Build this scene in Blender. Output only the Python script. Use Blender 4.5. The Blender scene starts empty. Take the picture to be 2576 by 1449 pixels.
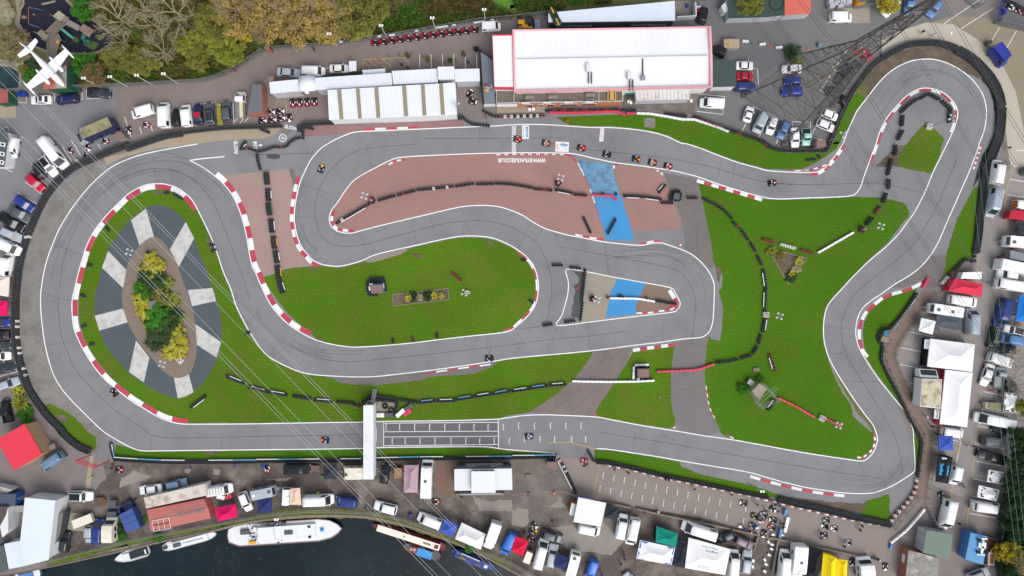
import bpy,bmesh,math,random
import mathutils
from mathutils import Matrix,noise as mnoise
Vec=mathutils.Vector
R=math.radians
random.seed(7)
SC=bpy.context.scene
COL=SC.collection
# camera, light, exposure
S=.08
H=139.0
CX,CY=1288.0,724.5
cam_d=bpy.data.cameras.new("drone_camera")
cam=bpy.data.objects.new("drone_camera",cam_d)
COL.objects.link(cam)
cam.location=(0,0,H)
cam_d.sensor_fit='HORIZONTAL'
cam_d.angle=2*math.atan(CX*S/H)
cam_d.clip_start=.5
cam_d.clip_end=6000
SC.camera=cam
world=bpy.data.worlds.new("World")
SC.world=world
world.use_nodes=True
nt=world.node_tree
sky=nt.nodes.new('ShaderNodeTexSky')
sky.sky_type='NISHITA'
sky.sun_disc=False
SUN_EL,SUN_AZ=52.0,150.0
sky.sun_elevation=R(SUN_EL)
sky.sun_rotation=R(SUN_AZ)
sky.air_density=1.2
sky.dust_density=3.0
hs=nt.nodes.new('ShaderNodeHueSaturation')
hs.inputs['Saturation'].default_value=.45
bgn=nt.nodes['Background']
bgn.inputs['Strength'].default_value=.12
nt.links.new(sky.outputs[0],hs.inputs['Color'])
nt.links.new(hs.outputs[0],bgn.inputs['Color'])
sl=bpy.data.lights.new("sun",'SUN')
sl.energy=1.15
sl.angle=R(38)
sl.color=(1.0,.965,.92)
so=bpy.data.objects.new("sun",sl)
COL.objects.link(so)
so.rotation_euler=Vec((-math.sin(R(SUN_AZ))*math.cos(R(SUN_EL)),-math.cos(R(SUN_AZ))*math.cos(R(SUN_EL)),-math.sin(R(SUN_EL)))).to_track_quat('-Z','Y').to_euler()
SC.view_settings.view_transform='Standard'
SC.view_settings.look='None'
SC.view_settings.gamma=1.0
SC.view_settings.exposure=.62
SC.cycles.max_bounces=5
SC.cycles.diffuse_bounces=3
# coordinates
def pts(s):
 """'12:x,y x,y 13:x,y f:x,y' -> reference units; a tile is a quarter of the photo each way."""
 out=[];ox=oy=.0;k=1.0
 for t in s.split():
  if ':' in t:
   h,t=t.split(':')
   if h=='f':ox=oy=.0;k=1.0
   else:ox=644.0*int(h[0]);oy=362.25*int(h[1]);k=.25
   if not t:continue
  x,y=t.split(',')
  out.append((ox+float(x)*k,oy+float(y)*k))
 return out
def P(f,z=.0):
 """world point at height z that lies under reference unit f"""
 k=S*(H-z)/H
 return Vec(((f[0]-CX)*k,(CY-f[1])*k,z))
def PP(s,z=.0):return[P(f,z)for f in pts(s)]
def P1(s,z=.0):return P(pts(s)[0],z)
def smooth(pl,closed=True,n=5):
 out=[];N=len(pl)
 rng=range(N)if closed else range(N-1)
 for i in rng:
  g=(lambda j:pl[j%N])if closed else(lambda j:pl[max(0,min(N-1,j))])
  a,b,c,d=g(i-1),g(i),g(i+1),g(i+2)
  for j in range(n):
   t=j/n
   out.append(.5*((2*b)+(c-a)*t+(2*a-5*b+4*c-d)*t*t+(3*b-a-3*c+d)*t**3))
 if not closed:out.append(pl[-1].copy())
 return out
def rsmp(pl,step,closed=False):
 P_=list(pl)+([pl[0]]if closed else[])
 seg=[(P_[i+1]-P_[i]).length for i in range(len(P_)-1)]
 tot=sum(seg);n=max(2,int(round(tot/step)))
 out=[];i=0;acc=.0
 for k in range(n+(0 if closed else 1)):
  d=tot*k/n
  while i<len(seg)-1 and acc+seg[i]<d-1e-9:
   acc+=seg[i];i+=1
  out.append(P_[i].lerp(P_[i+1],min(1,(d-acc)/max(seg[i],1e-9))))
 return out
# materials
def lin(c):
 c=c/255.0
 return c/12.92 if c<=.04045 else((c+.055)/1.055)**2.4
KA=.80
def A(r,g,b,k=KA):
 return tuple(min(.8,lin(v)*k)for v in(r,g,b))
MATS={}
def mat(name,rgb,rough=.8,amt=.0,scale=1.0,spec=.3,metal=.0,rgb2=None,am2=.0,sc2=8.0,bump=.0,strp=None,emit=None):
 """procedural material: rgb broken up by two noises, rgb2 in blotches, stripe=(angle, period, depth)"""
 if name in MATS:return MATS[name]
 m=bpy.data.materials.new(name);m.use_nodes=True
 t=m.node_tree;b=t.nodes['Principled BSDF']
 b.inputs['Roughness'].default_value=rough
 b.inputs['Specular IOR Level'].default_value=spec
 b.inputs['Metallic'].default_value=metal
 b.inputs['Base Color'].default_value=(*rgb,1)
 m.diffuse_color=(*rgb,1)
 if amt or rgb2 or am2 or strp or bump:
  tc=t.nodes.new('ShaderNodeTexCoord');vec=tc.outputs['Object']
  cur=None
  def nz(sc,det=5,ro=.6):
   n=t.nodes.new('ShaderNodeTexNoise');n.inputs['Scale'].default_value=sc
   n.inputs['Detail'].default_value=det;n.inputs['Roughness'].default_value=ro
   t.links.new(vec,n.inputs['Vector']);return n.outputs['Fac']
  def mix(fac,a,bb,mode='MIX'):
   x=t.nodes.new('ShaderNodeMix');x.data_type='RGBA';x.blend_type=mode
   if isinstance(fac,float):x.inputs[0].default_value=fac
   else:t.links.new(fac,x.inputs[0])
   for s_,v in((6,a),(7,bb)):
    if isinstance(v,tuple):x.inputs[s_].default_value=(*v,1)
    else:t.links.new(v,x.inputs[s_])
   return x.outputs[2]
  def ramp(v,lo,hi,a=.0,bb=1.0):
   r=t.nodes.new('ShaderNodeMapRange');t.links.new(v,r.inputs[0])
   r.inputs[1].default_value=lo;r.inputs[2].default_value=hi
   r.inputs[3].default_value=a;r.inputs[4].default_value=bb
   return r.outputs[0]
  cur=rgb
  if rgb2:cur=mix(ramp(nz(scale,6,.65),.46,.66),cur,rgb2)
  def scaleby(c,v):
   g=t.nodes.new('ShaderNodeCombineColor')
   for i in range(3):t.links.new(v,g.inputs[i])
   return mix(1.0,c,g.outputs[0],'MULTIPLY')
  if amt:cur=scaleby(cur,ramp(nz(scale*.35 if rgb2 else scale),.3,.7,1-amt,1+amt))
  if am2:cur=scaleby(cur,ramp(nz(sc2,3),.3,.7,1-am2,1+am2))
  hgt=None
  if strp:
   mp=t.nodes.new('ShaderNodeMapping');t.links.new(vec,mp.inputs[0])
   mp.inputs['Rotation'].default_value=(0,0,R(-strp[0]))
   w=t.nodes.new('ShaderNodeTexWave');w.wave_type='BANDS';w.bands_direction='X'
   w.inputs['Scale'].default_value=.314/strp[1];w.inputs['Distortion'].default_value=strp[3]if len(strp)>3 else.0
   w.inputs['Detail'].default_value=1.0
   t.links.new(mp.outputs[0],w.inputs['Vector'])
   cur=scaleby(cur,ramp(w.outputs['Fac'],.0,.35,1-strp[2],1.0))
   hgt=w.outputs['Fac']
  if not isinstance(cur,tuple):t.links.new(cur,b.inputs['Base Color'])
  if bump:
   bp=t.nodes.new('ShaderNodeBump');bp.inputs['Strength'].default_value=bump;bp.inputs['Distance'].default_value=.05
   t.links.new(hgt if hgt is not None else nz(sc2*2,3),bp.inputs['Height'])
   t.links.new(bp.outputs[0],b.inputs['Normal'])
 MATS[name]=m
 return m
# mesh builder
class MB:
 def __init__(s):s.v=[];s.f=[];s.m=[]
 def add(s,vs,fs,mi=0):
  o=len(s.v);s.v+=[tuple(v)for v in vs]
  for f in fs:s.f.append([o+i for i in f]);s.m.append(mi)
  return s
 def box(s,x0,x1,y0,y1,z0,z1,mi=0,M=None):
  vs=[Vec((x,y,z))for z in(z0,z1)for y in(y0,y1)for x in(x0,x1)]
  if M is not None:vs=[M@v for v in vs]
  return s.add(vs,[(0,2,3,1),(4,5,7,6),(0,1,5,4),(2,6,7,3),(0,4,6,2),(1,3,7,5)],mi)
 def pm(s,poly,z0,z1,mi=0,cap=True):
  """vertical prism over a polygon of Vectors; z may be a list per corner"""
  n=len(poly);za=z0 if isinstance(z0,(list,tuple))else[z0]*n;zb=z1 if isinstance(z1,(list,tuple))else[z1]*n
  vs=[(p[0],p[1],za[i])for i,p in enumerate(poly)]+[(p[0],p[1],zb[i])for i,p in enumerate(poly)]
  fs=[(i,(i+1)%n,n+(i+1)%n,n+i)for i in range(n)]
  if cap:fs+=[tuple(range(n-1,-1,-1)),tuple(range(n,2*n))]
  return s.add(vs,fs,mi)
 def bar(s,a,b,r,n=4,mi=0,r2=None,cap=True):
  a=Vec(a);b=Vec(b);d=b-a
  if d.length<1e-6:return s
  q=d.to_track_quat('Z','Y');r2=r if r2 is None else r2
  vs=[]
  for c,rr in((a,r),(b,r2)):
   for k in range(n):
    t=2*math.pi*(k+.5)/n
    vs.append(c+q@Vec((math.cos(t)*rr,math.sin(t)*rr,0)))
  fs=[(k,(k+1)%n,n+(k+1)%n,n+k)for k in range(n)]
  if cap:fs+=[tuple(range(n-1,-1,-1)),tuple(range(n,2*n))]
  return s.add(vs,fs,mi)
 def tube(s,path,r,n=6,mi=0):
  rr=r if isinstance(r,(list,tuple))else[r]*len(path)
  vs=[];fs=[]
  for i,p in enumerate(path):
   p=Vec(p);a=Vec(path[max(0,i-1)]);b=Vec(path[min(len(path)-1,i+1)])
   q=(b-a).to_track_quat('Z','Y')
   for k in range(n):
    t=2*math.pi*k/n
    vs.append(p+q@Vec((math.cos(t)*rr[i],math.sin(t)*rr[i],0)))
  for i in range(len(path)-1):
   for k in range(n):fs.append((i*n+k,i*n+(k+1)%n,(i+1)*n+(k+1)%n,(i+1)*n+k))
  fs+=[tuple(range(n-1,-1,-1)),tuple(range((len(path)-1)*n,len(path)*n))]
  return s.add(vs,fs,mi)
 def lt(s,prof,n=14,mi=0,M=None,caps=False):
  vs=[];fs=[]
  for(r,z)in prof:
   for k in range(n):
    t=2*math.pi*k/n;vs.append(Vec((math.cos(t)*r,math.sin(t)*r,z)))
  for i in range(len(prof)-1):
   for k in range(n):fs.append((i*n+k,i*n+(k+1)%n,(i+1)*n+(k+1)%n,(i+1)*n+k))
  if caps:fs+=[tuple(range(n-1,-1,-1)),tuple(range((len(prof)-1)*n,len(prof)*n))]
  if M is not None:vs=[M@v for v in vs]
  return s.add(vs,fs,mi)
 def ball(s,c,r,n=8,mi=0,sc=(1,1,1)):
  prof=[(max(.001,math.sin(math.pi*i/6))*r,-math.cos(math.pi*i/6)*r)for i in range(7)]
  return s.lt(prof,n,mi,Matrix.Translation(c)@Matrix.Diagonal((*sc,1)))
 def mesh(s,name,mats,org=(0,0,0),shade=False,bevel=.0):
  me=bpy.data.meshes.new(name)
  o=Vec(org)
  me.from_pydata([(v[0]-o.x,v[1]-o.y,v[2]-o.z)for v in s.v],[],s.f)
  for m in(mats if isinstance(mats,(list,tuple))else[mats]):me.materials.append(m)
  for p,mi in zip(me.polygons,s.m):p.material_index=mi
  bm=bmesh.new();bm.from_mesh(me)
  bmesh.ops.recalc_face_normals(bm,faces=bm.faces)
  if bevel:
   bmesh.ops.remove_doubles(bm,verts=bm.verts,dist=1e-4)
   bmesh.ops.bevel(bm,geom=list(bm.edges),offset=bevel,segments=2,profile=.6,affect='EDGES',clamp_overlap=True)
  bmesh.ops.triangulate(bm,faces=[f for f in bm.faces if len(f.verts)>4])
  bm.to_mesh(me);bm.free()
  if shade:
   for p in me.polygons:p.use_smooth=True
  return me
 def bd(s,name,mats,parent=None,shade=False,bevel=.0,lc=False):
  """world-space geometry by default: made relative to the parent's location"""
  org=(0,0,0)
  if parent is not None and not lc:org=WL(parent)
  me=s.mesh(name,mats,org,shade,bevel)
  o=bpy.data.objects.new(name,me);COL.objects.link(o)
  if parent is not None:o.parent=parent
  return o
def WL(o):
 v=Vec(o.location)
 while o.parent is not None:o=o.parent;v=v+Vec(o.location)
 return v
def tag(o,label=None,cat=None,group=None,kind=None):
 if label:o['label']=label
 if cat:o['category']=cat
 if group:o['group']=group
 if kind:o['kind']=kind
 return o
def root(name,label,cat,loc=(0,0,0),rz=.0,group=None):
 o=bpy.data.objects.new(name,None);COL.objects.link(o)
 o.empty_display_size=.3
 o.location=loc;o.rotation_euler=(0,0,rz)
 return tag(o,label,cat,group)
def inst(name,me,parent,loc=(0,0,0),rz=.0,sc=(1,1,1),rot=None):
 o=bpy.data.objects.new(name,me);COL.objects.link(o)
 if parent is not None:o.parent=parent
 o.location=loc;o.rotation_euler=rot or(0,0,rz);o.scale=sc
 return o
def dup(src,loc,rz=.0,sc=None):
 """a copy of a thing with copies of its parts and sub-parts"""
 r=src.copy();COL.objects.link(r);r.location=loc;r.rotation_euler=(0,0,rz)
 if sc:r.scale=sc
 for ch in KIDS(src):
  c=ch.copy();COL.objects.link(c);c.parent=r
  for g in KIDS(ch):
   d=g.copy();COL.objects.link(d);d.parent=c
 return r
_kids={}
def KIDS(o):
 if o.name not in _kids:_kids[o.name]=list(o.children)
 return _kids[o.name]
def recol(o,m,i=0):
 """this copy's own material on shared mesh data"""
 o.material_slots[i].link='OBJECT';o.material_slots[i].material=m
ORD=['','first','second','third','fourth','fifth','sixth','seventh','eighth','ninth','tenth','eleventh','twelfth','thirteenth','fourteenth','fifteenth','sixteenth','seventeenth','eighteenth','nineteenth','twentieth']
# sheets and ribbons on the ground
def sht(name,pl,z,m,sm=0,rag=.0,kind='structure'):
 """flat sheet from reference string; sm = spline subdivisions, rag = ragged edge in metres"""
 P_=[Vec((v.x,v.y,0))for v in(PP(pl)if isinstance(pl,str)else pl)]
 if sm:P_=smooth(P_,True,sm)
 if rag:
  P_=rsmp(P_,.45,True);n=len(P_);Q=[]
  for i,p in enumerate(P_):
   t=(P_[(i+1)%n]-P_[i-1]).normalized();nn=Vec((-t.y,t.x,0))
   Q.append(p+nn*rag*(mnoise.noise(p*.9)+.6*mnoise.noise(p*2.7)))
  P_=Q
 bm=bmesh.new()
 f=bm.faces.new([bm.verts.new((p.x,p.y,z))for p in P_])
 f.normal_update()
 bmesh.ops.triangulate(bm,faces=[f])
 bmesh.ops.recalc_face_normals(bm,faces=bm.faces)
 for q in bm.faces:
  if q.normal.z<0:q.normal_flip()
 me=bpy.data.meshes.new(name);bm.to_mesh(me);bm.free();me.materials.append(m)
 o=bpy.data.objects.new(name,me);COL.objects.link(o)
 return tag(o,kind=kind)
def ribbon_into(b,path,w,z,off=.0,closed=False,mi=0,wob=.0):
 n=len(path);L=[];Rr=[]
 for i,p in enumerate(path):
  a=path[i-1]if(closed or i)else path[0];c=path[(i+1)%n]if(closed or i<n-1)else path[-1]
  t=c-a;t.z=0;t=t.normalized()if t.length>1e-9 else Vec((1,0,0));nn=Vec((-t.y,t.x,0))
  ww=w*(1+wob*mnoise.noise(p*1.3))if wob else w
  q=Vec((p.x,p.y,0))+nn*off
  L.append(q+nn*ww/2+Vec((0,0,z)));Rr.append(q-nn*ww/2+Vec((0,0,z)))
 vs=L+Rr;fs=[(n+i,n+(i+1)%n,(i+1)%n,i)for i in range(n if closed else n-1)]
 b.add(vs,fs,mi)
def krb(s,w,seg,side=1,sm=6,z=.05,first=0,line=.0,pat=None):
 """red and white kerb: a low ramped strip beside a line. side=+1 lays it left of the path's direction"""
 pl=[Vec((v.x,v.y,0))for v in PP(s)]
 if len(pl)>2 and sm:pl=smooth(pl,False,sm)
 sg=seg*S;tot=sum((pl[i+1]-pl[i]).length for i in range(len(pl)-1))
 n=max(1,round(tot/sg));sub=4 if sg>1 else 2
 pl=rsmp(pl,tot/(n*sub));W=w*S
 b=MB();N=len(pl)
 rows=[]
 for i,p in enumerate(pl):
  t=(pl[min(N-1,i+1)]-pl[max(0,i-1)]).normalized();nn=Vec((-t.y,t.x,0))*side
  rows.append([p+nn*(.02)+Vec((0,0,.024)),p+nn*W*.35+Vec((0,0,z)),p+nn*W*.9+Vec((0,0,z+.02)),p+nn*W+Vec((0,0,.005))])
 for i in range(N-1):
  c=(pat[(i//sub)%len(pat)]=='W')if pat else((i//sub+first)%2==1)
  r0,r1=rows[i],rows[i+1]
  if i%sub==sub-1 and sub>1:r1=[q.lerp(q2,.96)for q,q2 in zip(r0,r1)]
  for j in range(3):b.add([r0[j],r1[j],r1[j+1],r0[j+1]],[(0,1,2,3)],1 if c else 0)
 o=b.bd('kerb',[M_KRED,M_KWHITE]);return tag(o,kind='structure')
# ground materials
M_GROUND=mat('old_tarmac',A(138,127,124),.9,.07,.25,rgb2=A(126,122,121),am2=.10,sc2=3.0)
M_CARPARK=mat('carpark_asphalt',A(131,130,133),.9,.06,.2,am2=.08,sc2=4.0)
M_CARPARK2=mat('dark_carpark_asphalt',A(121,120,121),.9,.06,.2,am2=.08,sc2=4.0)
M_PAVING=mat('brown_block_paving',A(136,123,119),.9,.06,.3,am2=.10,sc2=6.0)
M_TRACK=mat('track_asphalt',A(137,137,139),.88,.08,.16,rgb2=A(127,127,130),am2=.10,sc2=5.0,bump=.05)
M_TRACKD=mat('dark_grid_asphalt',A(108,108,111),.88,.05,.15,am2=.07,sc2=6.0)
M_RUNOFF=mat('runoff_asphalt',A(138,134,129),.9,.08,.3,rgb2=A(120,115,111),am2=.12,sc2=3.0)
M_RUNOFF2=mat('brown_runoff',A(122,115,113),.9,.07,.25,am2=.10,sc2=3.0)
M_BEIGE=mat('beige_concrete',A(170,156,134),.9,.05,.3,am2=.08,sc2=4.0)
M_CONC=mat('pale_concrete',A(190,181,166),.9,.05,.3,am2=.05,sc2=4.0)
M_TANC=mat('tan_concrete',A(160,152,137),.9,.06,.4,am2=.10,sc2=4.0)
M_PINK=mat('pink_tarmac',A(164,127,118),.9,.08,.18,rgb2=A(154,124,117),am2=.07,sc2=6.0)
M_TANPINK=mat('faded_pink_tarmac',A(168,144,135),.9,.06,.2,rgb2=A(172,136,134),am2=.06,sc2=6.0)
M_BLUE=mat('blue_painted_tarmac',A(66,148,208),.75,.08,.3,rgb2=A(84,146,190),am2=.09,sc2=3.0)
M_BLUED=mat('worn_blue_tarmac',A(110,155,190),.8,.12,.5,rgb2=A(92,116,140),am2=.10,sc2=3.0)
M_BROWN=mat('brown_concrete',A(137,119,104),.9,.06,.3,am2=.08,sc2=5.0)
M_LAWN=mat('mown_grass',A(84,120,26),.95,.14,.14,rgb2=A(98,114,40),am2=.20,sc2=3.0,spec=.1,strp=(82,.7,.10,1.2))
M_LAWN2=mat('mown_grass_deep',A(76,117,24),.95,.12,.10,rgb2=A(84,114,30),am2=.18,sc2=3.0,spec=.1,strp=(84,.7,.09,1.2))
M_ROUGH=mat('worn_grass',A(104,112,52),.95,.2,.5,rgb2=A(120,110,84),am2=.2,sc2=3.0,spec=.1)
M_SOIL=mat('bare_soil',A(104,91,79),.95,.12,.3,rgb2=A(124,110,96),am2=.2,sc2=3.0,spec=.1)
M_MUD=mat('dark_paddock_mud',A(96,85,80),.8,.14,.22,rgb2=A(136,127,118),am2=.18,sc2=2.5)
M_GRAVEL=mat('paddock_gravel',A(114,106,100),.95,.1,.3,rgb2=A(134,127,120),am2=.2,sc2=6.0)
M_DGRAV=mat('slate_gravel',A(86,94,100),.9,.05,.5,am2=.12,sc2=9.0)
M_BGRAV=mat('brown_gravel',A(136,121,108),.95,.05,.5,am2=.12,sc2=9.0)
M_WSTRIPE=mat('weathered_white_concrete',A(206,205,202),.9,.08,.8,rgb2=A(180,178,172),am2=.08,sc2=4.0)
M_WATER=mat('river_water',(.006,.014,.020),.16,.35,.10,spec=.22,rgb2=(.010,.019,.022),bump=.35)
M_POOLT=mat('teal_pond_water',(.016,.045,.050),.12,.3,.3,spec=.4)
M_RUBBER=mat('black_rubber_surface',A(36,36,52),.85,.08,.4,am2=.15,sc2=8.0)
M_ALGAE=mat('duckweed_water',A(98,140,42),.6,.12,.3,rgb2=A(70,112,44),am2=.1)
M_MARSH=mat('marsh_ground',A(98,104,56),.95,.2,.3,rgb2=A(120,110,78),am2=.25,sc2=2.0)
M_WET=mat('damp_patch',A(84,82,82),.45,.1,.6)
M_PUDDLE=mat('dried_puddle',A(150,142,134),.8,.1,.4)
M_WHITE=mat('white_road_paint',(.80,.80,.79),.7,.05,.8,am2=.04)
M_YELLOW=mat('yellow_road_paint',A(214,180,66),.8,.12,.8)
M_KRED=mat('kerb_red_paint',A(198,66,88),.75,.14,1.0,rgb2=A(180,84,96),am2=.10,sc2=8)
M_KWHITE=mat('kerb_white_paint',(.74,.74,.75),.75,.10,1.0,rgb2=(.60,.58,.58),am2=.06,sc2=8)
M_TAR=mat('tar_seam',A(70,70,74),.7,.15,1.0)
M_SKID=mat('rubber_mark',A(104,104,108),.8,.1,1.0)
MTB=mat('weathered_timber',A(150,138,120),.85,.12,2.0)
MCW=mat('concrete_quay',A(136,126,110),.9,.12,.5,am2=.15,sc2=3.0)
# ground, water
river=PP("f:-420,1530 -150,1470 30,1447 103,1432 280,1394 420,1362 530,1340 590,1325 650,1314 740,1304 830,1301 920,1304 990,1317 1060,1337 1130,1362 1200,1394 1290,1440 1420,1515 1700,1700 2000,1900 1900,2050 1300,1900 800,1800 200,1850 -300,1800")
river=smooth(river,True,4)
pond=PP("00:-200,640 0,650 100,660 200,720 210,800 200,900 130,905 0,900 -200,900")
playpit=PP("00:215,-220 240,40 205,100 190,240 250,330 240,430 330,460 470,520 560,480 640,480 700,540 900,545 1010,520 1120,440 1155,370 1050,290 960,215 850,160 750,80 670,0 600,-220")
def flat(name,outer,holes,z,m):
 from mathutils.geometry import tessellate_polygon
 loops=[[Vec((p.x,p.y,0))for p in l]for l in[outer]+holes]
 allv=[p for l in loops for p in l]
 tris=tessellate_polygon(loops)
 b=MB();b.add([(p.x,p.y,z)for p in allv],[list(t)for t in tris])
 me=b.mesh(name,m)
 bm=bmesh.new();bm.from_mesh(me)
 for q in bm.faces:
  if q.normal.z<0:q.normal_flip()
 bm.to_mesh(me);bm.free()
 o=bpy.data.objects.new(name,me);COL.objects.link(o);return tag(o,kind='structure')
BIG=2500
flat('ground',[Vec((-BIG,-BIG,0)),Vec((BIG,-BIG,0)),Vec((BIG,BIG,0)),Vec((-BIG,BIG,0))],[river,pond],.0,M_GROUND)
def grow(pl,d):
 c=sum(pl,Vec())/len(pl);return[c+(p-c)*d for p in pl]
sht('river_water',grow(river,1.02),-.9,M_WATER)
sht('pond_water',grow(pond,1.05),-.5,M_POOLT)
sht('playground_surface',playpit,.03,M_RUBBER)
b=MB()
for i in range(len(river)):
 p,q=river[i],river[(i+1)%len(river)]
 c=sum(river,Vec())/len(river)
 pi,qi=p+(p-c).normalized()*.55,q+(q-c).normalized()*.55
 b.add([(p.x,p.y,-1.2),(q.x,q.y,-1.2),(q.x,q.y,.12),(p.x,p.y,.12),(qi.x,qi.y,.12),(pi.x,pi.y,.12),(qi.x,qi.y,-.02),(pi.x,pi.y,-.02)],[(0,1,2,3),(3,2,4,5),(5,4,6,7)])
tag(b.bd('river_bank',MCW),kind='structure')
for nm,loop in(('pond_edge',pond),('playground_edge',playpit)):
 b=MB()
 for i in range(len(loop)):
  p,q=loop[i],loop[(i+1)%len(loop)]
  d=(q-p).normalized();n=Vec((-d.y,d.x,0))*.22
  b.pm([p+n,q+n,q-n,p-n],-.6,.14)
 tag(b.bd(nm,MTB),kind='structure')
# car parks, paddock, marsh
sht('marsh',"f:-700,-600 3400,-600 3400,-60 2250,-60 1900,-40 1780,2 1690,2 1380,36 1245,50 1000,80 760,112 690,124 640,138 600,168 560,194 510,205 400,212 250,220 176,224 172,150 100,155 40,150 -20,150 -700,140",.004,M_MARSH)
sht('carpark',"f:0,258 80,262 200,250 290,222 292,250 286,300 300,340 330,360 215,420 100,520 60,600 0,640 -300,700 -300,262",.008,M_CARPARK)
sht('carpark',"f:1690,30 1780,0 1900,-60 2300,-60 2400,40 2150,190 2100,330 2080,380 1990,376 1830,318 1760,290 1755,245 1800,230 1790,66 1690,66",.008,M_CARPARK2)
sht('paving',"f:300,216 500,207 560,196 620,160 690,130 1230,62 1240,220 1160,225 1150,310 760,314 700,318 300,340 290,300 295,240",.006,M_PAVING)
sht('concrete_apron',"f:2218,94 2225,175 2280,150 2360,108 2440,125 2500,190 2530,280 2540,420 2500,640 2490,760 2560,900 2700,900 2700,60 2400,40",.010,mat('olive_concrete',A(150,139,118),.9,.06,.3,am2=.06))
sht('footpath',"f:2218,94 2330,56 2400,62 2460,100 2520,160 2555,230 2576,330 2578,420 2560,440 2538,400 2530,330 2505,210 2460,150 2400,120 2330,108 2260,125 2218,160",.014,M_CONC)
sht('carpark',"f:2450,670 2500,440 2560,420 2800,420 2800,1300 2540,1300 2320,1210 2335,1150 2262,960 2240,900 2330,780 2400,700",.018,mat('east_tarmac',A(152,145,142),.9,.06,.25,am2=.1,sc2=3.0))
sht('footpath',"32:1560,0 1640,20 1670,60 1400,440 1310,600 1290,700 1330,850 1420,1010 1560,1300 33:1660,40 1650,300 1590,680 1480,680 1530,440 1560,100 1530,20 32:1480,1449 1330,1120 1210,820 1180,700 1200,560 1300,400 1450,200",.022,mat('brown_path',A(134,116,106),.9,.06,.4,am2=.08))
sht('paddock',"f:255,1162 480,1163 1400,1160 1450,1160 1460,1200 1440,1250 1640,1275 1900,1330 2070,1370 2240,1400 2300,1420 2300,1500 1600,1500 1290,1442 1200,1392 1060,1335 920,1302 740,1302 590,1323 420,1360 280,1392 100,1432 130,1300 160,1250 235,1235 270,1200",.008,M_MUD,rag=.3)
sht('paddock',"23:-640,620 -240,640 0,260 480,280 640,640 620,720 560,860 300,880 0,900 -400,780",.012,M_GRAVEL,rag=.25)
sht('paddock',"23:470,240 840,300 2576,690 33:1240,985 1480,1080 1330,1300 1290,1449 800,1449 520,1170 0,1080 23:2400,1010 2000,880 1240,750 700,640 640,620",.016,mat('paddock_tarmac',A(148,136,130),.9,.06,.25,am2=.09,sc2=3.5))
for s in("23:0,780 160,770 170,900 120,960 0,940","23:400,960 900,900 1150,1080 1000,1240 560,1180","13:90,480 380,455 300,495","03:1340,400 1550,440 1400,500 1200,560 1220,470","23:480,640 510,670 500,700 560,760 380,755 440,710","13:2180,640 2330,700 2576,680 2576,800 2250,790","03:1850,370 1920,380 1910,415 1860,405","03:2140,370 2220,380 2210,430 2150,425"):
 sht('dried_mud',s,.020,M_PUDDLE,rag=.3)
sht('concrete_pad',"03:680,810 870,830 940,1000 820,1000 650,980",.014,M_TANC)
sht('gravel_pad',"13:1805,290 2030,290 2000,640 1805,635",.014,mat('brown_pad',A(128,104,92),.95,.06,.5,am2=.1))
sht('gravel_pad',"20:1110,930 1230,930 1240,1040 1790,1040 1800,920 1870,920 1830,1150 1200,1090 1110,1080",.014,M_GRAVEL)
sht('concrete_pad',"30:570,90 1020,70 1025,230 580,243",.014,M_TANC)
sht('concrete_pad',"20:2250,620 2430,620 2430,830 2260,830",.014,mat('sandy_pad',A(150,136,112),.9,.06,.5))
sht('concrete_pad',"00:0,1065 160,1065 160,1185 0,1190",.014,M_BEIGE)
sht('concrete_strip',"03:905,240 945,240 905,600 850,600",.012,M_BEIGE)
sht('riverside_verge',"03:480,1280 1500,1050 2150,930 2576,860 13:0,830 300,770 800,770 1200,800 1700,950 2000,1080 2400,1250 2576,1310 2576,1370 2300,1240 1900,1100 1500,960 1100,870 700,860 300,880 0,905 03:2576,900 2200,960 1500,1090 900,1240 560,1340 480,1340",.018,M_ROUGH,rag=.3)
for s in('f:-28000,-28000 28000,-28000 28000,-600 -28000,-600','f:-28000,-600 -700,-600 -700,28000 -28000,28000','f:3400,-600 28000,-600 28000,28000 3400,28000','f:-700,2200 3400,2200 3400,28000 -700,28000'):sht('field',s,.003,M_MARSH)
# the circuit
sht('track',"f:700,314 560,322 450,340 300,392 215,425 150,470 100,525 70,590 48,660 38,740 36,820 46,900 65,960 95,1030 130,1080 180,1115 240,1147 285,1155 900,1152 1400,1146 1480,1150 1700,1190 2240,1318 2300,1230 2308,1150 2240,980 2215,880 2240,840 2330,720 2440,640 2480,540 2515,400 2500,250 2430,150 2330,112 2230,133 2150,200 2110,330 2100,375 1980,374 1830,320 1700,287 1560,280 1370,283 1230,298 1150,306 755,312 720,345",.024,M_TRACK)
OUT="01:1990,0 1700,50 1570,75 1400,115 1250,170 1120,235 1000,330 880,450 760,600 690,700 600,850 540,990 490,1120 450,1260 425,1400 02:412,60 412,200 425,360 450,540 485,700 540,870 620,1010 720,1130 830,1240 950,1360 1050,1449 03:1180,80 1300,145 1420,187 1600,188 2000,184 2576,178 13:600,172 1080,164 1280,155 1700,150 2280,147 2440,165 23:0,180 430,210"
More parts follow.
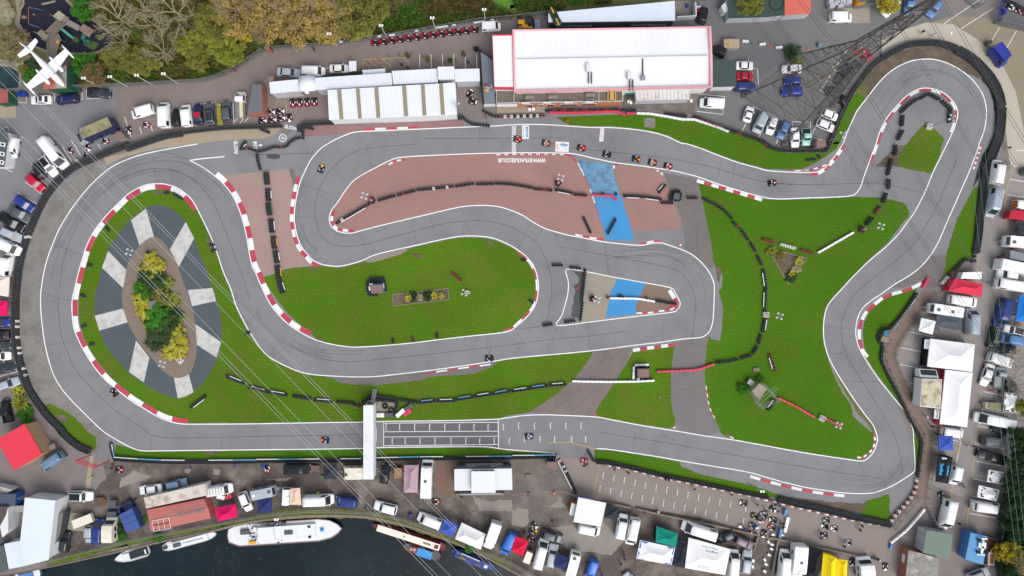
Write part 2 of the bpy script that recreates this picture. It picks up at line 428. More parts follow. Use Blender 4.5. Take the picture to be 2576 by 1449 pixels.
OUT2="23:850,168 960,172 1200,207 1480,250 1700,290 2000,340 2360,400 33:0,460 200,515 400,560 600,590 800,615 1000,617 1100,600 1250,540 1400,450 1460,405 1477,370 1475,250 1465,100 1460,0 32:1440,1380 1380,1250 1300,1150 1220,1050 1130,940 1060,840 1000,750 930,630 895,540 882,460 885,380 905,290 950,205 1020,140 1150,50 1220,0 31:1300,1395 1420,1325 1540,1230 1640,1110 1710,990 1760,880 1810,760 1855,660 1900,560 1960,420 2010,310 2060,180 2110,50 30:2125,1440 2165,1340 2190,1220 2195,1100 2170,980 2110,870 2020,770 1910,690 1800,635 1700,605 1580,595 1440,615 1310,670 1200,745 1100,850 1000,980 900,1110 850,1210 800,1320 755,1440 31:700,80 640,165 600,210 560,250 500,280 400,287 200,282 0,268 21:2430,230 2250,180 2020,93 1900,45 1760,0 20:1700,1440 1560,1375 1400,1330 1200,1300 1000,1285 800,1283 600,1272 400,1258 200,1252 0,1256 10:2400,1268 2090,1280 1640,1300 1200,1318 1000,1330 900,1360 800,1405 720,1449 11:660,40 600,100 540,180 495,270 450,370 420,480 400,580 388,680 388,780 405,880 430,970 470,1050 520,1110 570,1165 650,1205 720,1222 810,1230 900,1220 1060,1175 1200,1115 1400,1065 1600,1022 1900,955 2050,930 2180,925 2340,938 2450,970 2576,1030 21:70,1075 140,1130 200,1200 240,1280 262,1380 22:268,0 265,20 255,100 225,190 150,290 60,370 12:2576,420 2500,445 2340,465 2100,490 1800,525 1600,550 1300,578 1020,595 900,588 760,565 640,535 520,485 400,415 310,350 230,270 150,170 90,60 65,0 11:40,1400 0,1300 01:2540,1230 2510,1100 2480,920 2440,760 2400,640 2330,500 2240,390 2160,320 2050,240 1910,165"
INN="01:1980,640 1930,560 1870,500 1780,440 1690,410 1620,400 1500,405 1400,440 1290,505 1190,600 1080,710 960,860 880,1010 830,1160 790,1300 755,1449 02:728,120 728,270 745,400 790,520 870,670 970,820 1080,940 1200,1040 1330,1140 1480,1230 1600,1300 1720,1345 1830,1367 2000,1370 2576,1366 12:600,1355 1080,1349 1280,1342 1600,1338 2000,1333 2300,1325 2440,1318 2576,1298 22:150,1280 350,1275 560,1283 840,1297 1000,1325 1260,1375 1500,1415 1690,1445 23:1950,40 2200,75 2400,110 2576,142 33:200,180 400,215 600,245 800,275 930,292 990,275 1060,200 1095,110 1100,60 1085,0 32:1050,1370 980,1280 900,1170 810,1040 720,900 650,780 600,670 565,540 557,420 565,300 590,200 640,120 750,0 31:850,1340 960,1230 1060,1140 1180,1040 1300,920 1400,790 1470,690 1530,580 1580,480 1640,330 1690,220 1740,120 1800,0 30:1850,1340 1890,1240 1908,1150 1895,1080 1850,1010 1780,945 1700,905 1620,888 1520,895 1400,960 1300,1060 1200,1180 1130,1310 1085,1449 31:1040,120 1000,230 960,340 930,430 890,490 840,520 700,533 400,543 150,553 40,549 21:2560,542 2430,512 2250,460 2050,395 1850,325 1600,265 1480,248 1300,220 1050,190 850,150 700,115 600,97 500,92 300,88 0,90 11:2200,97 1700,118 1480,133 1380,152 1200,240 1000,355 900,470 820,590 765,660 742,720 740,780 765,835 830,880 950,898 1100,860 1400,785 1700,715 2000,645 2130,625 2300,618 2450,633 2576,672 21:110,720 200,780 330,850 420,878 560,915 740,950 925,985 1100,1005 1240,1018 1320,1018 1420,998 1500,995 1570,1015 1750,1080 1860,1150 1940,1230 2000,1320 2030,1400 22:2035,0 2030,180 2020,330 1990,430 1940,480 1880,500 1700,515 1500,545 1200,580 900,620 600,652 300,678 0,707 12:2400,735 2000,795 1720,832 1400,870 1200,890 1000,895 760,885 560,868 420,835 270,770 130,690 40,600 0,540 02:2500,420 2430,290 2370,160 2320,0 01:2250,1290 2190,1110 2130,950 2060,800 2000,680"
SPIKE="21:548,1260 750,1285 1000,1335 1300,1390 1590,1445 22:1640,50 1685,130 1690,175 1660,220 1600,245 1250,285 1000,315 760,345 455,377 500,280 545,130 21:568,1449 562,1360"
sht('runoff',"f:250,405 208,433 160,466 108,526 76,600 55,680 45,760 44,850 55,920 80,1000 110,1056 150,1100 232,1146 268,1118 300,1135 262,1087 02:950,1360 830,1240 720,1130 620,1010 540,870 485,700 450,540 425,360 412,200 412,60 01:425,1400 450,1260 490,1120 540,990 600,850 690,700 760,600 880,450 1000,330 1120,235",.028,M_RUNOFF)
sht('runoff',"f:566,353 661,348.5 682,342.5 695.5,336 707,322 702,313 660,317 566,323 450,340 400,357 330,380 262,397 268,416 310,396 390,375 460,366",.030,M_BEIGE)
sht('runoff',"01:2230,315 11:0,285 330,255 380,440 420,380 365,540 345,640 350,760 380,900 440,1040 520,1130 640,1215 370,1240 260,1270 190,1300 80,1330 20,1200 01:2540,1000 2490,700 2400,530 2280,400",.028,M_TANPINK,rag=.05)
sht('runoff',"11:330,255 378,250 412,370 382,440",.032,M_RUNOFF2)
sht('runoff',"10:470,1260 560,1235 1200,1205 2080,1180 2092,1280 1640,1300 1200,1318 1000,1330 830,1352 500,1375",.028,mat('rose_tarmac',A(152,120,118),.9,.07,.3,am2=.08))
sht('runoff',"11:2576,95 2200,99 1700,121 1480,137 1380,157 1200,245 1000,360 900,476 823,596 768,665 747,722 745,780 770,832 832,875 950,892 1100,855 1400,780 1700,710 2000,640 2130,620 2300,613 2450,628 2576,667 21:110,715 200,775 330,846 420,874 560,911 740,946 925,980 940,972 910,800 870,740 820,560 790,470 725,310 655,165 600,112 500,97 300,93 0,95",.028,M_PINK)
sht('runoff',"21:655,160 840,183 1010,207 1020,310 1060,420 1082,500 800,505 722,310",.030,M_BLUED)
sht('runoff',"21:800,505 1082,500 1115,570 1150,690 1195,830 1222,978 945,965 910,800 870,740 830,590",.030,M_BLUE)
sht('runoff',"21:1030,205 1250,227 1480,258 1522,310 1560,420 1600,500 1640,600 1680,740 1700,858 1400,868 1203,873 1190,800 1115,560 1062,405 1016,262",.030,M_PINK)
sht('runoff',"21:1530,292 1760,330 1868,350 1885,400 1910,560 1955,750 2000,960 2030,1260 1940,1225 1860,1147 1750,1077 1720,1040 1745,975 1695,740 1640,600 1570,430",.028,M_RUNOFF2,rag=.05)
sht('runoff',"21:755,1290 1060,1348 1012,1449 22:1000,30 935,316 695,345 720,120 740,0",.028,M_TANC)
sht('runoff',"21:1065,1352 1340,1405 22:1325,0 1240,185 1250,262 940,296 1005,0 21:1012,1449",.032,M_BLUE)
sht('runoff',"21:1340,1403 1590,1449 22:1605,40 1660,140 1650,200 1255,268 1243,185 1325,0",.030,M_BROWN)
sht('damp_patch',"21:610,1275 725,1290 700,1449 22:690,120 660,300 590,290 620,120 21:640,1440 680,1350",.030,M_WET,rag=.25)
sht('damp_patch',"11:110,110 180,95 250,115 235,145 190,152 150,150 105,135",.028,M_WET,rag=.08)
sht('lane',"22:815,640 1215,600 1180,680 1080,880 1000,1020 850,1210 825,1290 560,1280 350,1272 165,1252 430,1080 620,920 760,740",.034,mat('slip_road_concrete',A(130,118,114),.9,.07,.3,rgb2=A(120,110,108),am2=.09))
sht('lane',"22:1640,548 1985,470 1950,600 1930,900 1940,1000 2000,1240 2105,1449 23:2110,0 1950,36 22:1690,1440 1645,1330 1610,1180 1597,1000 1610,760",.034,mat('slip_road_tarmac',A(124,119,118),.9,.06,.3,am2=.08))
sht('damp_patch',"22:1595,1055 1930,962 1935,972 1598,1066",.038,mat('trench_scar',A(126,112,94),.9,.1,1.0))
sht('lawn',"11:80,1340 190,1308 260,1273 380,1247 640,1222 720,1237 810,1245 900,1235 1060,1190 1200,1130 1400,1082 1600,1038 1900,968 2050,943 2250,945 2340,953 2450,985 2576,1045 21:60,1090 125,1140 185,1210 225,1300 245,1400 22:240,60 200,190 120,290 0,395 12:2480,440 2340,470 1600,557 1300,584 1020,601 880,592 760,571 640,543 560,470 430,365 300,235 200,100 130,0 11:100,1420",.040,M_LAWN,rag=.12)
sht('lawn',"01:1960,640 1880,560 1840,520 1770,480 1680,460 1600,455 1480,470 1320,550 1190,660 1090,765 1000,880 920,1020 860,1160 820,1310 800,1449 02:800,30 790,200 800,350 845,500 910,635 1010,775 1100,885 1210,990 1320,1080 1450,1170 1590,1240 1740,1295 1900,1358 2576,1358 12:600,1347 1080,1342 1280,1335 2000,1326 2440,1310 22:0,1275 165,1252 430,1080 620,920 760,740 820,635 600,660 300,686 0,715 12:2400,743 2000,803 1720,840 1400,878 1000,903 760,893 560,876 420,843 270,778 130,698 40,608 0,548 02:2490,428 2420,296 2360,166 2310,0 01:2240,1290 2180,1110 2120,950 2050,800 1990,680",.040,M_LAWN,rag=.10)
sht('runoff',"12:690,890 1000,905 1400,880 1720,842 2000,805 2340,748 2425,742 2400,780 2200,860 1740,898 1700,922 1450,950 1200,977 1000,972 850,957 800,925",.044,M_RUNOFF2,rag=.15)
sht('runoff',"11:1085,1175 1200,1122 1400,1073 1525,1050 1515,1075 1460,1110 1350,1140 1240,1175 1130,1195",.044,mat('brick_paving_patch',A(150,138,130),.9,.06,1.0))
sht('lawn',"22:1222,615 1640,570 1608,760 1594,1000 1608,1200 1643,1330 1638,1400 1590,1412 1240,1367 1000,1318 845,1292 840,1250 870,1190 1030,960 1200,680",.040,M_LAWN,rag=.10)
sht('lawn',"21:1885,395 1990,415 2060,430 2250,490 2450,545 31:0,560 150,562 500,553 840,535 1100,535 1200,548 1380,600 1420,680 1420,710 1350,800 1200,1000 1050,1130 850,1330 740,1449 32:640,115 575,210 553,320 548,430 560,560 600,690 630,800 700,960 760,1080 830,1160 850,1280 950,1380 1040,1449 33:1075,0 1088,110 1050,195 980,262 925,283 600,237 200,172 0,136 23:2400,104 2200,68 2110,20 22:2100,1440 2000,1250 1950,1000 1935,900 1955,600 1985,470 2005,520 2095,535 2110,420 2125,200 2080,30 21:2110,1449 2120,1300 2050,1250 2025,1180 2000,960 1950,740 1910,540 1880,420",.040,M_LAWN2,rag=.12)
sht('worn_verge',"32:570,560 605,690 640,790 720,950 790,1080 850,1160 880,1240 990,1350 1060,1449 1085,1449 1048,1370 978,1280 898,1170 808,1040 718,900 648,780 598,670",.044,M_ROUGH,rag=.12)
sht('lawn',"30:1540,1275 1600,1230 1700,1320 1775,1395 31:1740,30 1735,100 1680,220 1635,305 1560,280 1330,235 1305,140 1370,20 30:1400,1440",.040,M_LAWN,rag=.15)
sht('bare_soil',"31:1085,225 1200,110 1330,10 1372,25 1305,135 1332,237 1240,222 1160,232",.044,M_SOIL,rag=.2)
sht('lawn',"20:440,1178 700,1168 1100,1150 1300,1145 1800,1200 2200,1320 2576,1449 31:0,38 140,88 595,88 622,50 30:640,1440 31:720,-30 690,45 560,140 430,215 330,255 200,258 0,255 21:2430,215 2250,168 2020,82 1900,35 1760,-8 20:1700,1430 1560,1362 1400,1318 1200,1288 1000,1273 800,1271 580,1256 500,1215",.040,M_LAWN2,rag=.12)
sht('bare_soil',"20:1330,1190 1440,1190 1440,1290 1330,1280",.044,M_RUNOFF,rag=.1)
sht('lawn',"30:650,1449 700,1290 760,1130 830,1000 900,920 960,955 980,1000 880,1115 800,1310 765,1330 720,1449",.040,M_LAWN2,rag=.15)
sht('bare_soil',"30:870,930 940,830 1000,745 1150,605 1300,525 1450,480 1600,465 1750,475 1900,520 2050,625 2170,780 2120,792 2000,738 1910,682 1800,627 1700,597 1580,587 1440,607 1310,662 1200,737 1100,842 1000,972 950,960",.042,M_SOIL,rag=.18)
sht('bare_soil',"30:870,930 940,830 1000,900 1000,972 950,960",.046,M_ROUGH,rag=.15)
sht('bare_soil',"30:2170,760 2240,860 2300,1000 2320,1150 2310,1300 2290,1449 31:2240,0 2180,160 2130,330 2060,440 2110,250 2150,120 2230,0 30:2270,1400 2285,1200 2270,1050 2230,900 2140,800",.042,mat('dark_soil',A(52,50,50),.95,.15,.5,am2=.2),rag=.15)
sht('lawn',"31:2150,400 2130,620 2105,800 2095,1000 2075,1150 1960,1190 1850,1290 1720,1440 1780,1250 1790,1120 1840,960 1900,760 2010,560 2060,460 2100,430",.040,M_LAWN2,rag=.12)
sht('runoff',"31:1220,1449 1420,1335 1540,1240 1640,1120 1790,1120 1785,1250 1730,1440 1560,1449 1620,1320 1500,1390 1380,1440",.030,M_RUNOFF2)
sht('lawn',"32:1390,12 1500,-10 1480,60 1380,235 1240,405 1130,505 1140,700 1190,850 1290,1040 1400,1280 1480,1440 33:1520,100 1530,180 1505,330 1482,370 1480,200 1468,0 32:1450,1440 1385,1240 1220,1032 1070,832 990,700 965,570 950,460 965,350 1005,255 1065,160 1155,88 1260,45",.040,M_LAWN2,rag=.08)
sht('lawn',"02:440,1170 500,1160 600,1210 700,1262 760,1310 885,1440 03:965,50 970,170 900,195 700,60 02:640,1420 480,1240",.040,M_LAWN,rag=.2)
sht('lawn',"03:1165,125 1290,158 1420,197 1600,198 2000,194 2576,188 13:600,182 1080,174 1280,165 1700,160 2280,157 2440,175 23:0,190 430,220 440,240 0,235 13:2576,240 1300,255 0,272 03:2576,278 1230,272 1160,250",.040,M_LAWN2,rag=.07)
sht('lawn',"23:835,180 960,182 1200,217 1480,260 1690,300 1700,350 1950,440 2300,510 33:0,590 100,640 230,680 0,650 23:2576,650 2000,525 1400,395 960,295 840,288 825,240",.040,M_LAWN2,rag=.10)
sht('bare_soil',"23:2350,500 33:0,605 200,650 600,700 960,720 1010,690 960,800 880,815 400,710 100,660 23:2480,590",.038,M_SOIL,rag=.2)
sht('lawn',"33:1000,690 1110,660 1222,620 1225,790 1240,870 1180,895 960,835 900,812 960,790",.044,M_LAWN2,rag=.2)
sht('lawn',"13:-10,835 03:2576,880 2000,990 1300,1130 700,1260 640,1300 900,1235 1500,1085 2200,955 2576,895",.024,M_LAWN2,rag=.3)
for s in("11:1560,1100 1660,1110 1700,1140 1620,1150","11:530,1240 590,1245 600,1275 545,1280","01:1540,470 1640,475 1640,500 1560,512","01:2080,950 2140,960 2150,1060 2100,1050","02:560,1270 640,1280 690,1330 640,1350 580,1330","03:2040,200 2200,195 2200,225 2060,235","30:810,1145 860,1150 850,1180 815,1180","11:2330,980 2400,990 2380,1030 2340,1020","12:590,490 690,520 680,535 600,520","21:2050,1230 2110,1250 2090,1400 2060,1360"):
 sht('bare_patch',s,.048,M_SOIL,rag=.2)
# the ornamental oval
GO="01:1600,612 1720,650 1830,740 1900,850 1960,970 2020,1130 2080,1270 2120,1400 02:2160,30 2200,180 2230,370 2225,560 2190,690 2130,830 2040,960 1950,1045 1870,1090 1780,1110 1700,1090 1560,1030 1430,950 1300,850 1150,690 1050,550 990,400 955,280 955,120 975,0 01:990,1400 1030,1230 1080,1080 1150,970 1300,770 1400,690 1470,645 1530,620"
sht('gravel_bed',GO,.046,M_DGRAV,sm=3)
for s in("01:1470,650 1320,765 1405,1020 1550,930","01:1870,785 1955,950 1800,1235 1710,1060","01:1090,1075 1275,1270 1240,1449 1028,1245","02:955,280 1240,205 1285,345 1000,428","02:1370,525 1505,700 1448,950 1300,845","02:1750,900 1900,865 1948,1048 1870,1090 1790,1110","02:1970,365 2225,545 2180,700 1982,570","02:1890,20 2140,0 2175,130 1935,183"):
 sht('concrete_strip',s,.050,M_WSTRIPE)
sht('gravel_path',"01:1550,935 1620,960 1700,1060 1780,1200 1850,1400 02:1890,50 1940,220 1970,370 1980,570 1970,700 1930,830 1880,880 1810,905 1740,895 1650,840 1560,740 1450,610 1350,470 1290,350 1240,200 1228,60 01:1250,1400 1290,1200 1400,1030 1480,960",.054,M_BGRAV,sm=3)
sht('planting_bed',"01:1500,1110 1560,1140 1630,1240 1700,1380 02:1760,60 1820,280 1860,450 1862,600 1840,690 1750,720 1680,680 1560,560 1500,470 1420,330 1370,160 1365,0 01:1380,1380 1400,1250 1440,1160",.058,M_SOIL,sm=3)
# white lines
b=MB()
def wl(s,w,closed=False,sm=5,z=.060):
 pl=[Vec((v.x,v.y,0))for v in PP(s)]
 if sm and len(pl)>2:pl=smooth(pl,closed,sm)
 ribbon_into(b,pl,w,z,closed=closed,wob=.18 if sm else.0)
wl(OUT,.18);wl(OUT2,.18);wl(INN,.18,True);wl(SPIKE,.17,True,3)
wl("01:1910,165 2080,143 2260,128",.2,sm=0)
tag(b.bd('track_edge_line',M_WHITE),kind='structure')
b=MB()
def seg(s,w=.12,z=.064):wl(s,w,sm=0,z=z)
sht('dark_asphalt',"12:1285,1345 2437,1325 13:2440,160 1285,150",.030,M_TRACKD)
seg("12:1285,1345 13:1285,155");seg("12:2437,1320 13:2440,165",.14);seg("12:1285,1360 2432,1350");seg("12:1285,1446 2432,1440",.1);seg("13:1285,49 2432,42",.1);seg("13:1285,137 2432,125")
def emark(x,y,h,lean=.0,w=.09,k=1):
 for d in((-h/2,1.0),(0,.75),(h/2,1.0)):
  yy=y+d[0];xx=x+d[0]*-lean
  ribbon_into(b,[P((xx-.3,yy)),P((xx+3.2*d[1]*k,yy+(.6 if lean else 0)))],w,.064)
 ribbon_into(b,[P((x+h/2*lean,y-h/2)),P((x-h/2*lean,y+h/2))],w,.068)
for x in(1308,1443,1595,1746,1898,2045,2191,2334,2487):emark(644+x/4,724.5+1400/4,14)
for x in(63,223,385,540,693):emark(1288+x/4,724.5+1386/4,14)
for x in(1370,1500,1650,1800,1960,2110,2250,2395,2547):emark(644+x/4,1086.75+90/4,14)
for x in(124,280,427,598,738):emark(1288+x/4,1086.75+72/4,13)
for i in range(13):emark(1288+(916+106.7*i)/4,1086.75+(437+24.4*i)/4,14,.14,.08,.8)
for i in range(13):emark(1288+(884+106.4*i)/4,1086.75+(569+24.2*i)/4,14,.14,.08,.8)
emark(1288+2349/4,1086.75+770/4,12,.14,.08,.8);emark(1288+2325/4,1086.75+898/4,13,.14,.08,.8)
for j in range(3):
 for i in range(22):
  if(i+j)%2==0:
   x=1287.4+j*3.6;y=317.5+i*3.05
   b.add([P((x,y),.064),P((x+3.6,y),.064),P((x+3.6,y+3.05),.064),P((x,y+3.05),.064)],[(0,3,2,1)])
tag(b.bd('grid_marking',M_WHITE),kind='structure')
b=MB()
for s in("00:870,905 872,995 1115,985 1112,890","00:830,905 832,1000 790,1000","00:545,940 548,1018 522,1018","00:265,950 268,1035 180,1030","00:590,935 592,955","20:2430,690 2470,692 2480,850","20:1875,945 2140,972 2120,1152 1860,1120","20:2430,1070 2576,1140 30:165,1215 80,1449","30:245,1300 245,1225 425,1228 425,1440","30:540,1140 435,1375 545,1412","30:820,465 525,915 582,942","20:2380,1190 2315,1320","20:2540,1240 2485,1385","11:-640,-500 -640,-500","31:2500,62 2640,72","31:2460,215 2640,250","31:2435,355 2640,390","31:2410,510 2640,545","32:1420,440 1670,492","32:1320,597 1552,643","32:1320,768 1585,818","32:1420,955 1540,978","32:2168,1043 2380,1085","32:2145,1217 2380,1260","32:2120,1390 2260,1417","33:2100,118 2380,170","33:2090,293 2340,342","33:2070,468 2200,500","33:2050,643 2130,655","33:2035,820 2290,865","33:1860,82 1940,98 1890,330","30:2125,0 1770,240","30:2270,80 1940,290","30:2330,275 2220,460","30:2500,310 2395,495","10:1645,550 1648,680","10:1762,548 1765,690","10:1876,545 1880,670","10:1990,540 1993,690","10:2105,570 2108,690","10:2220,530 2222,690","10:690,688 745,684","01:125,285 -10,215","01:325,285 490,425","01:255,382 430,512","01:180,490 375,605","01:130,597 325,705","01:80,705 285,800","01:30,823 240,895","01:10,920 215,1000","01:0,1060 185,1105","02:0,408 105,408","02:0,520 115,518","02:0,630 110,625","02:0,760 150,735","02:0,890 185,838","01:630,30 720,180","01:745,0 810,115","01:985,0 1020,55","00:1255,1175 1320,1385","00:1405,1280 1430,1350","00:1510,1245 1535,1320","00:1725,1080 1745,1285","00:1840,1180 1862,1280","00:1960,1180 1975,1275","00:2085,1220 2090,1270","00:2345,1040 2355,1255","00:720,1410 735,1449","00:0,1310 75,1270 100,1345 225,1385 200,1449","00:2400,1180 2360,1225","00:2450,1190 2415,1245","00:2500,1185 2460,1230"):
 seg(s,.1,.026)
tag(b.bd('bay_line',M_WHITE),kind='structure')
b=MB()
for s in("10:1080,700 1078,600 1530,578 1535,690 1480,650","10:1080,625 1160,690","10:1130,603 1235,690","10:1200,598 1325,705","10:1270,592 1365,675","10:1340,588 1380,622","10:1480,580 1530,625","10:310,1120 295,1020 205,1022 212,1085","31:2470,200 2400,480 2380,640 2405,880 2370,1100 2330,1449","32:2300,0 2240,400 2170,800 2100,1449","33:2100,0 2050,500 1960,1260","32:2040,470 2035,560","33:1950,0 1890,400 1830,680","31:2230,400 2180,700 2110,1250 2080,1449","23:350,108 580,103 850,172","23:882,332 812,655","30:0,-300 0,-301"):
 seg(s,.09,.030)
tag(b.bd('yellow_line',M_YELLOW),kind='structure')
# joints, cracks, rubber
b=MB()
rs=random.Random(3)
def crack(s,w=.05,sm=5,jit=.0):
 pl=[Vec((v.x,v.y,0))for v in PP(s)]
 if sm and len(pl)>2:pl=smooth(pl,False,sm)
 if jit:
  pl=rsmp(pl,.5)
  pl=[p+Vec((rs.uniform(-jit,jit),rs.uniform(-jit,jit),0))for p in pl]
 ribbon_into(b,pl,w,.036,wob=.5)
for s in("02:588,100 590,250 620,480 680,640 740,790 840,920 1000,1090 1200,1260 1450,1420 03:1480,10 1650,55 2000,58 2576,45 13:1080,25","01:600,1449 640,1180 700,980 800,780 960,560 1150,390 1300,310 1450,265 1600,247 1750,265 1900,330 2050,460 2150,600 2230,780 2300,950 2370,1150 2450,1360 02:2480,20 2520,120","11:1600,5 1280,25 1100,50 930,110 760,250 650,420 605,560 595,700 620,840 680,950 780,1010 900,1030 1100,1010 1500,900 1900,800 2150,775 2350,780 2576,840 21:130,915 230,980 300,1080 360,1220 390,1340 400,1449 22:385,150 310,370 0,410","21:500,1040 900,1110 1300,1185 1500,1225 1650,1270 1750,1350 1810,1449 22:1840,100 1850,180 1820,450 1810,550","12:0,230 60,340 240,520 420,620 580,690 800,735 1000,740 1300,710 1800,660 2576,570 22:400,515 800,480 1140,435","10:1700,1395 20:0,1395 500,1390 21:400,10 800,60 1200,100 1600,150 2000,230 2300,320 2576,385 31:400,410 800,400 1150,400 1550,495","31:1910,130 1700,620 1600,800 1480,990 1300,1160 940,1449 32:830,130 770,250 735,400 750,560 800,700 950,940 1100,1180 1250,1449 33:1310,150 1345,330 1350,430","22:880,1449 23:1180,50 1560,110 2000,190 2576,290 33:600,390 1140,465","30:1350,830 1450,780 1560,752 1660,748","11:20,108 600,92","01:1570,75 1700,95 1800,120 1900,160"):
 crack(s,.07)
for s in("11:1120,0 1115,60 1140,150 1165,230","10:2250,1290 2250,1449","11:2100,770 2150,880","11:1570,740 1610,1010","11:1750,710 1780,850","11:440,400 620,460 760,500","11:390,735 600,735","11:770,235 830,290 910,370","20:600,1260 590,1449","20:400,1260 380,1400","21:310,850 225,970","21:430,900 560,1250","21:190,780 60,1050","21:2120,130 2060,370","21:2255,180 2200,430","21:1860,830 1865,1140","22:770,345 785,620","22:470,380 400,510","22:40,420 110,550","12:600,540 600,700","12:2320,470 2345,730","12:2350,465 2370,730","12:640,540 610,620","02:415,45 590,100 735,128","02:440,580 640,550 735,545","01:530,1010 680,1060 820,1115","01:1300,490 1260,380","01:1560,250 1580,400","01:2000,1600 2010,1601","03:1530,50 1510,180","13:1910,30 1900,150","23:1240,0 1210,205","32:760,945 1115,935","32:560,380 740,400 840,408","32:620,660 760,660","33:900,300 970,420","33:1130,315 1175,560","31:560,270 562,400","31:830,215 890,40","30:1770,640 1665,888","22:960,630 780,910","22:1110,615 780,920","22:700,1000 400,1240","22:880,960 610,1240","22:1600,20 1610,21","21:925,980 970,1310","21:940,985 985,1310","03:2245,0 2220,185","31:0,400 400,412","22:1510,390 1520,540","22:1820,440 1808,560 1950,590","13:115,30 120,170"):
 crack(s,.045,0,.10)
tag(b.bd('tar_joint',M_TAR),kind='structure')
b=MB()
for i in range(26):
 for s,n,sp in(("01:500,1449 560,1150 700,850 900,560 1100,380 1350,240 1600,190 1800,200 2000,290 2200,450 2350,680",9,.34),("11:520,300 430,560 430,780 480,960 600,1100 800,1160",7,.3),("21:700,1100 1100,1090 1500,1080 1750,1180 1900,1340 22:1950,150 1920,350 1700,450",9,.33),("30:1000,1250 1200,950 1400,760 1600,700 1850,760 2050,950 2090,1200",7,.35),("33:600,470 1000,520 1250,430 1380,200 1330,0",7,.34),("12:100,330 400,560 700,650 1200,660",5,.35)):
  if i<n:
   pl=smooth([Vec((v.x,v.y,0))for v in PP(s)],False,6)
   k=rs.randint(0,len(pl)//2);L=rs.randint(8,len(pl)//2)
   ribbon_into(b,pl[k:k+L],rs.uniform(.05,.14),.034,off=(i-n/2)*sp+rs.uniform(-.1,.1))
for k in range(2):
 c=P1("23:1520,140");pl=[c+Vec((math.cos(t/20*6.28)*(4.4-k*1.2)*.5,math.sin(t/20*6.28)*(4.6-k*.7)*.5,0))for t in range(17+k)]
 ribbon_into(b,pl,.06,.034)
tag(b.bd('rubber_mark',M_SKID),kind='structure')
# kerbs
krb("01:1978,642 1930,570 1870,505 1780,446 1690,416 1620,406 1500,411 1400,446 1290,511 1190,606 1080,716 960,866 882,1012 834,1162 795,1302 760,1449 02:735,120 733,270 750,400 795,520 875,670 975,820 1085,940 1205,1038 1335,1135 1480,1222 1600,1292 1720,1337 1830,1359 1895,1362",12.5,41.5,-1 if False else 1,pat='RWRWRWRWRWRWRWRWRWRWRWRWRWRW')
krb("01:2165,318 2240,385 2333,495 2405,637 2445,760 2486,920 2516,1100 2546,1230 11:4,1295 46,1400 12:70,0 95,58 155,166 235,266 315,345 405,410 480,450 545,480",13,30,1,first=1)
krb("11:450,340 420,430 405,500 390,590 380,690 382,780 398,885 423,975 463,1055 515,1117 565,1170 640,1212",10,18.5,-1)
krb("11:773,668 750,725 748,780 772,832 832,874 950,890 985,885",8,15,1)
krb("11:2420,100 21:0,97 300,95 500,99 560,104",3.4,10,-1,first=1)
krb("21:560,104 600,115 630,145 655,180",4.5,36,-1)
krb("21:655,190 690,260 725,330 760,410 785,475 815,560 845,650 875,740",2.8,33,1,first=1)
krb("21:1012,245 1025,205 1060,197",5,9,-1,first=1)
krb("21:1455,258 1495,268 1522,308",4.5,9,-1,first=1)
krb("10:1090,1313 1300,1305 1640,1293",5.5,27,1)
krb("11:1330,200 1390,165 1450,152 1510,148",5,12,-1,first=1)
krb("21:1865,352 2030,400 2260,468 2430,518 2520,546",9,20,-1,first=1)
krb("21:635,922 740,943 925,976",5,18,1,first=1)
krb("21:1285,1010 1330,1010 1410,992 1500,990",5,18,1)
krb("21:1680,1050 1700,1020 1715,985",3.5,7,1)
krb("21:70,1083 140,1138 195,1205 233,1285 256,1380 22:258,20 248,100 218,188 145,286 55,364 12:2576,412 2490,435",5,30,-1)
krb("22:1215,610 1420,580 1640,552",9,18,-1,first=1)
krb("12:1705,848 2000,802 2360,755",5.5,27,-1)
krb("30:748,1440 31:692,82 632,160 590,205 545,245 495,272 430,280",10,17,1)
krb("31:620,178 560,210 440,248 320,262",4,12,1)
krb("31:435,276 300,276 190,274",3.2,20,-1)
krb("30:1845,1335 1884,1240 1902,1150 1889,1083 1845,1015 1777,952 1698,912 1620,895 1523,902 1404,966 1305,1065 1205,1185 1135,1315 1090,1449 31:1045,120 1010,200",6,6.6,1,pat='WWWWRRRRR')
krb("31:2058,250 2085,165 2115,70 30:2135,1449",5,6.4,-1,pat='WR')
krb("31:1620,1325 1520,1395 1400,1449 32:1260,40 1150,82 1050,160 965,245 915,350 900,460 910,570 945,650 990,705",9,27,1)
krb("33:1080,10 1089,100 1055,190 962,265 895,270",6.5,9,-1)
krb("23:2400,432 33:0,482 200,535 400,578 600,608 770,628",7.5,26,-1,first=1)
krb("22:1945,985 1955,1050 1970,1150 1985,1210 2010,1270 2035,1315",3,10,1,first=1)
krb("22:1255,262 1380,258 1500,240 1600,224 1640,205",4.5,14,1,first=1)
krb("22:1600,10 1650,90 1675,150 1672,180 1650,212 1580,222",11,26,-1,pat='WRRRW')
krb("22:1640,1375 1648,1408 1595,1412",4,8,-1)
krb("22:815,1270 845,1290",4,8,1)
krb("23:2150,35 2225,72",4,10,1)
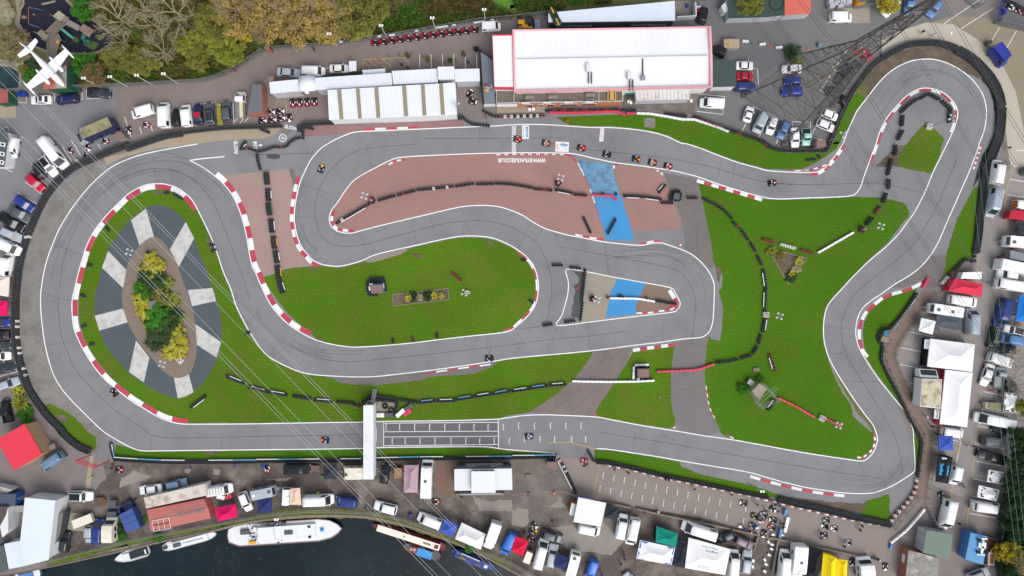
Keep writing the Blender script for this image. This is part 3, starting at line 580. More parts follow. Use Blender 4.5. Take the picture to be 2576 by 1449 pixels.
# paint and common materials
def paint(name,r,g,b,k=.8):return mat('paint_'+name,A(r,g,b,k),.25,.02,1.5,spec=.5)
MGL=mat('dark_car_glass',(.02,.026,.03),.06,spec=.6)
M_GLASS2=mat('window_glass',(.05,.06,.07),.1,spec=.6)
M_RUB=mat('tyre_rubber',(.022,.022,.024),.75,.25,2.0,spec=.2)
M_RUBG=mat('dusty_tyre_rubber',(.05,.053,.057),.85,.35,1.5,spec=.15)
M_RUBR=mat('red_painted_tyre',A(150,78,70),.8,.2,2.0)
M_RUBW=mat('white_painted_tyre',A(236,234,230),.8,.1,2.0)
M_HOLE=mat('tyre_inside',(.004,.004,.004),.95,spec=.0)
M_RIM=mat('wheel_rim',A(150,152,156),.35,metal=.6)
M_HEAD=mat('headlamp_lens',A(225,228,230),.1,spec=.7)
M_TAIL=mat('tail_lamp_lens',A(170,20,24),.2,spec=.6)
MBP=mat('black_plastic',(.015,.015,.016),.5)
MGP=mat('grey_plastic',A(92,94,98),.5)
MST=mat('galvanised_steel',A(160,165,168),.45,.08,2.0,metal=.3)
MSD=mat('pylon_steel',A(96,91,88),.6,.15,.6,metal=.2)
M_RUST=mat('rusty_steel',A(110,82,68),.8,.2,.8)
MWP=mat('white_plastic',(.78,.78,.77),.45,.04,1.0)
M_RPLAS=mat('red_plastic',A(222,66,92),.45,.08,.8)
M_WOODB=mat('barrier_board_wood',A(84,84,82),.85,.15,2.0)
WHITE=paint('white',250,250,250,.8);SILV=paint('silver',176,186,196);BLACK=paint('black',22,24,28);GREY=paint('grey',84,90,98)
NAVY=paint('navy',26,34,84);BLUE=paint('blue',28,58,150);LBLUE=paint('light_blue',92,136,190);RED=paint('red',196,16,50);MINT=paint('mint',160,214,204)
DGREY=paint('dark_grey',48,54,64);PURP=paint('plum',112,92,104);CREAM=paint('cream',240,232,214);BRIGHTB=paint('bright_blue',40,120,220);DBLUE=paint('deep_blue',36,60,130);YEL=paint('yellow',250,176,20);SLATE=paint('slate_blue',112,140,166);CARB=paint('royal_blue',40,58,150)
CM=dict(w=WHITE,s=SILV,k=BLACK,g=GREY,n=NAVY,b=BLUE,l=LBLUE,r=RED,m=MINT,d=DGREY,p=PURP,c=CREAM,B=BRIGHTB,D=DBLUE,y=YEL,t=SLATE,q=CARB)
# tyres
def tyre_mesh(name,m,rows=3,r=.285,h=.23):
 pr=[(r*.50,rows*h*.55),(r*.55,rows*h-.03),(r*.72,rows*h),(r*.92,rows*h-.01)]
 for k in range(rows,0,-1):
  z=k*h
  pr+=[(r,z-.06),(r*1.02,z-h*.5),(r*.99,z-h+.05),(r*.88,z-h+.004)]
 b=MB().lt(pr,14)
 n0=len(b.f)
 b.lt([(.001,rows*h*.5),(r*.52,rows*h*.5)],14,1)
 return b.mesh(name,[m,M_HOLE],shade=True)
TY={c:tyre_mesh('tyre_stack',m)for c,m in(('k',M_RUBG),('r',M_RUBR),('w',M_RUBW))}
TY['2']=tyre_mesh('tyre_stack',M_RUBG,4,.30)
MBN=mat('banner_white',A(235,238,242),.6)
M_BANB=mat('banner_blue',A(110,190,235),.6)
SEEN={}
def tyr(label,pos,group=None,cols='k',big=False,strap=None,board=None,name='tyre_barrier',cat='tyre barrier',hk=1.0):
 """pos: world points of stacks; cols cycles; strap = (mesh builder points) coloured banner along a side"""
 c=sum(pos,Vec())/len(pos);c.z=0
 r_=root(name,label,cat,c,group=group)
 rest=MB()
 for i,p in enumerate(pos):
  k=cols[i%len(cols)];me=TY[k]
  q=Vec((p.x,p.y,0))-c
  if i<100:inst('tyre_stack',me,r_,q,(i*2.1)%6.28,(1,1,hk*(.94+.1*((i*37)%7)/7)))
  else:
   v0=len(rest.v);rest.v+=[(v.co.x+p.x,v.co.y+p.y,v.co.z*hk)for v in me.vertices]
   for pl in me.polygons:rest.f.append([v0+j for j in pl.vertices]);rest.m.append(pl.material_index)
 if rest.v:tag(rest.bd('tyre_stack',[M_RUBG,M_HOLE],r_,True),kind='stuff')
 if strap:
  b=MB()
  for a,d,m in strap:b.bar(a,d,.10,4,m)
  b.bd('banner',[MBN,M_BANB,M_RPLAS,MATS.get('paint_yellow'),mat('banner_green',A(40,150,80),.6)],r_)
 if board:
  b=MB()
  for i in range(len(board)-1):
   a,d=board[i],board[i+1];t=(d-a).normalized();n=Vec((-t.y,t.x,0))*.06
   b.pm([a+n,d+n,d-n,a-n],.0,.86)
  b.bd('barrier_board',M_WOODB,r_)
 return r_
def line_pos(s,n,z=.62):
 P_=PP(s,z)
 if len(P_)>2:P_=smooth(P_,False,6)
 tot=sum((P_[i+1]-P_[i]).length for i in range(len(P_)-1))
 return rsmp(P_,tot/max(1,n-1))
def row(s,n,label,rows=1,cols='k',strap=0,sc=0,group=None):
 base=line_pos(s,n)
 t=(base[-1]-base[0]).normalized();nn=Vec((-t.y,t.x,0))
 pos=[]
 for k in range(rows):
  for p in base:pos.append(p+nn*(k-(rows-1)/2)*.57)
 st=None
 if strap:
  off=nn*strap*(.36+(rows-1)*.285);a=base[0].lerp(base[-1],.12)+off;d=base[0].lerp(base[-1],.88)+off
  a.z=d.z=.5;st=[(a,d,sc)]
 return tyr(label,pos,group,cols,strap=st)
def wall(s,label,rows=2,pitch=.545,side=1,board=True,cols='k',strap=None):
 """a long perimeter barrier: rows of stacks along a spline with a board on the outer side"""
 P_=smooth([Vec((v.x,v.y,0))for v in PP(s,.6)],False,6)
 pos=[]
 for k in range(rows):
  off=(k-(rows-1)/2)*.52
  rr=rsmp(P_,pitch)
  for i,p in enumerate(rr):
   t=(rr[min(len(rr)-1,i+1)]-rr[max(0,i-1)]).normalized();nn=Vec((-t.y,t.x,0))
   if rows>1 and k%2:p=p.lerp(rr[min(len(rr)-1,i+1)],.5)
   pos.append(p+nn*off)
 bd=None
 if board:
  rr=rsmp(P_,2.0);bd=[]
  for i,p in enumerate(rr):
   t=(rr[min(len(rr)-1,i+1)]-rr[max(0,i-1)]).normalized();nn=Vec((-t.y,t.x,0))
   bd.append(p+nn*side*(rows*.26+.12))
 st=None
 if strap:
  rr=rsmp(P_,4.6);st=[]
  for i in range(len(rr)-1):
   t=(rr[i+1]-rr[i]).normalized();nn=Vec((-t.y,t.x,0))*strap*(rows*.26+.08)
   a,d=rr[i]+nn,rr[i+1]+nn;a.z=d.z=.62
   if i%4!=3:st.append((a,d,i%2))
 random.Random(len(pos)).shuffle(pos)
 return tyr(label,pos,None,cols,board=bd,strap=st,name='tyre_wall',cat='tyre wall')
W_="tyre block with {} between the pink run-off areas, {} from the top"
for i,(s,w,k,c)in enumerate([("11:97,295 107,395",'an orange edge',-0,2),("11:115,460 122,560",'a white banner',1,0),("11:118,600 132,705",'a green banner',1,4),("11:145,765 157,880",'a white banner',1,0),("11:170,940 182,1040",'a yellow banner',1,3),("11:190,1085 207,1185",'a white banner',1,0),("11:208,1235 224,1350",'a yellow banner',1,3),("11:230,1388 262,1490",'a white banner',1,0)]):
 row(s,5,W_.format(w,ORD[i+1]),2,'k',k and 1,c,'tyre blocks between the pink run-off areas')
row("11:5,110 18,180 35,245",6,"single column of black tyres running down from the pit lane tyre line")
row("01:2420,48 2480,42 11:15,70 60,65 125,45 175,27 260,30 320,5 10:330,1435 380,1400 430,1383",22,"long wavy tyre line below the PIT lettering, one tyre painted red",1,'kkrkkkkkkkkkkkrkkkkkkk')
row("01:2422,30 00:2465,1430",4,"short slanting tyre block beside the painted word SLOW",strap=-1,sc=0)
row("10:470,1262 468,1385",6,"short upright tyre line at the pit entry beside the grey box")
row("10:500,1280 565,1292",3,"three black tyres projecting on pink tarmac beside the pit entry")
row("10:45,1298 120,1328",4,"loose tyre block lying slanted on the beige concrete by the pit lane")
PK="black tyre block, {} from the left in the curved line across the red tarmac island"
for i,(s,n,c)in enumerate([("11:810,793 1130,605",13,'kkwkkkkkkkkkk'),("11:1235,565 1390,520",7,'k'),("11:1430,512 1590,470",7,'kkrkkkk'),("11:1625,460 1800,445 1975,425",14,'kkkkkkwkkkkwkk'),("11:2015,425 2180,398",7,'k'),("11:2225,402 2380,400",7,'k'),("11:2415,395 2576,405 21:200,438",14,'k'),("21:230,450 395,465",7,'kkkrrkk'),("21:445,460 600,490",7,'k'),("21:635,505 745,515",5,'k')]):
 row(s,n,PK.format(ORD[i+1]),1,c,-1 if i in(0,8,9)else 0,2 if i==9 else 0,'tyre blocks across the red tarmac island')
row("21:1135,520 1300,527",7,"tyre block with white edge on red tarmac just right of the blue strip",strap=-1)
row("21:1325,528 1495,552",7,"tyre block with white edge between the blue strip and the tyre-ringed box",strap=-1)
row("21:1515,590 1615,592",5,"tyre block lying under the lower left side of the tyre-ringed box")
row("21:1485,480 1540,415",4,"short slanting tyre block above left of the tyre-ringed box",strap=1)
row("21:1780,540 1865,542",4,"short level tyre block on the tarmac lane right of the tyre-ringed box",cols='kkkr')
row("21:725,745 790,885",7,"slanting tyre block on red tarmac left of the blue strip")
row("21:1042,760 970,895",7,"slanting tyre block lying on the bright blue strip")
GA="black tyre block on the large right lawn, {} from the top of its arc"
for i,(s,n)in enumerate([("21:1935,550 2010,588",4),("21:2040,600 2118,650",4),("21:2145,672 2210,738",4),("21:2235,788 2290,845",4),("21:2325,880 2375,955",4),("21:2410,1000 2452,1072",4),("21:2480,1135 2515,1208",4),("21:2538,1275 2562,1449",7),("22:2558,20 2550,220",8)]):
 row(s,n,GA.format(ORD[i+1]),1,'kkrk' if i==3 else 'k',-1 if i>6 else 0,0,'tyre blocks in an arc on the right lawn')
GB="black tyre block on the right lawn, {} below the white tyres at the floodlight"
for i,(s,n)in enumerate([("22:2550,305 2530,435",6),("22:2508,480 2488,555",4),("22:2470,598 2430,658",4),("22:2400,682 2315,708",4),("22:2270,722 2180,742",4),("22:2145,745 2062,752",4)]):
 row(s,n,GB.format(ORD[i+1]),1,'k',1 if i==0 else 0,0,'tyre blocks in an arc on the right lawn')
row("21:415,1220 500,1220",4,"four tyres on the track above the point of the white triangle")
row("21:595,1245 680,1252",4,"four tyres on the top edge of the spike island's white line")
row("21:738,1270 720,1430 22:705,120",12,"upright tyre line on the tan concrete, upper of two on the spike island")
row("22:710,150 690,320",7,"upright tyre line on the tan concrete, lower of two on the spike island")
row("22:540,345 625,330",4,"four tyres inside the lower white line of the spike island")
row("22:322,378 398,365",4,"four tyres on the track outside the spike island's lower corner")
row("22:1460,130 1540,142",4,"four tyres on brown concrete at the end of the white plastic barrier")
row("22:1565,150 1645,158",4,"four tyres on the red painted tip of the spike island")
tyr("pair of tyres behind the white barrier on the small blue strip",PP("22:1083,85 1110,86",.6))
tyr("single red tyre at the left end of the spike island's white barrier",PP("22:965,95",.6),cols='r')
tyr("single dark red tyre behind the white barrier on brown concrete",PP("22:1360,103",.6),cols='r')
tyr("single tyre behind the pink barrier, left one on the worn blue strip",PP("21:916,498",.6))
tyr("single tyre behind the pink barrier, right one on the worn blue strip",PP("21:1048,500",.6))
for s,l in(("21:103,1167 128,1167","pair of tyres at the right top of the oval lawn beside its kerb"),("22:185,130 208,145","pair of tyres at the right bottom of the oval lawn beside its kerb"),("01:1655,488 1685,488","pair of tyres under the top kerb of the left loop"),("01:1065,843 1082,868","pair of tyres inside the left loop kerb, highest on its left side"),("01:883,1218 908,1222","pair of tyres inside the left loop kerb, second down its left side"),("02:812,72 840,85","pair of tyres inside the left loop kerb, third down its left side"),("02:822,388 848,378","pair of tyres inside the left loop kerb, fourth down its left side"),("02:905,570 928,566","pair of tyres inside the left loop kerb, lowest on its left side"),("01:2112,1015 2138,1015","pair of tyres on the right verge of the left loop lawn, upper one"),("01:2130,1080 2155,1065","pair of tyres on the right verge of the left loop lawn, lower one"),("02:2472,465 2498,450","pair of tyres on the lawn point right of the ornamental oval"),("12:1373,522 1375,545","pair of tyres on the oval lawn's bottom edge, left of three"),("12:1572,505 1580,530","pair of tyres, one red, on the oval lawn's bottom edge"),("12:1820,467 1820,495","pair of tyres on the oval lawn's bottom edge, right of three")):
 tyr(l,PP(s,.5),'pairs of marker tyres on the lawns','rk' if 'one red' in l else 'k',hk=.75)
tyr("four tyres in a slanting row under the left loop's top red kerb",line_pos("01:1748,505 1820,547",4))
row("11:1980,1308 2062,1372",5,"slanting row of five red tyres on the oval lawn",cols='r')
row("21:2535,962 31:60,988",5,"row of red tyres on the right lawn, left of the white tyre row",cols='r')
row("31:140,1010 268,1047",6,"row of six white tyres on the lawn above the triangular bed",cols='w')
row("31:345,1068 450,1100",5,"row of red tyres on the right lawn, right of the white tyre row",cols='r')
row("32:25,680 70,830",7,"slanting tyre block of red and black tyres with white edges on the lawn",cols='rk',strap=-1)
row("32:75,1132 40,1190 5,1225",6,"curved tyre block at the lower foot of the scaffold platform",strap=-1)
tyr("pile of six loose tyres beside the top right kerb run-off",PP("31:395,158 425,158 455,148 472,155 508,118 520,135",.3),hk=.5)
HB="black tyre block inside the top right hairpin, {}"
for s,n,l in(("30:1545,985 1610,945",4,"left of the gap at its top"),("30:1640,950 1715,990",4,"right of the gap at its top"),("30:1505,995 1420,1055 1350,1120",8,"longest of its left side"),("30:1760,1020 1825,1080 1840,1110 1830,1220",9,"bent round its right side"),("30:1360,1170 1350,1255",4,"upright below the long left block"),("30:1355,1320 1315,1395",4,"leaning beside the grass patch"),("31:1290,20 1280,100",4,"upright at the soil patch"),("31:1245,160 1210,300",6,"at the tip of the soil patch"),("31:1218,365 1215,440",4,"alone on the link road"),("31:1190,505 1165,580",4,"at the link road's lower grass edge"),("31:1135,635 1090,695",4,"with red tyres on the lawn path"),("31:1050,750 1000,805",4,"nearest the pink floodlight post")):
 row(s,n,HB.format(l),1,'krrr' if 'red' in l else '2',group='tyre blocks of the top right hairpin')
BT="tyre block on the bottom lawn, {} from the left before the gantry"
for i,(s,n)in enumerate([("02:2280,895 2440,960",7),("02:2500,1003 12:15,1020 105,1050",8),("12:130,1052 300,1080",7),("12:375,1093 540,1118",7),("12:590,1132 760,1147",7),("12:815,1148 975,1165",7),("12:1000,1185 1075,1182",3)]):
 row(s,n,BT.format(ORD[i+1]),1,'k',1 if i in(0,1,2,4)else 0,0,'tyre blocks along the bottom lawn')
row("02:1918,1200 2058,1095",7,"slanting tyre block with white edge below the ornamental oval",strap=-1)
BR="tyre block on the bottom lawn, {} right of the gantry enclosure"
for i,(s,n)in enumerate([("12:1455,1130 1615,1152",7),("12:1645,1158 1795,1140",7),("12:1830,1142 1995,1137",7),("12:2020,1125 2175,1102",7),("12:2210,1095 2360,1072",7),("12:2390,1072 2545,1042",7),("12:2580,1042 22:165,1018",7),("22:185,1015 350,990",7),("22:385,983 535,972",7)]):
 row(s,n,BR.format(ORD[i+1]),1,'k',1 if i else 0,i%2,'tyre blocks along the bottom lawn')
enc=[]
for s,n in(("12:1150,1085 1230,1082",4),("12:1070,1145 1140,1110",4),("12:1245,1095 1400,1112",7),("12:1150,1122 1395,1145",10),("12:1420,1130 1412,1200 1395,1282",7)):enc+=line_pos(s,n)
tyr("thick tyre enclosure round the debris pit beside the gantry",enc,name='tyre_enclosure',cat='tyre barrier')
row("23:770,200 820,288",5,"short tyre block leaning into the pit exit gap")
row("23:457,250 485,295 520,350 600,510 642,612",18,"slanting tyre line of white, red and black tyres along the pit exit",cols='wrwrkwkwkkkkkkkkkk',strap=-1)
row("10:2100,1197 2180,1245 2340,1262",10,"curved black tyre row at the right end of the long pit wall")
row("10:2290,1112 2400,1165 20:0,1168 320,1158",20,"row of black and white tyres below the terrace building",cols='kkkkkkrwrwkwkwkwkwrr')
row("20:345,1112 500,1106 800,1104 1080,1098",28,"dark tyre row tight along the foot of the terrace wall",cols='kkkrkkrr')
row("20:1112,1105 1240,1105",5,"five tyres beside the right end of the terrace wall")
row("20:1550,1140 1750,1162",8,"short tyre row behind the white barrier under the cabin gravel")
wall("f:706,317 640,320 560,323 500,329 460,334","single tyre wall along the front of the parked cars and vans",1,side=-1)
wall("f:458,336 410,344 360,360 320,374","tyre wall, two deep, below the blue race transporter",2,side=-1)
wall("01:1280,10 1080,85 900,165 760,225 650,305 560,395 480,495 410,615 340,765 290,880","tyre wall, two deep, round the upper left bend of the circuit",2,side=-1)
wall("01:285,890 240,1030 200,1180 175,1330 165,1449 02:155,100 152,300 155,480 172,620 200,760 240,880","tyre wall, two deep, down the far left side of the circuit",2,side=-1,cols='kkkkkkkkkkw')
wall("02:240,880 280,1000 340,1100 410,1200 480,1290 560,1370 630,1440 03:640,20 720,90 800,150 895,190","tyre wall, two deep, round the lower left bend to the red arch",2,side=-1)
wall("10:462,1252 900,1232 1400,1210 1800,1193 2092,1188","straight single tyre wall under the long white roofs",1,side=1)
wall("20:1840,1178 2000,1240 2200,1312 2500,1410 31:0,22 130,62","single tyre wall, partly red, between the grass and the cars by the pylon",1,side=1,cols='kkkr')
wall("31:155,66 300,70 450,68 585,68 602,45","straight single tyre wall at the bottom of the pylon car park",1,side=1)
wall("31:610,30 30:660,1380 720,1220 780,1090 850,950 930,830 1040,690 1150,590","single tyre wall curving up beside the pylon car park",1,side=1)
wall("30:1160,583 1280,510 1420,450 1600,432 1750,440 1900,492","tyre wall, two deep, over the top of the right hairpin",2,side=1)
wall("30:1910,505 2040,580 2150,680 2250,800 2315,930 2345,1070","tyre wall, three deep, round the upper right of the hairpin",3,side=1)
wall("30:2346,1080 2340,1230 2322,1380 31:2300,-20 2245,130 2200,250","tyre wall, three deep, down the right side of the hairpin",3,side=1)
wall("31:2192,260 2170,400 2152,560 2135,720 2125,860 2110,980 2095,1090","tyre wall, two deep, beside the white vans on the right",2,side=1)
tyr("short tyre row at the lower end of the right grass wedge",PP("31:2085,1130 2085,1175 2060,1180 2030,1165 2005,1165 1980,1172 1955,1195",.6))
row("31:1940,1215 1850,1300 1760,1400",11,"slanting row of black and brown tyres beside the red marquee",cols='kkkkrrkwwww')
row("32:1500,60 1440,150 1360,270 1245,400",16,"slanting tyre row with white boards along the sunken path",strap=1)
tyr("ring of tyres round the marshal platform on the right",PP("32:1225,408 1185,412 1150,425 1128,455 1115,490 1120,520 1130,548 1155,560 1160,592",.6),name='tyre_enclosure')
wall("32:1158,618 1148,720 1190,830 1260,970 1340,1120 1430,1310 1510,1445","single tyre wall curving along the upper half of the brown path",1,side=-1,board=False)
wall("33:1520,15 1550,110 1542,200 1525,330 1512,445","single tyre wall along the straight lower half of the brown path",1,side=-1,board=False)
row("33:1500,492 1490,580 1440,668 1370,752 1290,835 1248,895",17,"row of alternating white and brown tyres at the bottom right corner",cols='wr')
wall("23:850,300 960,307 1200,357 1500,432 1800,492 2100,556 2400,622 2576,657","single tyre wall between the lower grass strip and the assembly area",1,side=-1)
wall("33:110,672 300,722 500,760 700,810 900,862 1000,880 1240,930","tyre wall, two deep, along the bottom right soil bank",2,side=-1)
wall("03:1108,125 1118,190 1135,250","short upright tyre wall with a white banner by the red arch",1,board=False,strap=1)
wall("03:1145,270 1600,298 2100,300 2576,296","single tyre wall with blue and white banners, left part of the bottom straight",1,side=-1,strap=1)
wall("13:5,292 500,288 1060,284","single tyre wall with blue and white banners left of the gantry",1,side=-1,strap=1)
wall("13:1195,275 1700,265 2200,262 2570,258","single tyre wall with blue and white banners right of the gantry",1,side=-1,strap=1)
wall("23:5,252 200,250 440,246","single tyre wall with blue and white banners at the pit exit",1,side=-1,strap=1)
b1=root('tyre_kerb_row',"long row of red and white lying tyres along the assembly area",'tyre barrier',P1("23:1800,520"))
pl=smooth([Vec((v.x,v.y,0))for v in PP("23:915,322 1200,380 1500,455 1800,515 2100,578 2400,642 33:30,695 300,760 600,830 900,895 1180,945",.3)],False,6)
pl=rsmp(pl,.9)
for i in range(len(pl)-1):
 a,d=pl[i].lerp(pl[i+1],.04),pl[i].lerp(pl[i+1],.96);a.z=d.z=.3
 MB().bar(a.lerp(d,.0),a.lerp(d,.12),.17,8,0,.24).bar(a.lerp(d,.12),a.lerp(d,.88),.24,8).bar(a.lerp(d,.88),d,.24,8,0,.17).bd('lying_tyre',M_RUBW if i%2 else M_RUBR,b1,True)if i<100 else None
# plastic barriers
def pbar(s,label,m,n=None,seglen=.92,end=None,h=.62,wd=.2):
 P_=[Vec((v.x,v.y,0))for v in PP(s,h*.9)]
 rr=rsmp(P_,seglen)
 r_=root('plastic_barrier',label,'plastic barrier',rr[len(rr)//2])
 for i in range(len(rr)-1):
  a,d=rr[i],rr[i+1];t=(d-a).normalized();nn=Vec((-t.y,t.x,0))
  a=a+t*.02;d=d-t*.02
  o=MB().pm([a+nn*wd,d+nn*wd,d-nn*wd,a-nn*wd],0,h)
  o.bd('barrier_segment',(end if(end and i==0)else m),r_,bevel=.07)
 return r_
pbar("21:800,512 900,517 990,520","pink plastic barrier across the worn blue strip, long straight part",M_RPLAS)
pbar("21:992,512 1030,540 1060,566","pink plastic barrier, short slanted end piece on the blue strip",M_RPLAS)
pbar("22:985,103 1270,107 1440,137","white plastic barrier bending across the spike island's blue strip",MWP)
pbar("22:605,938 760,942 1000,945 1250,942 1435,932","long white plastic barrier across the slip road on the bottom lawn",MWP)
pbar("22:1455,842 1700,832 1870,822 2040,765","long pink plastic barrier crossing the middle slip road",M_RPLAS)
pbar("22:1222,918 1228,790","white plastic barrier standing left of the tyre-ringed marshal hut",MWP)
pbar("22:1235,778 1378,772","white plastic barrier along the top of the tyre-ringed marshal hut",MWP)
pbar("20:375,1132 600,1132 800,1128 1010,1120 1060,1122 1145,1158","long pink plastic barrier on the grass below the terrace",M_RPLAS)
pbar("20:1152,1140 1245,1142","short pink plastic barrier between the long pink and white ones",M_RPLAS)
pbar("20:1255,1138 1400,1143 1560,1170 1720,1200 1840,1200 1950,1235 2080,1278 2185,1322","long white plastic barrier curving over the top grass bank",MWP)
pbar("31:505,1095 865,888","straight white plastic barrier slanting over the right lawn",MWP)
pbar("32:105,1108 280,1190 470,1303","pink plastic barrier from the scaffold platform to the white tyres",M_RPLAS)
pbar("32:580,1312 640,1350 745,1388","short pink plastic barrier right of the white tyre cluster",M_RPLAS)
pbar("33:1240,1120 1400,990 1500,880 1580,778","white plastic barrier with one blue end across the paddock gate road",MWP)
pbar("33:1232,1180 1242,1130","single blue plastic barrier block at the paddock gate road",BRIGHTB)
pbar("31:1560,1449 1620,1345","pink plastic barrier standing beside the right red kerb",M_RPLAS)
for s,l,m in(("12:1192,1282 1290,1280","white lying barrier block under the gantry's tyre enclosure",MWP),("12:1295,1280 1380,1276","grey lying barrier block right of the gantry's white one",MGP),("12:1412,1295 1490,1225","white slanting barrier block right of the gantry enclosure",MWP),("12:1495,1230 1575,1172","grey slanting barrier block above the white one",MGP),("12:1485,1280 1560,1225","pink slanting barrier block beside the white one",M_RPLAS),("03:2180,645 2260,668","white barrier block on the mud beside the pickup truck",MWP),("03:2270,668 2330,640","pink barrier block on the mud beside the pickup truck",M_RPLAS),("10:432,1255 432,1325","dark grey upright barrier box at the pit entry",DGREY)):
 pbar(s,l,m,seglen=5,h=.7,wd=.42)
for i,(s,w)in enumerate((("20:2318,408 2382,416","left"),("20:2490,446 2555,436","middle"),("30:80,475 147,472","right"))):
 pbar(s,"white plastic road block on the grey car park, %s of three"%w,MWP,seglen=3,h=.6,wd=.22)
# vehicles (x forward, origin on the ground)
def loft(b,st,z0=.2,mi=0):
 vs=[];n=10
 for(x,w,zt)in st:
  vs+=[(x,-w*.9,z0),(x,-w,z0+.2),(x,-w,zt-.16),(x,-w*.93,zt-.03),(x,-w*.6,zt+.015),(x,w*.6,zt+.015),(x,w*.93,zt-.03),(x,w,zt-.16),(x,w,z0+.2),(x,w*.9,z0)]
 fs=[]
 for i in range(len(st)-1):
  for k in range(n):fs.append((i*n+k,i*n+(k+1)%n,(i+1)*n+(k+1)%n,(i+1)*n+k))
 fs+=[tuple(range(n)),tuple(range((len(st)-1)*n,len(st)*n))]
 b.add(vs,fs,mi)
def cabin(b,xa0,xb0,xb1,xa1,w1,w2,zb,zr,mi=0):
 N=6;vs=[];fs=[]
 xs_b=[xa0+(xa1-xa0)*i/N for i in range(N+1)];xs_t=[xb0+(xb1-xb0)*i/N for i in range(N+1)]
 for i in range(N+1):
  cr=.05*(1-(2*i/N-1)**2)
  vs+=[(xs_b[i],-w1,zb),(xs_t[i],-w2,zr+cr*.4),(xs_t[i],-w2*.55,zr+.035+cr),(xs_t[i],w2*.55,zr+.035+cr),(xs_t[i],w2,zr+cr*.4),(xs_b[i],w1,zb)]
 for i in range(N):
  for k in range(5):fs.append((i*6+k,i*6+k+1,i*6+7+k,i*6+6+k))
 fs+=[tuple(range(6)),tuple(range(N*6,N*6+6))]
 b.add(vs,fs,mi)
def quad(a,b_,c,d,t0,t1,u0,u1,off=.014):
 """inset quad of a face a-b (bottom edge) c-d (top edge: d above a, c above b)"""
 a,b_,c,d=map(Vec,(a,b_,c,d))
 f=lambda u,t:(a.lerp(b_,u)).lerp(d.lerp(c,u),t)
 q=[f(u0,t0),f(u1,t0),f(u1,t1),f(u0,t1)]
 nrm=(q[1]-q[0]).cross(q[3]-q[0]).normalized()
 return[p+nrm*off for p in q],[p-nrm*.01 for p in q]
def pane(a,b_,c,d,t0=.08,t1=.92,u0=.06,u1=.94,out=None):
 q,_=quad(a,b_,c,d,t0,t1,u0,u1)
 ctr=sum(q,Vec())/4
 m=MB();vs=q+[p*1.0-(p-ctr)*.0 for p in _]
 m.add(vs,[(0,1,2,3),(7,6,5,4),(0,4,5,1),(1,5,6,2),(2,6,7,3),(3,7,4,0)])
 return m
SPEC={'hatch':(4.0,1.74,.70,.93,.95,1.47,.95,.22,-1.45,-1.92,None,.78),'sedan':(4.6,1.80,.68,.90,.93,1.43,1.12,.30,-.95,-1.62,1.0,.76),'coupe':(4.5,1.82,.62,.86,.90,1.34,1.05,.15,-.75,-1.70,.98,.72),'estate':(4.6,1.80,.68,.92,.94,1.48,1.15,.35,-1.85,-2.22,None,.77),'suv':(4.5,1.90,.80,1.05,1.07,1.72,1.05,.40,-1.80,-2.15,None,.80),'van':(4.9,1.98,.85,1.12,1.18,1.97,1.75,.98,-2.32,-2.42,None,.86),'bigvan':(5.8,2.05,.95,1.22,1.30,2.55,2.35,1.40,-2.80,-2.88,None,.84),'pickup':(5.0,1.86,.80,1.02,1.05,1.75,1.10,.45,-.75,-.95,'bed',.80),'truck':(5.6,2.0,.95,1.20,1.25,2.15,2.20,1.45,.60,.45,'flat',.84),'luton':(6.0,2.1,.95,1.20,1.25,2.1,2.40,1.60,.95,.80,'box',.84)}
WHEEL=MB().lt([(.19,-.10),(.30,-.11),(.32,-.06),(.32,.06),(.30,.11),(.19,.10)],14,0,Matrix.Rotation(R(90),4,'X')).lt([(.001,-.085),(.20,-.095),(.20,.095),(.001,.085)],10,1,Matrix.Rotation(R(90),4,'X')).mesh('wheel',[M_RUB,M_RIM],shade=True)
PROTO={}
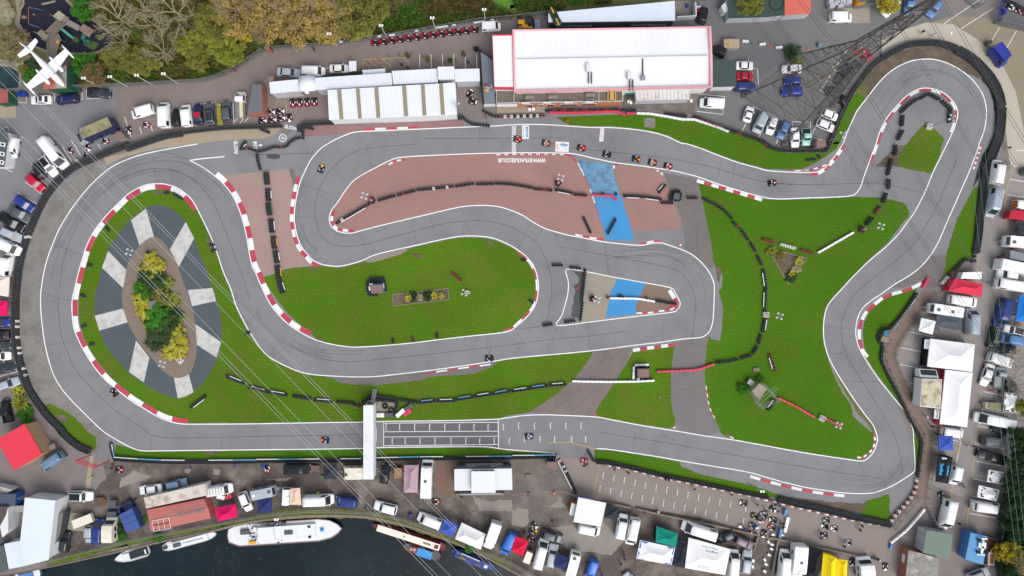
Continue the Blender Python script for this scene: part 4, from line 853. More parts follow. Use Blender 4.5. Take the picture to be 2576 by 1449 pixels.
def vproto(ty):
 if ty in PROTO:return PROTO[ty]
 L,W,zn,zh,zb,zr,xa0,xb0,xb1,xa1,boot,k=SPEC[ty]
 w=W/2;hl=L/2
 P_={'body':None,'list':[]}
 b=MB()
 rear=zb if boot is None else(boot if not isinstance(boot,str)else zb)
 if boot in('flat','box'):
  loft(b,[(hl,w*.78,zn-.1),(hl-.08,w*.9,zn),(hl-.4,w*.98,zn+.08),(xa0,w,zh),(xa1,w,zb),(xa1-.02,w,zb)])
  b.box(-hl,xa1,-w*.5,w*.5,.45,.62)
 elif boot=='bed':
  loft(b,[(hl,w*.72,zn-.08),(hl-.1,w*.88,zn),(hl-.45,w*.98,zn+.08),(xa0,w,zh),(xa1,w,zb)])
  b.box(-hl,xa1+.02,-w,w,.35,.62)
  for s in(-1,1):b.box(-hl,xa1+.02,s*w-(.1 if s>0 else 0),s*w+(.1 if s<0 else 0),.62,1.03)
  b.box(-hl,-hl+.08,-w+.1,w-.1,.62,1.03)
 else:
  van=ty in('van','bigvan')
  tail=[(-hl+.35,w,rear),(-hl+.08,w*(.97 if van else.92),rear-.03),(-hl,w*(.95 if van else.8),rear-.12)]
  loft(b,[(hl,w*.70,zn-.10),(hl-.10,w*.86,zn-.01),(hl-.45,w*.98,zn+.09),(xa0,w,zh),(0,w*1.01,zb)]+tail)
 w1=w*.97;w2=w*k
 cabin(b,xa0,xb0,xb1,xa1,w1,w2,zb-.03,zr)
 me=b.mesh('body',[WHITE],shade=False,bevel=.0)
 for p in me.polygons:p.use_smooth=True
 P_['body']=me
 parts=[]
 F=lambda s,x,ww,z:(x,s*ww,z)
 fr=((xa0,-w1,zb),(xa0,w1,zb),(xb0,w2,zr),(xb0,-w2,zr))
 parts.append(('windscreen',pane(*fr,.04,.93,.07,.93).mesh('windscreen',MGL)))
 rr=((xa1,w1,zb),(xa1,-w1,zb),(xb1,-w2,zr),(xb1,w2,zr))
 if boot not in('flat','box')and ty not in('van','bigvan'):parts.append(('rear_window',pane(*rr,.12,.9,.1,.9).mesh('rear_window',MGL)))
 elif ty in('van','bigvan'):parts.append(('rear_window',pane(*rr,.45,.85,.1,.9).mesh('rear_window',MGL)))
 for s in(1,-1):
  A_=(xa0 if s>0 else xa1,s*w1,zb);B_=(xa1 if s>0 else xa0,s*w1,zb);C_=(xb1 if s>0 else xb0,s*w2,zr);D_=(xb0 if s>0 else xb1,s*w2,zr)
  uu=(.05,.95)
  if ty in('van','bigvan'):uu=(.04,.27)
  q=(A_,B_,C_,D_)
  if s>0:q=(B_,A_,D_,C_);uu=(1-uu[1],1-uu[0])
  parts.append(('side_window',pane(*q,.12,.86,*(uu if s<0 else uu)).mesh('side_window',MGL)))
 hb=MB().box(-.05,.04,-.17,.17,-.07,.07).mesh('headlamp',M_HEAD,bevel=.02)
 tb=MB().box(-.03,.03,-.14,.14,-.09,.09).mesh('tail_lamp',M_TAIL)
 mb_=MB().box(-.07,.05,-.12,.12,-.08,.08).mesh('wing_mirror',WHITE,bevel=.02)
 P_['parts']=parts;P_['dims']=(L,W)
 P_['small']=[('headlamp',hb,(hl-.10,s*w*.68,zn-.08))for s in(1,-1)]+[('tail_lamp',tb,(-hl+.01,s*w*.74,rear-.2 if boot not in('flat','box')else.6))for s in(1,-1)]
 P_['mirror']=[(mb_,(xa0-.25,s*(w+.1),zb+.08))for s in(1,-1)]
 P_['wheels']=[(x,s*(w-.09),.32)for x in(hl*.62,-hl*.60)for s in(1,-1)]
 if boot=='bed':parts.append(('load_bed',MB().box(-hl+.09,xa1-.02,-w+.11,w-.11,.62,.66).mesh('load_bed',MBP)))
 if boot=='flat':
  parts.append(('load_bed',MB().box(-hl,xa1-.1,-w,w,.62,.74).box(-hl,xa1-.1,-w,-w+.05,.74,1.1).box(-hl,xa1-.1,w-.05,w,.74,1.1).box(-hl,-hl+.05,-w+.05,w-.05,.74,1.1).box(xa1-.15,xa1-.1,-w+.05,w-.05,.74,1.5).mesh('load_bed',[MST])))
 if boot=='box':
  parts.append(('cargo_box',MB().box(-hl,xa1+.1,-w-.02,w+.02,.62,3.0).box(xa1+.1,xa1+.95,-w*.9,w*.9,2.22,2.95).mesh('cargo_box',[WHITE],bevel=.06)))
 PROTO[ty]=P_
 return P_
VH={'van':1.0,'bigvan':1.3,'luton':1.5,'truck':.9,'suv':.85}
def veh(ty,col,s,label,cat=None,roofc=None,extra=None,group=None,wk=1.0,name=None):
 """s: front then rear of the vehicle in the photo"""
 P_=vproto(ty);L,W=P_['dims'];hm=VH.get(ty,.7)
 a,d=PP(s,hm);v=a-d;v.z=0
 hmm=(a+d)/2;k=v.length/L
 nm=name or{'van':'parked_van','bigvan':'parked_van','pickup':'pickup_truck','truck':'flatbed_truck','luton':'box_van'}.get(ty,'parked_car')
 r_=root(nm,label,cat or{'van':'van','bigvan':'van','pickup':'pickup','truck':'truck','luton':'van'}.get(ty,'car'),(hmm.x,hmm.y,0),math.atan2(v.y,v.x),group)
 r_.scale=(k,min(1.06,max(.94,.5+.5*k))*wk,1)
 m=CM[col]
 o=inst('body',P_['body'],r_);recol(o,m)
 for n,me in P_['parts']:
  q=inst(n,me,r_)
  if n in('cargo_box',):recol(q,m)
 for n,me,l in P_['small']:inst(n,me,r_,l)
 for me,l in P_['mirror']:
  q=inst('wing_mirror',me,r_,l);recol(q,m)
 for l in P_['wheels']:inst('wheel',WHEEL,r_,l)
 sp=SPEC[ty];zr=sp[5]
 if roofc:
  w2=sp[1]/2*sp[11]
  MB().box(sp[8]+.1,sp[7]-.1,-w2*.86,w2*.86,zr+.06,zr+.105).bd('roof_panel',CM.get(roofc,MGL),r_,lc=True)
 if extra=='ladder' or extra=='bars':
  b=MB();w2=sp[1]/2*sp[11]
  if extra=='bars':
   for x in range(6):b.box(sp[8]+.2+x*(sp[7]-sp[8]-.4)/5,sp[8]+.26+x*(sp[7]-sp[8]-.4)/5,-w2,w2,zr+.12,zr+.17)
   b.bd('roof_bars',MGP,r_,lc=True)
  else:
   for y in(-.55,-.15):b.box(sp[8],sp[7]+.3,y,y+.05,zr+.2,zr+.26)
   for x in range(9):b.box(sp[8]+.2+x*.32,sp[8]+.24+x*.32,-.5,-.15,zr+.2,zr+.25)
   for x in(sp[8]+.4,sp[7]-.4):b.box(x,x+.06,-w2,w2,zr+.1,zr+.2)
   b.bd('roof_ladder',MST,r_,lc=True)
 if ty in('van','bigvan')and not roofc:
  b=MB();w2=sp[1]/2*sp[11]
  for y in(-.6,-.2,.2,.6):b.box(sp[8]+.15,sp[7]-.25,y*w2-.03,y*w2+.03,zr+.06,zr+.10)
  o=b.bd('roof_rib',m,r_,lc=True)
 return r_
M_WIN=MGL
def cmp(kind,s,wunits,label,col='w',hatches=3,strip=None):
 """caravan or motorhome: s = front, rear"""
 h=2.7 if kind=='caravan' else 2.95
 a,d=PP(s,h*.75);v=a-d;v.z=0;L=v.length;W=wunits*S*.95
 c=(a+d)/2
 r_=root('caravan' if kind=='caravan' else 'motorhome',label,kind,(c.x,c.y,0),math.atan2(v.y,v.x))
 w=W/2;hl=L/2;m=CM[col];g=lambda n,b,mm,**k:b.bd(n,mm,r_,lc=True,**k)
 if kind=='caravan':
  vs=[];prof=[(-hl,.5),(-hl+.02,2.2),(-hl+.35,h-.05),(-hl*.3,h),(hl*.5,h),(hl-.55,h-.12),(hl-.12,1.9),(hl,1.2),(hl-.1,.5)]
 else:
  prof=[(-hl,.45),(-hl+.02,2.6),(-hl+.2,h),(0,h+.03),(hl-1.9,h),(hl-1.1,2.75),(hl-.95,2.2),(hl-.5,1.35),(hl,1.0),(hl,.45)]
 n=len(prof)
 b=MB();vs=[]
 for sgn in(-1,1):
  for x,z in prof:vs.append((x,sgn*w*.97,z))
 for x,z in prof:vs.append((x,-w,z*.97+.03)if False else(x*.98,-w*.8,z+.01))
 b.add([(x,y,z)for x,y,z in vs[:2*n]],[tuple(range(n)),tuple(range(2*n-1,n-1,-1))]+[(i,(i+1)%n,n+(i+1)%n,n+i)for i in range(n)])
 g('body',b,m,bevel=.06)
 for i in range(hatches):
  x=-hl*.65+i*(L*.62/max(1,hatches-1)if hatches>1 else 0)
  g('roof_hatch',MB().box(x-.28,x+.28,-.28+(i%2)*.15,.28+(i%2)*.15,h-.02,h+.10),MGP if i%2 else MWP,bevel=.03)
 for sgn in(-1,1):
  for x in(-hl*.5,hl*.1):
   g('side_window',MB().box(x-.45,x+.45,sgn*w*.97-.01,sgn*w*.97+.02*sgn+.01,1.35,1.95),M_WIN)
 if kind=='caravan':
  g('front_window',MB().add([(hl-.48,-w*.7,h-.22),(hl-.48,w*.7,h-.22),(hl-.13,w*.7,1.95),(hl-.13,-w*.7,1.95),(hl-.43,-w*.7,h-.19),(hl-.43,w*.7,h-.19),(hl-.08,w*.7,1.97),(hl-.08,-w*.7,1.97)],[(0,1,2,3),(4,5,6,7),(0,1,5,4),(2,3,7,6),(1,2,6,5),(0,3,7,4)]),M_WIN)
  g('drawbar',MB().bar((hl-.2,-.5,.5),(hl+.9,0,.45),.05).bar((hl-.2,.5,.5),(hl+.9,0,.45),.05).box(hl-.1,hl+.35,-.3,.3,.45,.8),MST)
  wx=(-.2,)
 else:
  g('windscreen',MB().add([(hl-.93,-w*.82,2.16),(hl-.93,w*.82,2.16),(hl-.52,w*.85,1.42),(hl-.52,-w*.85,1.42),(hl-.88,-w*.82,2.2),(hl-.88,w*.82,2.2),(hl-.46,w*.85,1.44),(hl-.46,-w*.85,1.44)],[(0,1,2,3),(4,5,6,7),(0,1,5,4),(2,3,7,6),(1,2,6,5),(0,3,7,4)]),MGL)
  wx=(hl*.62,-hl*.5)
 for x in wx:
  for sgn in(-1,1):inst('wheel',WHEEL,r_,(x,sgn*(w-.1),.32))
 return r_
def trl(s,label,body,top=None,h=1.6,name='box_trailer',peak=.0):
 """small trailer from its four roof corners"""
 q=PP(s,h);c=sum(q,Vec())/4;c.z=0
 r_=root(name,label,'trailer',c)
 MB().pm(q,.45,h).bd('body',body,r_,bevel=.04)
 if top:
  MB().pm([p.lerp(Vec((c.x,c.y,h)),.06)for p in q],h+.005,h+.06).bd('cover',top,r_)
 e=(q[0]+q[3])/2;f=(q[1]+q[2])/2;dr=(e-f).normalized();pp=Vec((-dr.y,dr.x,0));wd=(q[0]-q[3]).length/2
 e.z=f.z=0
 MB().bar(e+pp*.4+Vec((0,0,.45)),e+dr*1.0+Vec((0,0,.45)),.04).bar(e-pp*.4+Vec((0,0,.45)),e+dr*1.0+Vec((0,0,.45)),.04).bd('drawbar',MST,r_)
 ang=math.atan2(dr.y,dr.x);m_=(e+f)/2-c
 for sg in(-1,1):inst('wheel',WHEEL,r_,m_+pp*sg*(wd+.05)+Vec((0,0,.32)),ang)
 return r_
V=veh
V('coupe','w',"00:305,1005 522,1003","white car with glass roof parked under the aircraft's wing tip",roofc='glass')
V('estate','n',"00:557,1010 790,985","navy estate with roof rails parked below the green shed")
V('sedan','d',"00:1112,945 880,932","dark grey saloon parked in the white-framed bay under the fence")
V('van','w',"00:1320,1155 1545,1090","white van with open rear doors beside the dismantled karts")
V('bigvan','w',"00:1645,1022 1658,1287","tall white van, leftmost of the row along the pit tyre wall")
V('hatch','k',"00:1772,1092 1775,1272","small black car between two white vans along the pit tyre wall")
V('van','w',"00:1862,1050 1890,1275","white van between the small black car and the red-roofed convertible")
V('sedan','n',"00:1988,1043 2005,1255","navy convertible with a red fabric roof along the pit tyre wall",roofc='r')
V('hatch','g',"00:2100,1030 2125,1258","grey hatchback with glass roof left of the yellow hedge planter",roofc='glass')
V('suv','g',"00:2270,1012 2288,1228","grey car right of the yellow hedge planter")
V('truck','w',"00:2425,922 2420,1187","white flatbed truck loaded with long timber boards beside the brick building",extra=None)
o=MB().pm(PP('00:2405,945 2440,945 2445,1178 2412,1180',1.7),1.5,1.72).bd('timber_stack',mat('pale_timber',A(226,212,176),.8,.08,1.5));tag(o,'long pale timber boards lying on the white flatbed truck','timber')
V('bigvan','w',"f:162,420 108,350","long white van with open side door by the dismantled karts")
V('hatch','w',"01:560,318 420,120","white car with black roof beside the long white van",roofc='k')
V('hatch','k',"01:345,188 440,340","black hatchback between the white black-roofed car and the red car")
V('hatch','r',"01:432,465 283,312","dark red hatchback on the left parking row")
V('estate','b',"01:332,668 162,535","blue estate car on the left parking row")
V('sedan','g',"01:303,758 95,635","grey saloon on the left parking row below the blue estate")
V('estate','k',"01:237,858 -12,715","black estate car on the left parking row below the grey saloon")
V('hatch','s',"01:222,962 8,858","silver hatchback on the left parking row above the white van")
V('van','w',"01:198,1090 -40,970","white van on the left parking row below the silver hatchback")
V('bigvan','w',"01:85,1098 40,1325","tall white van beside the cream awning on the far left")
V('hatch','b',"02:98,345 -95,352","blue hatchback nosing towards the far left tyre wall below the pink gazebo")
V('hatch','k',"02:-120,460 97,468","black car with red tail lamps on the far left row")
V('hatch','d',"02:112,572 -95,582","dark grey car with grey glass below the black tail-lamped one")
V('hatch','w',"02:110,680 -90,692","white hatchback on the far left row between two dark cars")
V('estate','d',"02:162,785 -80,832","dark grey estate slanting on the far left row")
V('hatch','s',"02:192,928 -40,1012","silver car above the spiky planter on the far left")
V('pickup','k',"02:45,1125 88,1352","black pickup with covered bed beside the spiky planter")
V('van','w',"f:28,396 35,346","white van parked against the dark skylight roof on the left edge",extra='ladder')
V('sedan','s',"10:448,738 212,722","silver saloon parked beside the white van above the long roof")
V('van','w',"10:693,718 465,715","white van between the silver saloon and the hedge")
V('sedan','w',"10:945,690 742,692","white saloon under the little white canopy by the hedge")
V('van','w',"10:2463,262 2270,272","white van at the right end of the kart row by the fence",wk=.95)
V('suv','k',"20:1935,65 1905,238","black four-by-four parked right of the advertising shed")
V('suv','k',"20:2015,482 2150,545","black car parked against the right wall of the big white-roofed building")
V('sedan','w',"20:2428,662 2252,660","white saloon above the red car by the green annex")
V('sedan','r',"20:2428,768 2258,772","red saloon in the sandy bay by the green annex")
V('hatch','D',"20:2455,872 2233,875","dark blue car below the red one at the pylon foot")
V('van','w',"20:1893,1030 2132,1045","white van in the white-framed bay below the green annex")
V('coupe','w',"20:2405,1072 2355,1228","white coupe with dark glass, leftmost of the pylon bays")
V('van','s',"20:2455,1332 2548,1132","silver van second in the pylon bays")
V('hatch','w',"30:10,1352 62,1175","white hatchback third in the pylon bays")
V('hatch','l',"30:118,1395 190,1222","blue hatchback in the pylon bays under the lattice leg")
V('sedan','w',"30:275,1485 265,1285","white estate under the pylon leg beside the mint car")
V('pickup','m',"30:385,1465 380,1292","mint green pickup in the white-outlined pylon bay")
V('hatch','w',"30:700,1185 540,1128","white hatchback, upper of two by the curved tyre wall")
V('hatch','w',"30:665,1300 492,1228","white hatchback, lower of two by the curved tyre wall")
V('sedan','w',"30:138,695 335,692","white saloon below the square hedge planter")
V('hatch','b',"30:165,815 327,815","bright navy hatchback, upper of two under the pylon")
V('suv','b',"30:138,920 347,922","navy people carrier, lower of two under the pylon")
V('sedan','r',"30:890,495 1030,585","red car parked under the pylon arms")
V('sedan','d',"30:795,590 905,695","dark grey saloon under the pylon beside the red car")
V('hatch','d',"30:725,690 845,780","dark hatchback under the pylon, second below the red car")
V('sedan','g',"30:690,780 810,865","grey saloon under the pylon, third below the red car")
V('hatch','d',"30:598,890 720,955","dark hatchback under the pylon, nearest the lower white cars")
V('sedan','k',"30:690,975 790,1025","black saloon partly hidden by the pylon's lower right leg")
V('van','w',"30:848,172 622,172","white van on the pale concrete pad at the top")
V('sedan','w',"30:1168,155 1310,-5","white car covered in stickers under the yellow tree",extra=None)
V('pickup','l',"30:1405,160 1420,-40","bright blue pickup at the top behind the pylon")
V('hatch','l',"30:1620,165 1730,0","pale blue car under the pylon's top at the frame edge")
V('luton','q',"30:2400,645 2262,475","royal blue box van at the right of the hairpin footpath")
V('bigvan','w',"31:2325,158 2285,405","white van, upper of two beside the right tyre wall")
V('bigvan','s',"31:2240,735 2300,445","silver-sided van, lower of two beside the right tyre wall")
vv=V('van','w',"31:2660,625 2475,608","white van with yellow and red chevrons on its back doors")
for i in range(6):MB().box(-2.48,-2.46,-.9+i*.3,-.6+i*.3,.5,1.7).bd('chevron',YEL if i%2 else RED,vv,lc=True)
V('hatch','g',"31:2700,290 2550,270","grey car at the right frame edge above the chevron van")
V('suv','w',"31:2308,1305 2505,1328","white people carrier on the right row below the motorhome")
V('bigvan','w',"31:2670,1455 2295,1395","long white van below the white people carrier on the right row")
V('bigvan','D',"32:2325,385 2400,105","blue race van with a lettered roof on the right row")
V('van','k',"32:2252,610 2300,398","black van carrying a ladder and roof lettering",extra='ladder')
V('suv','w',"32:2378,405 2560,445","white people carrier with sunroof beside the black ladder van",roofc='glass')
V('van','l',"32:2345,498 2572,542","blue-grey van between the white people carrier and the black car")
V('hatch','k',"32:2322,608 2490,622","black car half under the bare tree on the right")
V('van','w',"32:2470,768 2218,685","white van slanting under the bare tree on the right")
V('coupe','w',"32:2165,985 2240,765","white coupe beside the silver flatbed on the right row")
V('truck','s',"32:2335,800 2312,1008","silver flatbed truck beside the white coupe",wk=.95)
V('hatch','d',"32:2450,930 2440,1040","dark car hidden under the lower bare tree")
V('bigvan','w',"32:2088,1295 2460,1372","extra long white van with roof vents on the right row")
V('hatch','k',"32:2258,1395 33:2395,10","black car below the extra long white van")
V('bigvan','s',"32:2055,205 2052,468","silver van parked beside the dark awning on the right")
V('van','w',"32:2110,150 1812,112","white van with open back doors under the red marquee")
V('van','w',"33:1972,20 1745,-10","white van below the lower big white marquee")
V('van','g',"33:2385,100 2150,85","grey van with pale roof on the right row")
V('pickup','k',"33:2100,205 2382,290","black pickup truck on the right row")
V('bigvan','w',"33:2345,775 2062,738","white van with a crate fence behind it on the right row")
V('van','w',"33:1865,530 1905,340","white van beside the black tyre fitter's awning")
V('bigvan','w',"33:1770,980 1840,680","tall white van standing alone by the lower right gate")
V('suv','s',"33:2225,1395 2010,1475","silver car at the bottom right under the trees",roofc='glass')
V('bigvan','t',"03:412,372 625,222","slate blue van parked under the red roof's eaves",wk=.95)
V('suv','w',"03:932,648 695,642","white four-by-four with a black roof by the fence corner",roofc='k')
V('sedan','w',"03:1402,590 1632,562","white car above the rusty white container")
V('estate','t',"03:1880,500 1670,545","slate grey estate right of the white car on the mud")
V('van','w',"03:2338,562 2085,602","white van with roof bars beside the rusty containers",extra='bars')
V('suv','w',"03:2510,795 2435,605","white four-by-four above the magenta gazebo",wk=.95)
V('suv','s',"03:900,1118 905,940","silver car left of the dark blue pickup by the river fence")
V('van','D',"03:1000,882 985,1118","dark blue van between the silver car and the cream camper")
V('hatch','d',"03:670,1008 640,1210","dark car beside the corrugated lean-to")
V('bigvan','k',"13:545,370 292,372","black van along the bottom tyre wall left of the dark gazebo")
V('hatch','k',"13:1315,322 1285,518","black car between the gantry and the small trailer")
V('bigvan','w',"13:780,680 482,692","long white van above the river fence")
V('van','D',"13:800,690 1022,712","blue van right of the long white one above the river fence")
V('suv','w',"13:1188,732 1418,790","white people carrier above the cream narrowboat")
V('van','w',"13:1630,845 1862,935","white van beside the blue gazebo above the river")
V('luton','w',"13:2325,1180 2425,905","white box van right of the torn white tent")
V('van','B',"13:2490,1230 23:20,1015","bright blue van left of the crimson gazebo")
V('suv','g',"23:512,1088 300,1020","grey four-by-four above the white van and silver estate")
V('bigvan','w',"23:330,1082 255,1365","white van left of the silver estate by the river fence")
V('estate','s',"23:430,1128 375,1368","silver estate left of the navy gazebo")
V('van','B',"23:775,1475 835,1285","bright blue van at the bottom frame edge right of the caravan",wk=.98)
V('van','w',"23:888,1005 665,960","white van tucked under the white canopy roof")
V('van','w',"23:1128,830 1080,1070","white van, left of two behind the green gazebo")
V('bigvan','w',"23:1185,1140 1242,865","longer white van, right of two behind the green gazebo")
V('bigvan','w',"23:1715,940 2050,1045","long white van above the big lettered marquee")
V('hatch','d',"23:2062,1100 2238,1012","dark grey hatchback above the plum people carrier")
V('suv','p',"23:2432,1160 2232,1065","plum people carrier in the walled paddock corner")
V('bigvan','w',"23:2240,1190 2215,1475","white van beside the lettered marquee's right side")
V('suv','s',"23:2375,1190 2342,1428","silver people carrier beside the low paddock wall")
V('bigvan','w',"33:178,1188 150,1475","white van with black bonnet stripes at the bottom edge")
V('van','w',"23:1140,1435 1290,1600","white van roof just showing at the bottom frame edge",wk=.9)
cmp('caravan',"13:870,415 1085,412",31,"cream caravan with skylights partly under the gantry",'c',2)
cmp('motorhome',"13:1722,296 1710,668",29,"long white motorhome beside the mauve gazebo",'w',3)
cmp('caravan',"13:195,590 03:2520,640",26,"grey-white camper with open back above the navy gazebo",'s',2)
cmp('caravan',"13:250,650 345,655",42,"cream caravan with a peach and blue awning",'w',1)
cmp('motorhome',"03:1090,880 1090,1112",28,"cream camper van with an amber front by the river fence",'c',1)
cmp('caravan',"23:650,1208 575,1480",27,"white caravan at the bottom edge beside the navy gazebo",'w',2)
cmp('motorhome',"33:300,1475 330,1140",36,"white motorhome left of the black tent at the bottom edge",'w',3)
cmp('motorhome',"33:985,1280 1000,1500",38,"white and grey motorhome at the bottom edge right of the yellow tents",'w',1)
cmp('caravan',"32:1632,200 1968,252",27,"white caravan above the dark awning on the right",'w',4)
cmp('caravan',"31:2395,975 2700,1005",30,"white caravan with a panorama window at the right edge",'w',2)
cmp('motorhome',"31:2680,1280 2325,1205",29,"white motorhome at the right edge below the grey awning",'w',2)
trl("31:1965,1290 2155,1285 2150,1360 1940,1355","white flat-topped trailer above the red marquee",WHITE,None,2.1)
trl("03:715,895 905,822 938,905 740,978","cream tilted trailer lid above the silver car by the river fence",CREAM,None,1.3)
trl("13:1390,362 1470,362 1458,472 1388,470","small trailer with a wooden lid and a red cover",RED,mat('plywood',A(150,130,84),.8,.1,2.0),1.2)
trl("13:530,335 640,340 630,398 525,400","low brown trailer behind the black van",mat('brown_trailer',A(126,96,86),.8,.1,2.0),None,.8)
trl("23:150,1200 212,1225 175,1335 108,1310","cream box trailer beside the crimson gazebo",CREAM,None,1.7)
trl("31:2455,660 2700,690 2690,780 2420,745","red box trailer below the chevron van at the right edge",RED,None,2.2)
trl("32:2190,1150 2270,1150 2375,1165 2370,1240 2265,1235 2200,1215".replace("2270,1150 ","").replace("2265,1235 ",""),"small white trailer with a mossy top beside the chequered gazebo",WHITE,mat('mossy_top',A(140,134,104),.9,.2,2.0),1.5)
trl("31:2440,1065 2700,1130 2690,1200 2435,1155","grey ribbed trailer roof between caravan and motorhome",mat('grey_ribbed',A(140,146,150),.6,.05,1.0,strp=(100,.3,.2)),None,2.2)
def transporter(s,label,bodym,topm,cab,cabdir,h=3.4):
 q=PP(s,h);c=sum(q,Vec())/4;c.z=0
 r_=root('race_transporter',label,'lorry',c)
 MB().pm(q,.7,h).bd('body',bodym,r_,bevel=.05)
 cc=sum(q,Vec())/4
 MB().pm([p.lerp(cc,.05)for p in q],h+.005,h+.05).bd('roof_panel',topm,r_)
 e=(q[0]+q[3])/2;f=(q[1]+q[2])/2;e.z=f.z=0;dr=(e-f).normalized();pp=Vec((-dr.y,dr.x,0));w=(q[0]-q[3]).length/2
 a0=e+dr*.15;a1=e+dr*1.75
 MB().pm([a0+pp*w*.95,a1+pp*w*.9,a1-pp*w*.9,a0-pp*w*.95],.5,[2.6,1.75,1.75,2.6]).bd('cab',cab,r_,bevel=.08)
 z0,z1=Vec((0,0,1.85)),Vec((0,0,2.42))
 m0=a1-dr*.16;m1=e+dr*.62
 MB().add([m0+pp*w*.8+z0,m0-pp*w*.8+z0,m1-pp*w*.8+z1,m1+pp*w*.8+z1],[(0,1,2,3)]).bd('windscreen',MGL,r_)
 ang=math.atan2(dr.y,dr.x)
 for t in(.12,.85):
  for sg in(-1,1):inst('wheel',WHEEL,r_,f.lerp(e,1.15-t)+pp*sg*(w-.1)-c+Vec((0,0,.45)),ang,(1.4,1.2,1.4))
 return r_
transporter("00:785,1300 1090,1170 1138,1272 835,1402","navy race transporter with a weathered pale roof on the left car park",NAVY,mat('weathered_roof',A(158,150,116),.9,.15,.8,rgb2=A(120,112,84)),SILV,1)
transporter("32:1550,912 1752,920 1735,1216 1530,1190".replace("1550,912 1752,920 1735,1216 1530,1190","1752,920 1735,1216 1530,1190 1550,912"),"white box lorry with a torn tarpaulin roof beside the lower white marquee",WHITE,mat('torn_tarp',A(212,202,176),.9,.1,.8,rgb2=A(140,120,90)),WHITE,1)
# karts
def kart_proto():
 d={}
 b=MB()
 ring=[(-.98,-.55),(-.98,.55),(-.9,.68),(.55,.70),(.80,.60),(1.0,.30),(1.02,0),(1.0,-.30),(.80,-.60),(.55,-.70),(-.9,-.68),(-.98,-.55)]
 b.tube([(x,y,.14)for x,y in ring],.065,6);d['bumper']=b.mesh('bumper',MBP,shade=True)
 d['floor_pan']=MB().box(-.75,.75,-.42,.42,.06,.10).box(-.85,-.80,-.6,.6,.12,.17).bar((-.8,-.3,.12),(.85,-.28,.12),.02,6).bar((-.8,.3,.12),(.85,.28,.12),.02,6).mesh('floor_pan',MBP)
 d['nose_cone']=MB().pm([Vec(p)for p in((.72,-.52,0),(.96,-.30,0),(1.0,0,0),(.96,.30,0),(.72,.52,0),(.62,.16,0),(.62,-.16,0))],.12,.30).mesh('nose_cone',[RED],bevel=.03)
 d['side_pod']=MB().box(-.42,.42,-.10,.10,.10,.28).mesh('side_pod',[RED],bevel=.04)
 d['sticker']=MB().box(-.30,.15,-.07,.07,.285,.292).mesh('sticker',MWP)
 d['seat']=MB().box(-.62,-.12,-.2,.2,.10,.16).box(-.66,-.54,-.2,.2,.16,.52).box(-.58,-.16,-.23,-.19,.12,.32).box(-.58,-.16,.19,.23,.12,.32).mesh('seat',MBP,bevel=.02)
 d['steering_wheel']=MB().tube([(.22+.05*math.cos(t/12*6.283),.15*math.sin(t/12*6.283),.48+.12*math.cos(t/12*6.283))for t in range(13)],.018,5).bar((.55,0,.15),(.24,0,.46),.015,5).mesh('steering_wheel',MBP)
 d['engine']=MB().box(-.72,-.25,-.5,-.26,.12,.42).mesh('engine',MGP,bevel=.02)
 d['fairing']=MB().pm([Vec(p)for p in((.25,-.11,0),(.66,-.15,0),(.66,.15,0),(.25,.11,0))],[.46,.28,.28,.46],[.50,.32,.32,.50]).mesh('fairing',[MWP])
 d['wheel']=MB().lt([(.03,-.09),(.13,-.10),(.14,-.06),(.14,.06),(.13,.10),(.03,.09)],10,0,Matrix.Rotation(R(90),4,'X')).mesh('wheel',M_RUB,shade=True)
 return d
KP=kart_proto()
M_KARTW=mat('kart_white',(.75,.75,.75),.4)
KCOL=dict(r=RED,w=M_KARTW,b=CARB,k=MBP,g=mat('kart_green',A(30,150,60),.4),y=YEL,p=mat('kart_pink',A(230,60,110),.4),o=mat('kart_orange',A(240,110,30),.4),l=LBLUE,s=MGP)
def kart(x,y,ang,label,nose='r',pod='r',fair='w',group=None,bare=False,sc=.86,name='racing_kart'):
 """reference-unit centre, heading in degrees clockwise from image right"""
 p=P((x,y),.25)
 r_=root(name,label,'kart',(p.x,p.y,0),R(-ang),group);r_.scale=(sc,sc,sc)
 if not bare:inst('bumper',KP['bumper'],r_)
 inst('floor_pan',KP['floor_pan'],r_)
 q=inst('nose_cone',KP['nose_cone'],r_);recol(q,KCOL[nose])
 for s in(1,-1):
  q=inst('side_pod',KP['side_pod'],r_,(-.02,s*.52,0));recol(q,KCOL[pod])
  inst('sticker',KP['sticker'],q)
 inst('seat',KP['seat'],r_);inst('steering_wheel',KP['steering_wheel'],r_);inst('engine',KP['engine'],r_)
 q=inst('fairing',KP['fairing'],r_);recol(q,KCOL[fair])
 for x_,y_,s in((.58,.56,.9),(.58,-.56,.9),(-.62,.58,1.1),(-.62,-.58,1.1)):inst('wheel',KP['wheel'],r_,(x_,y_,.135*s),0,(s,s*1.1,s))
 return r_
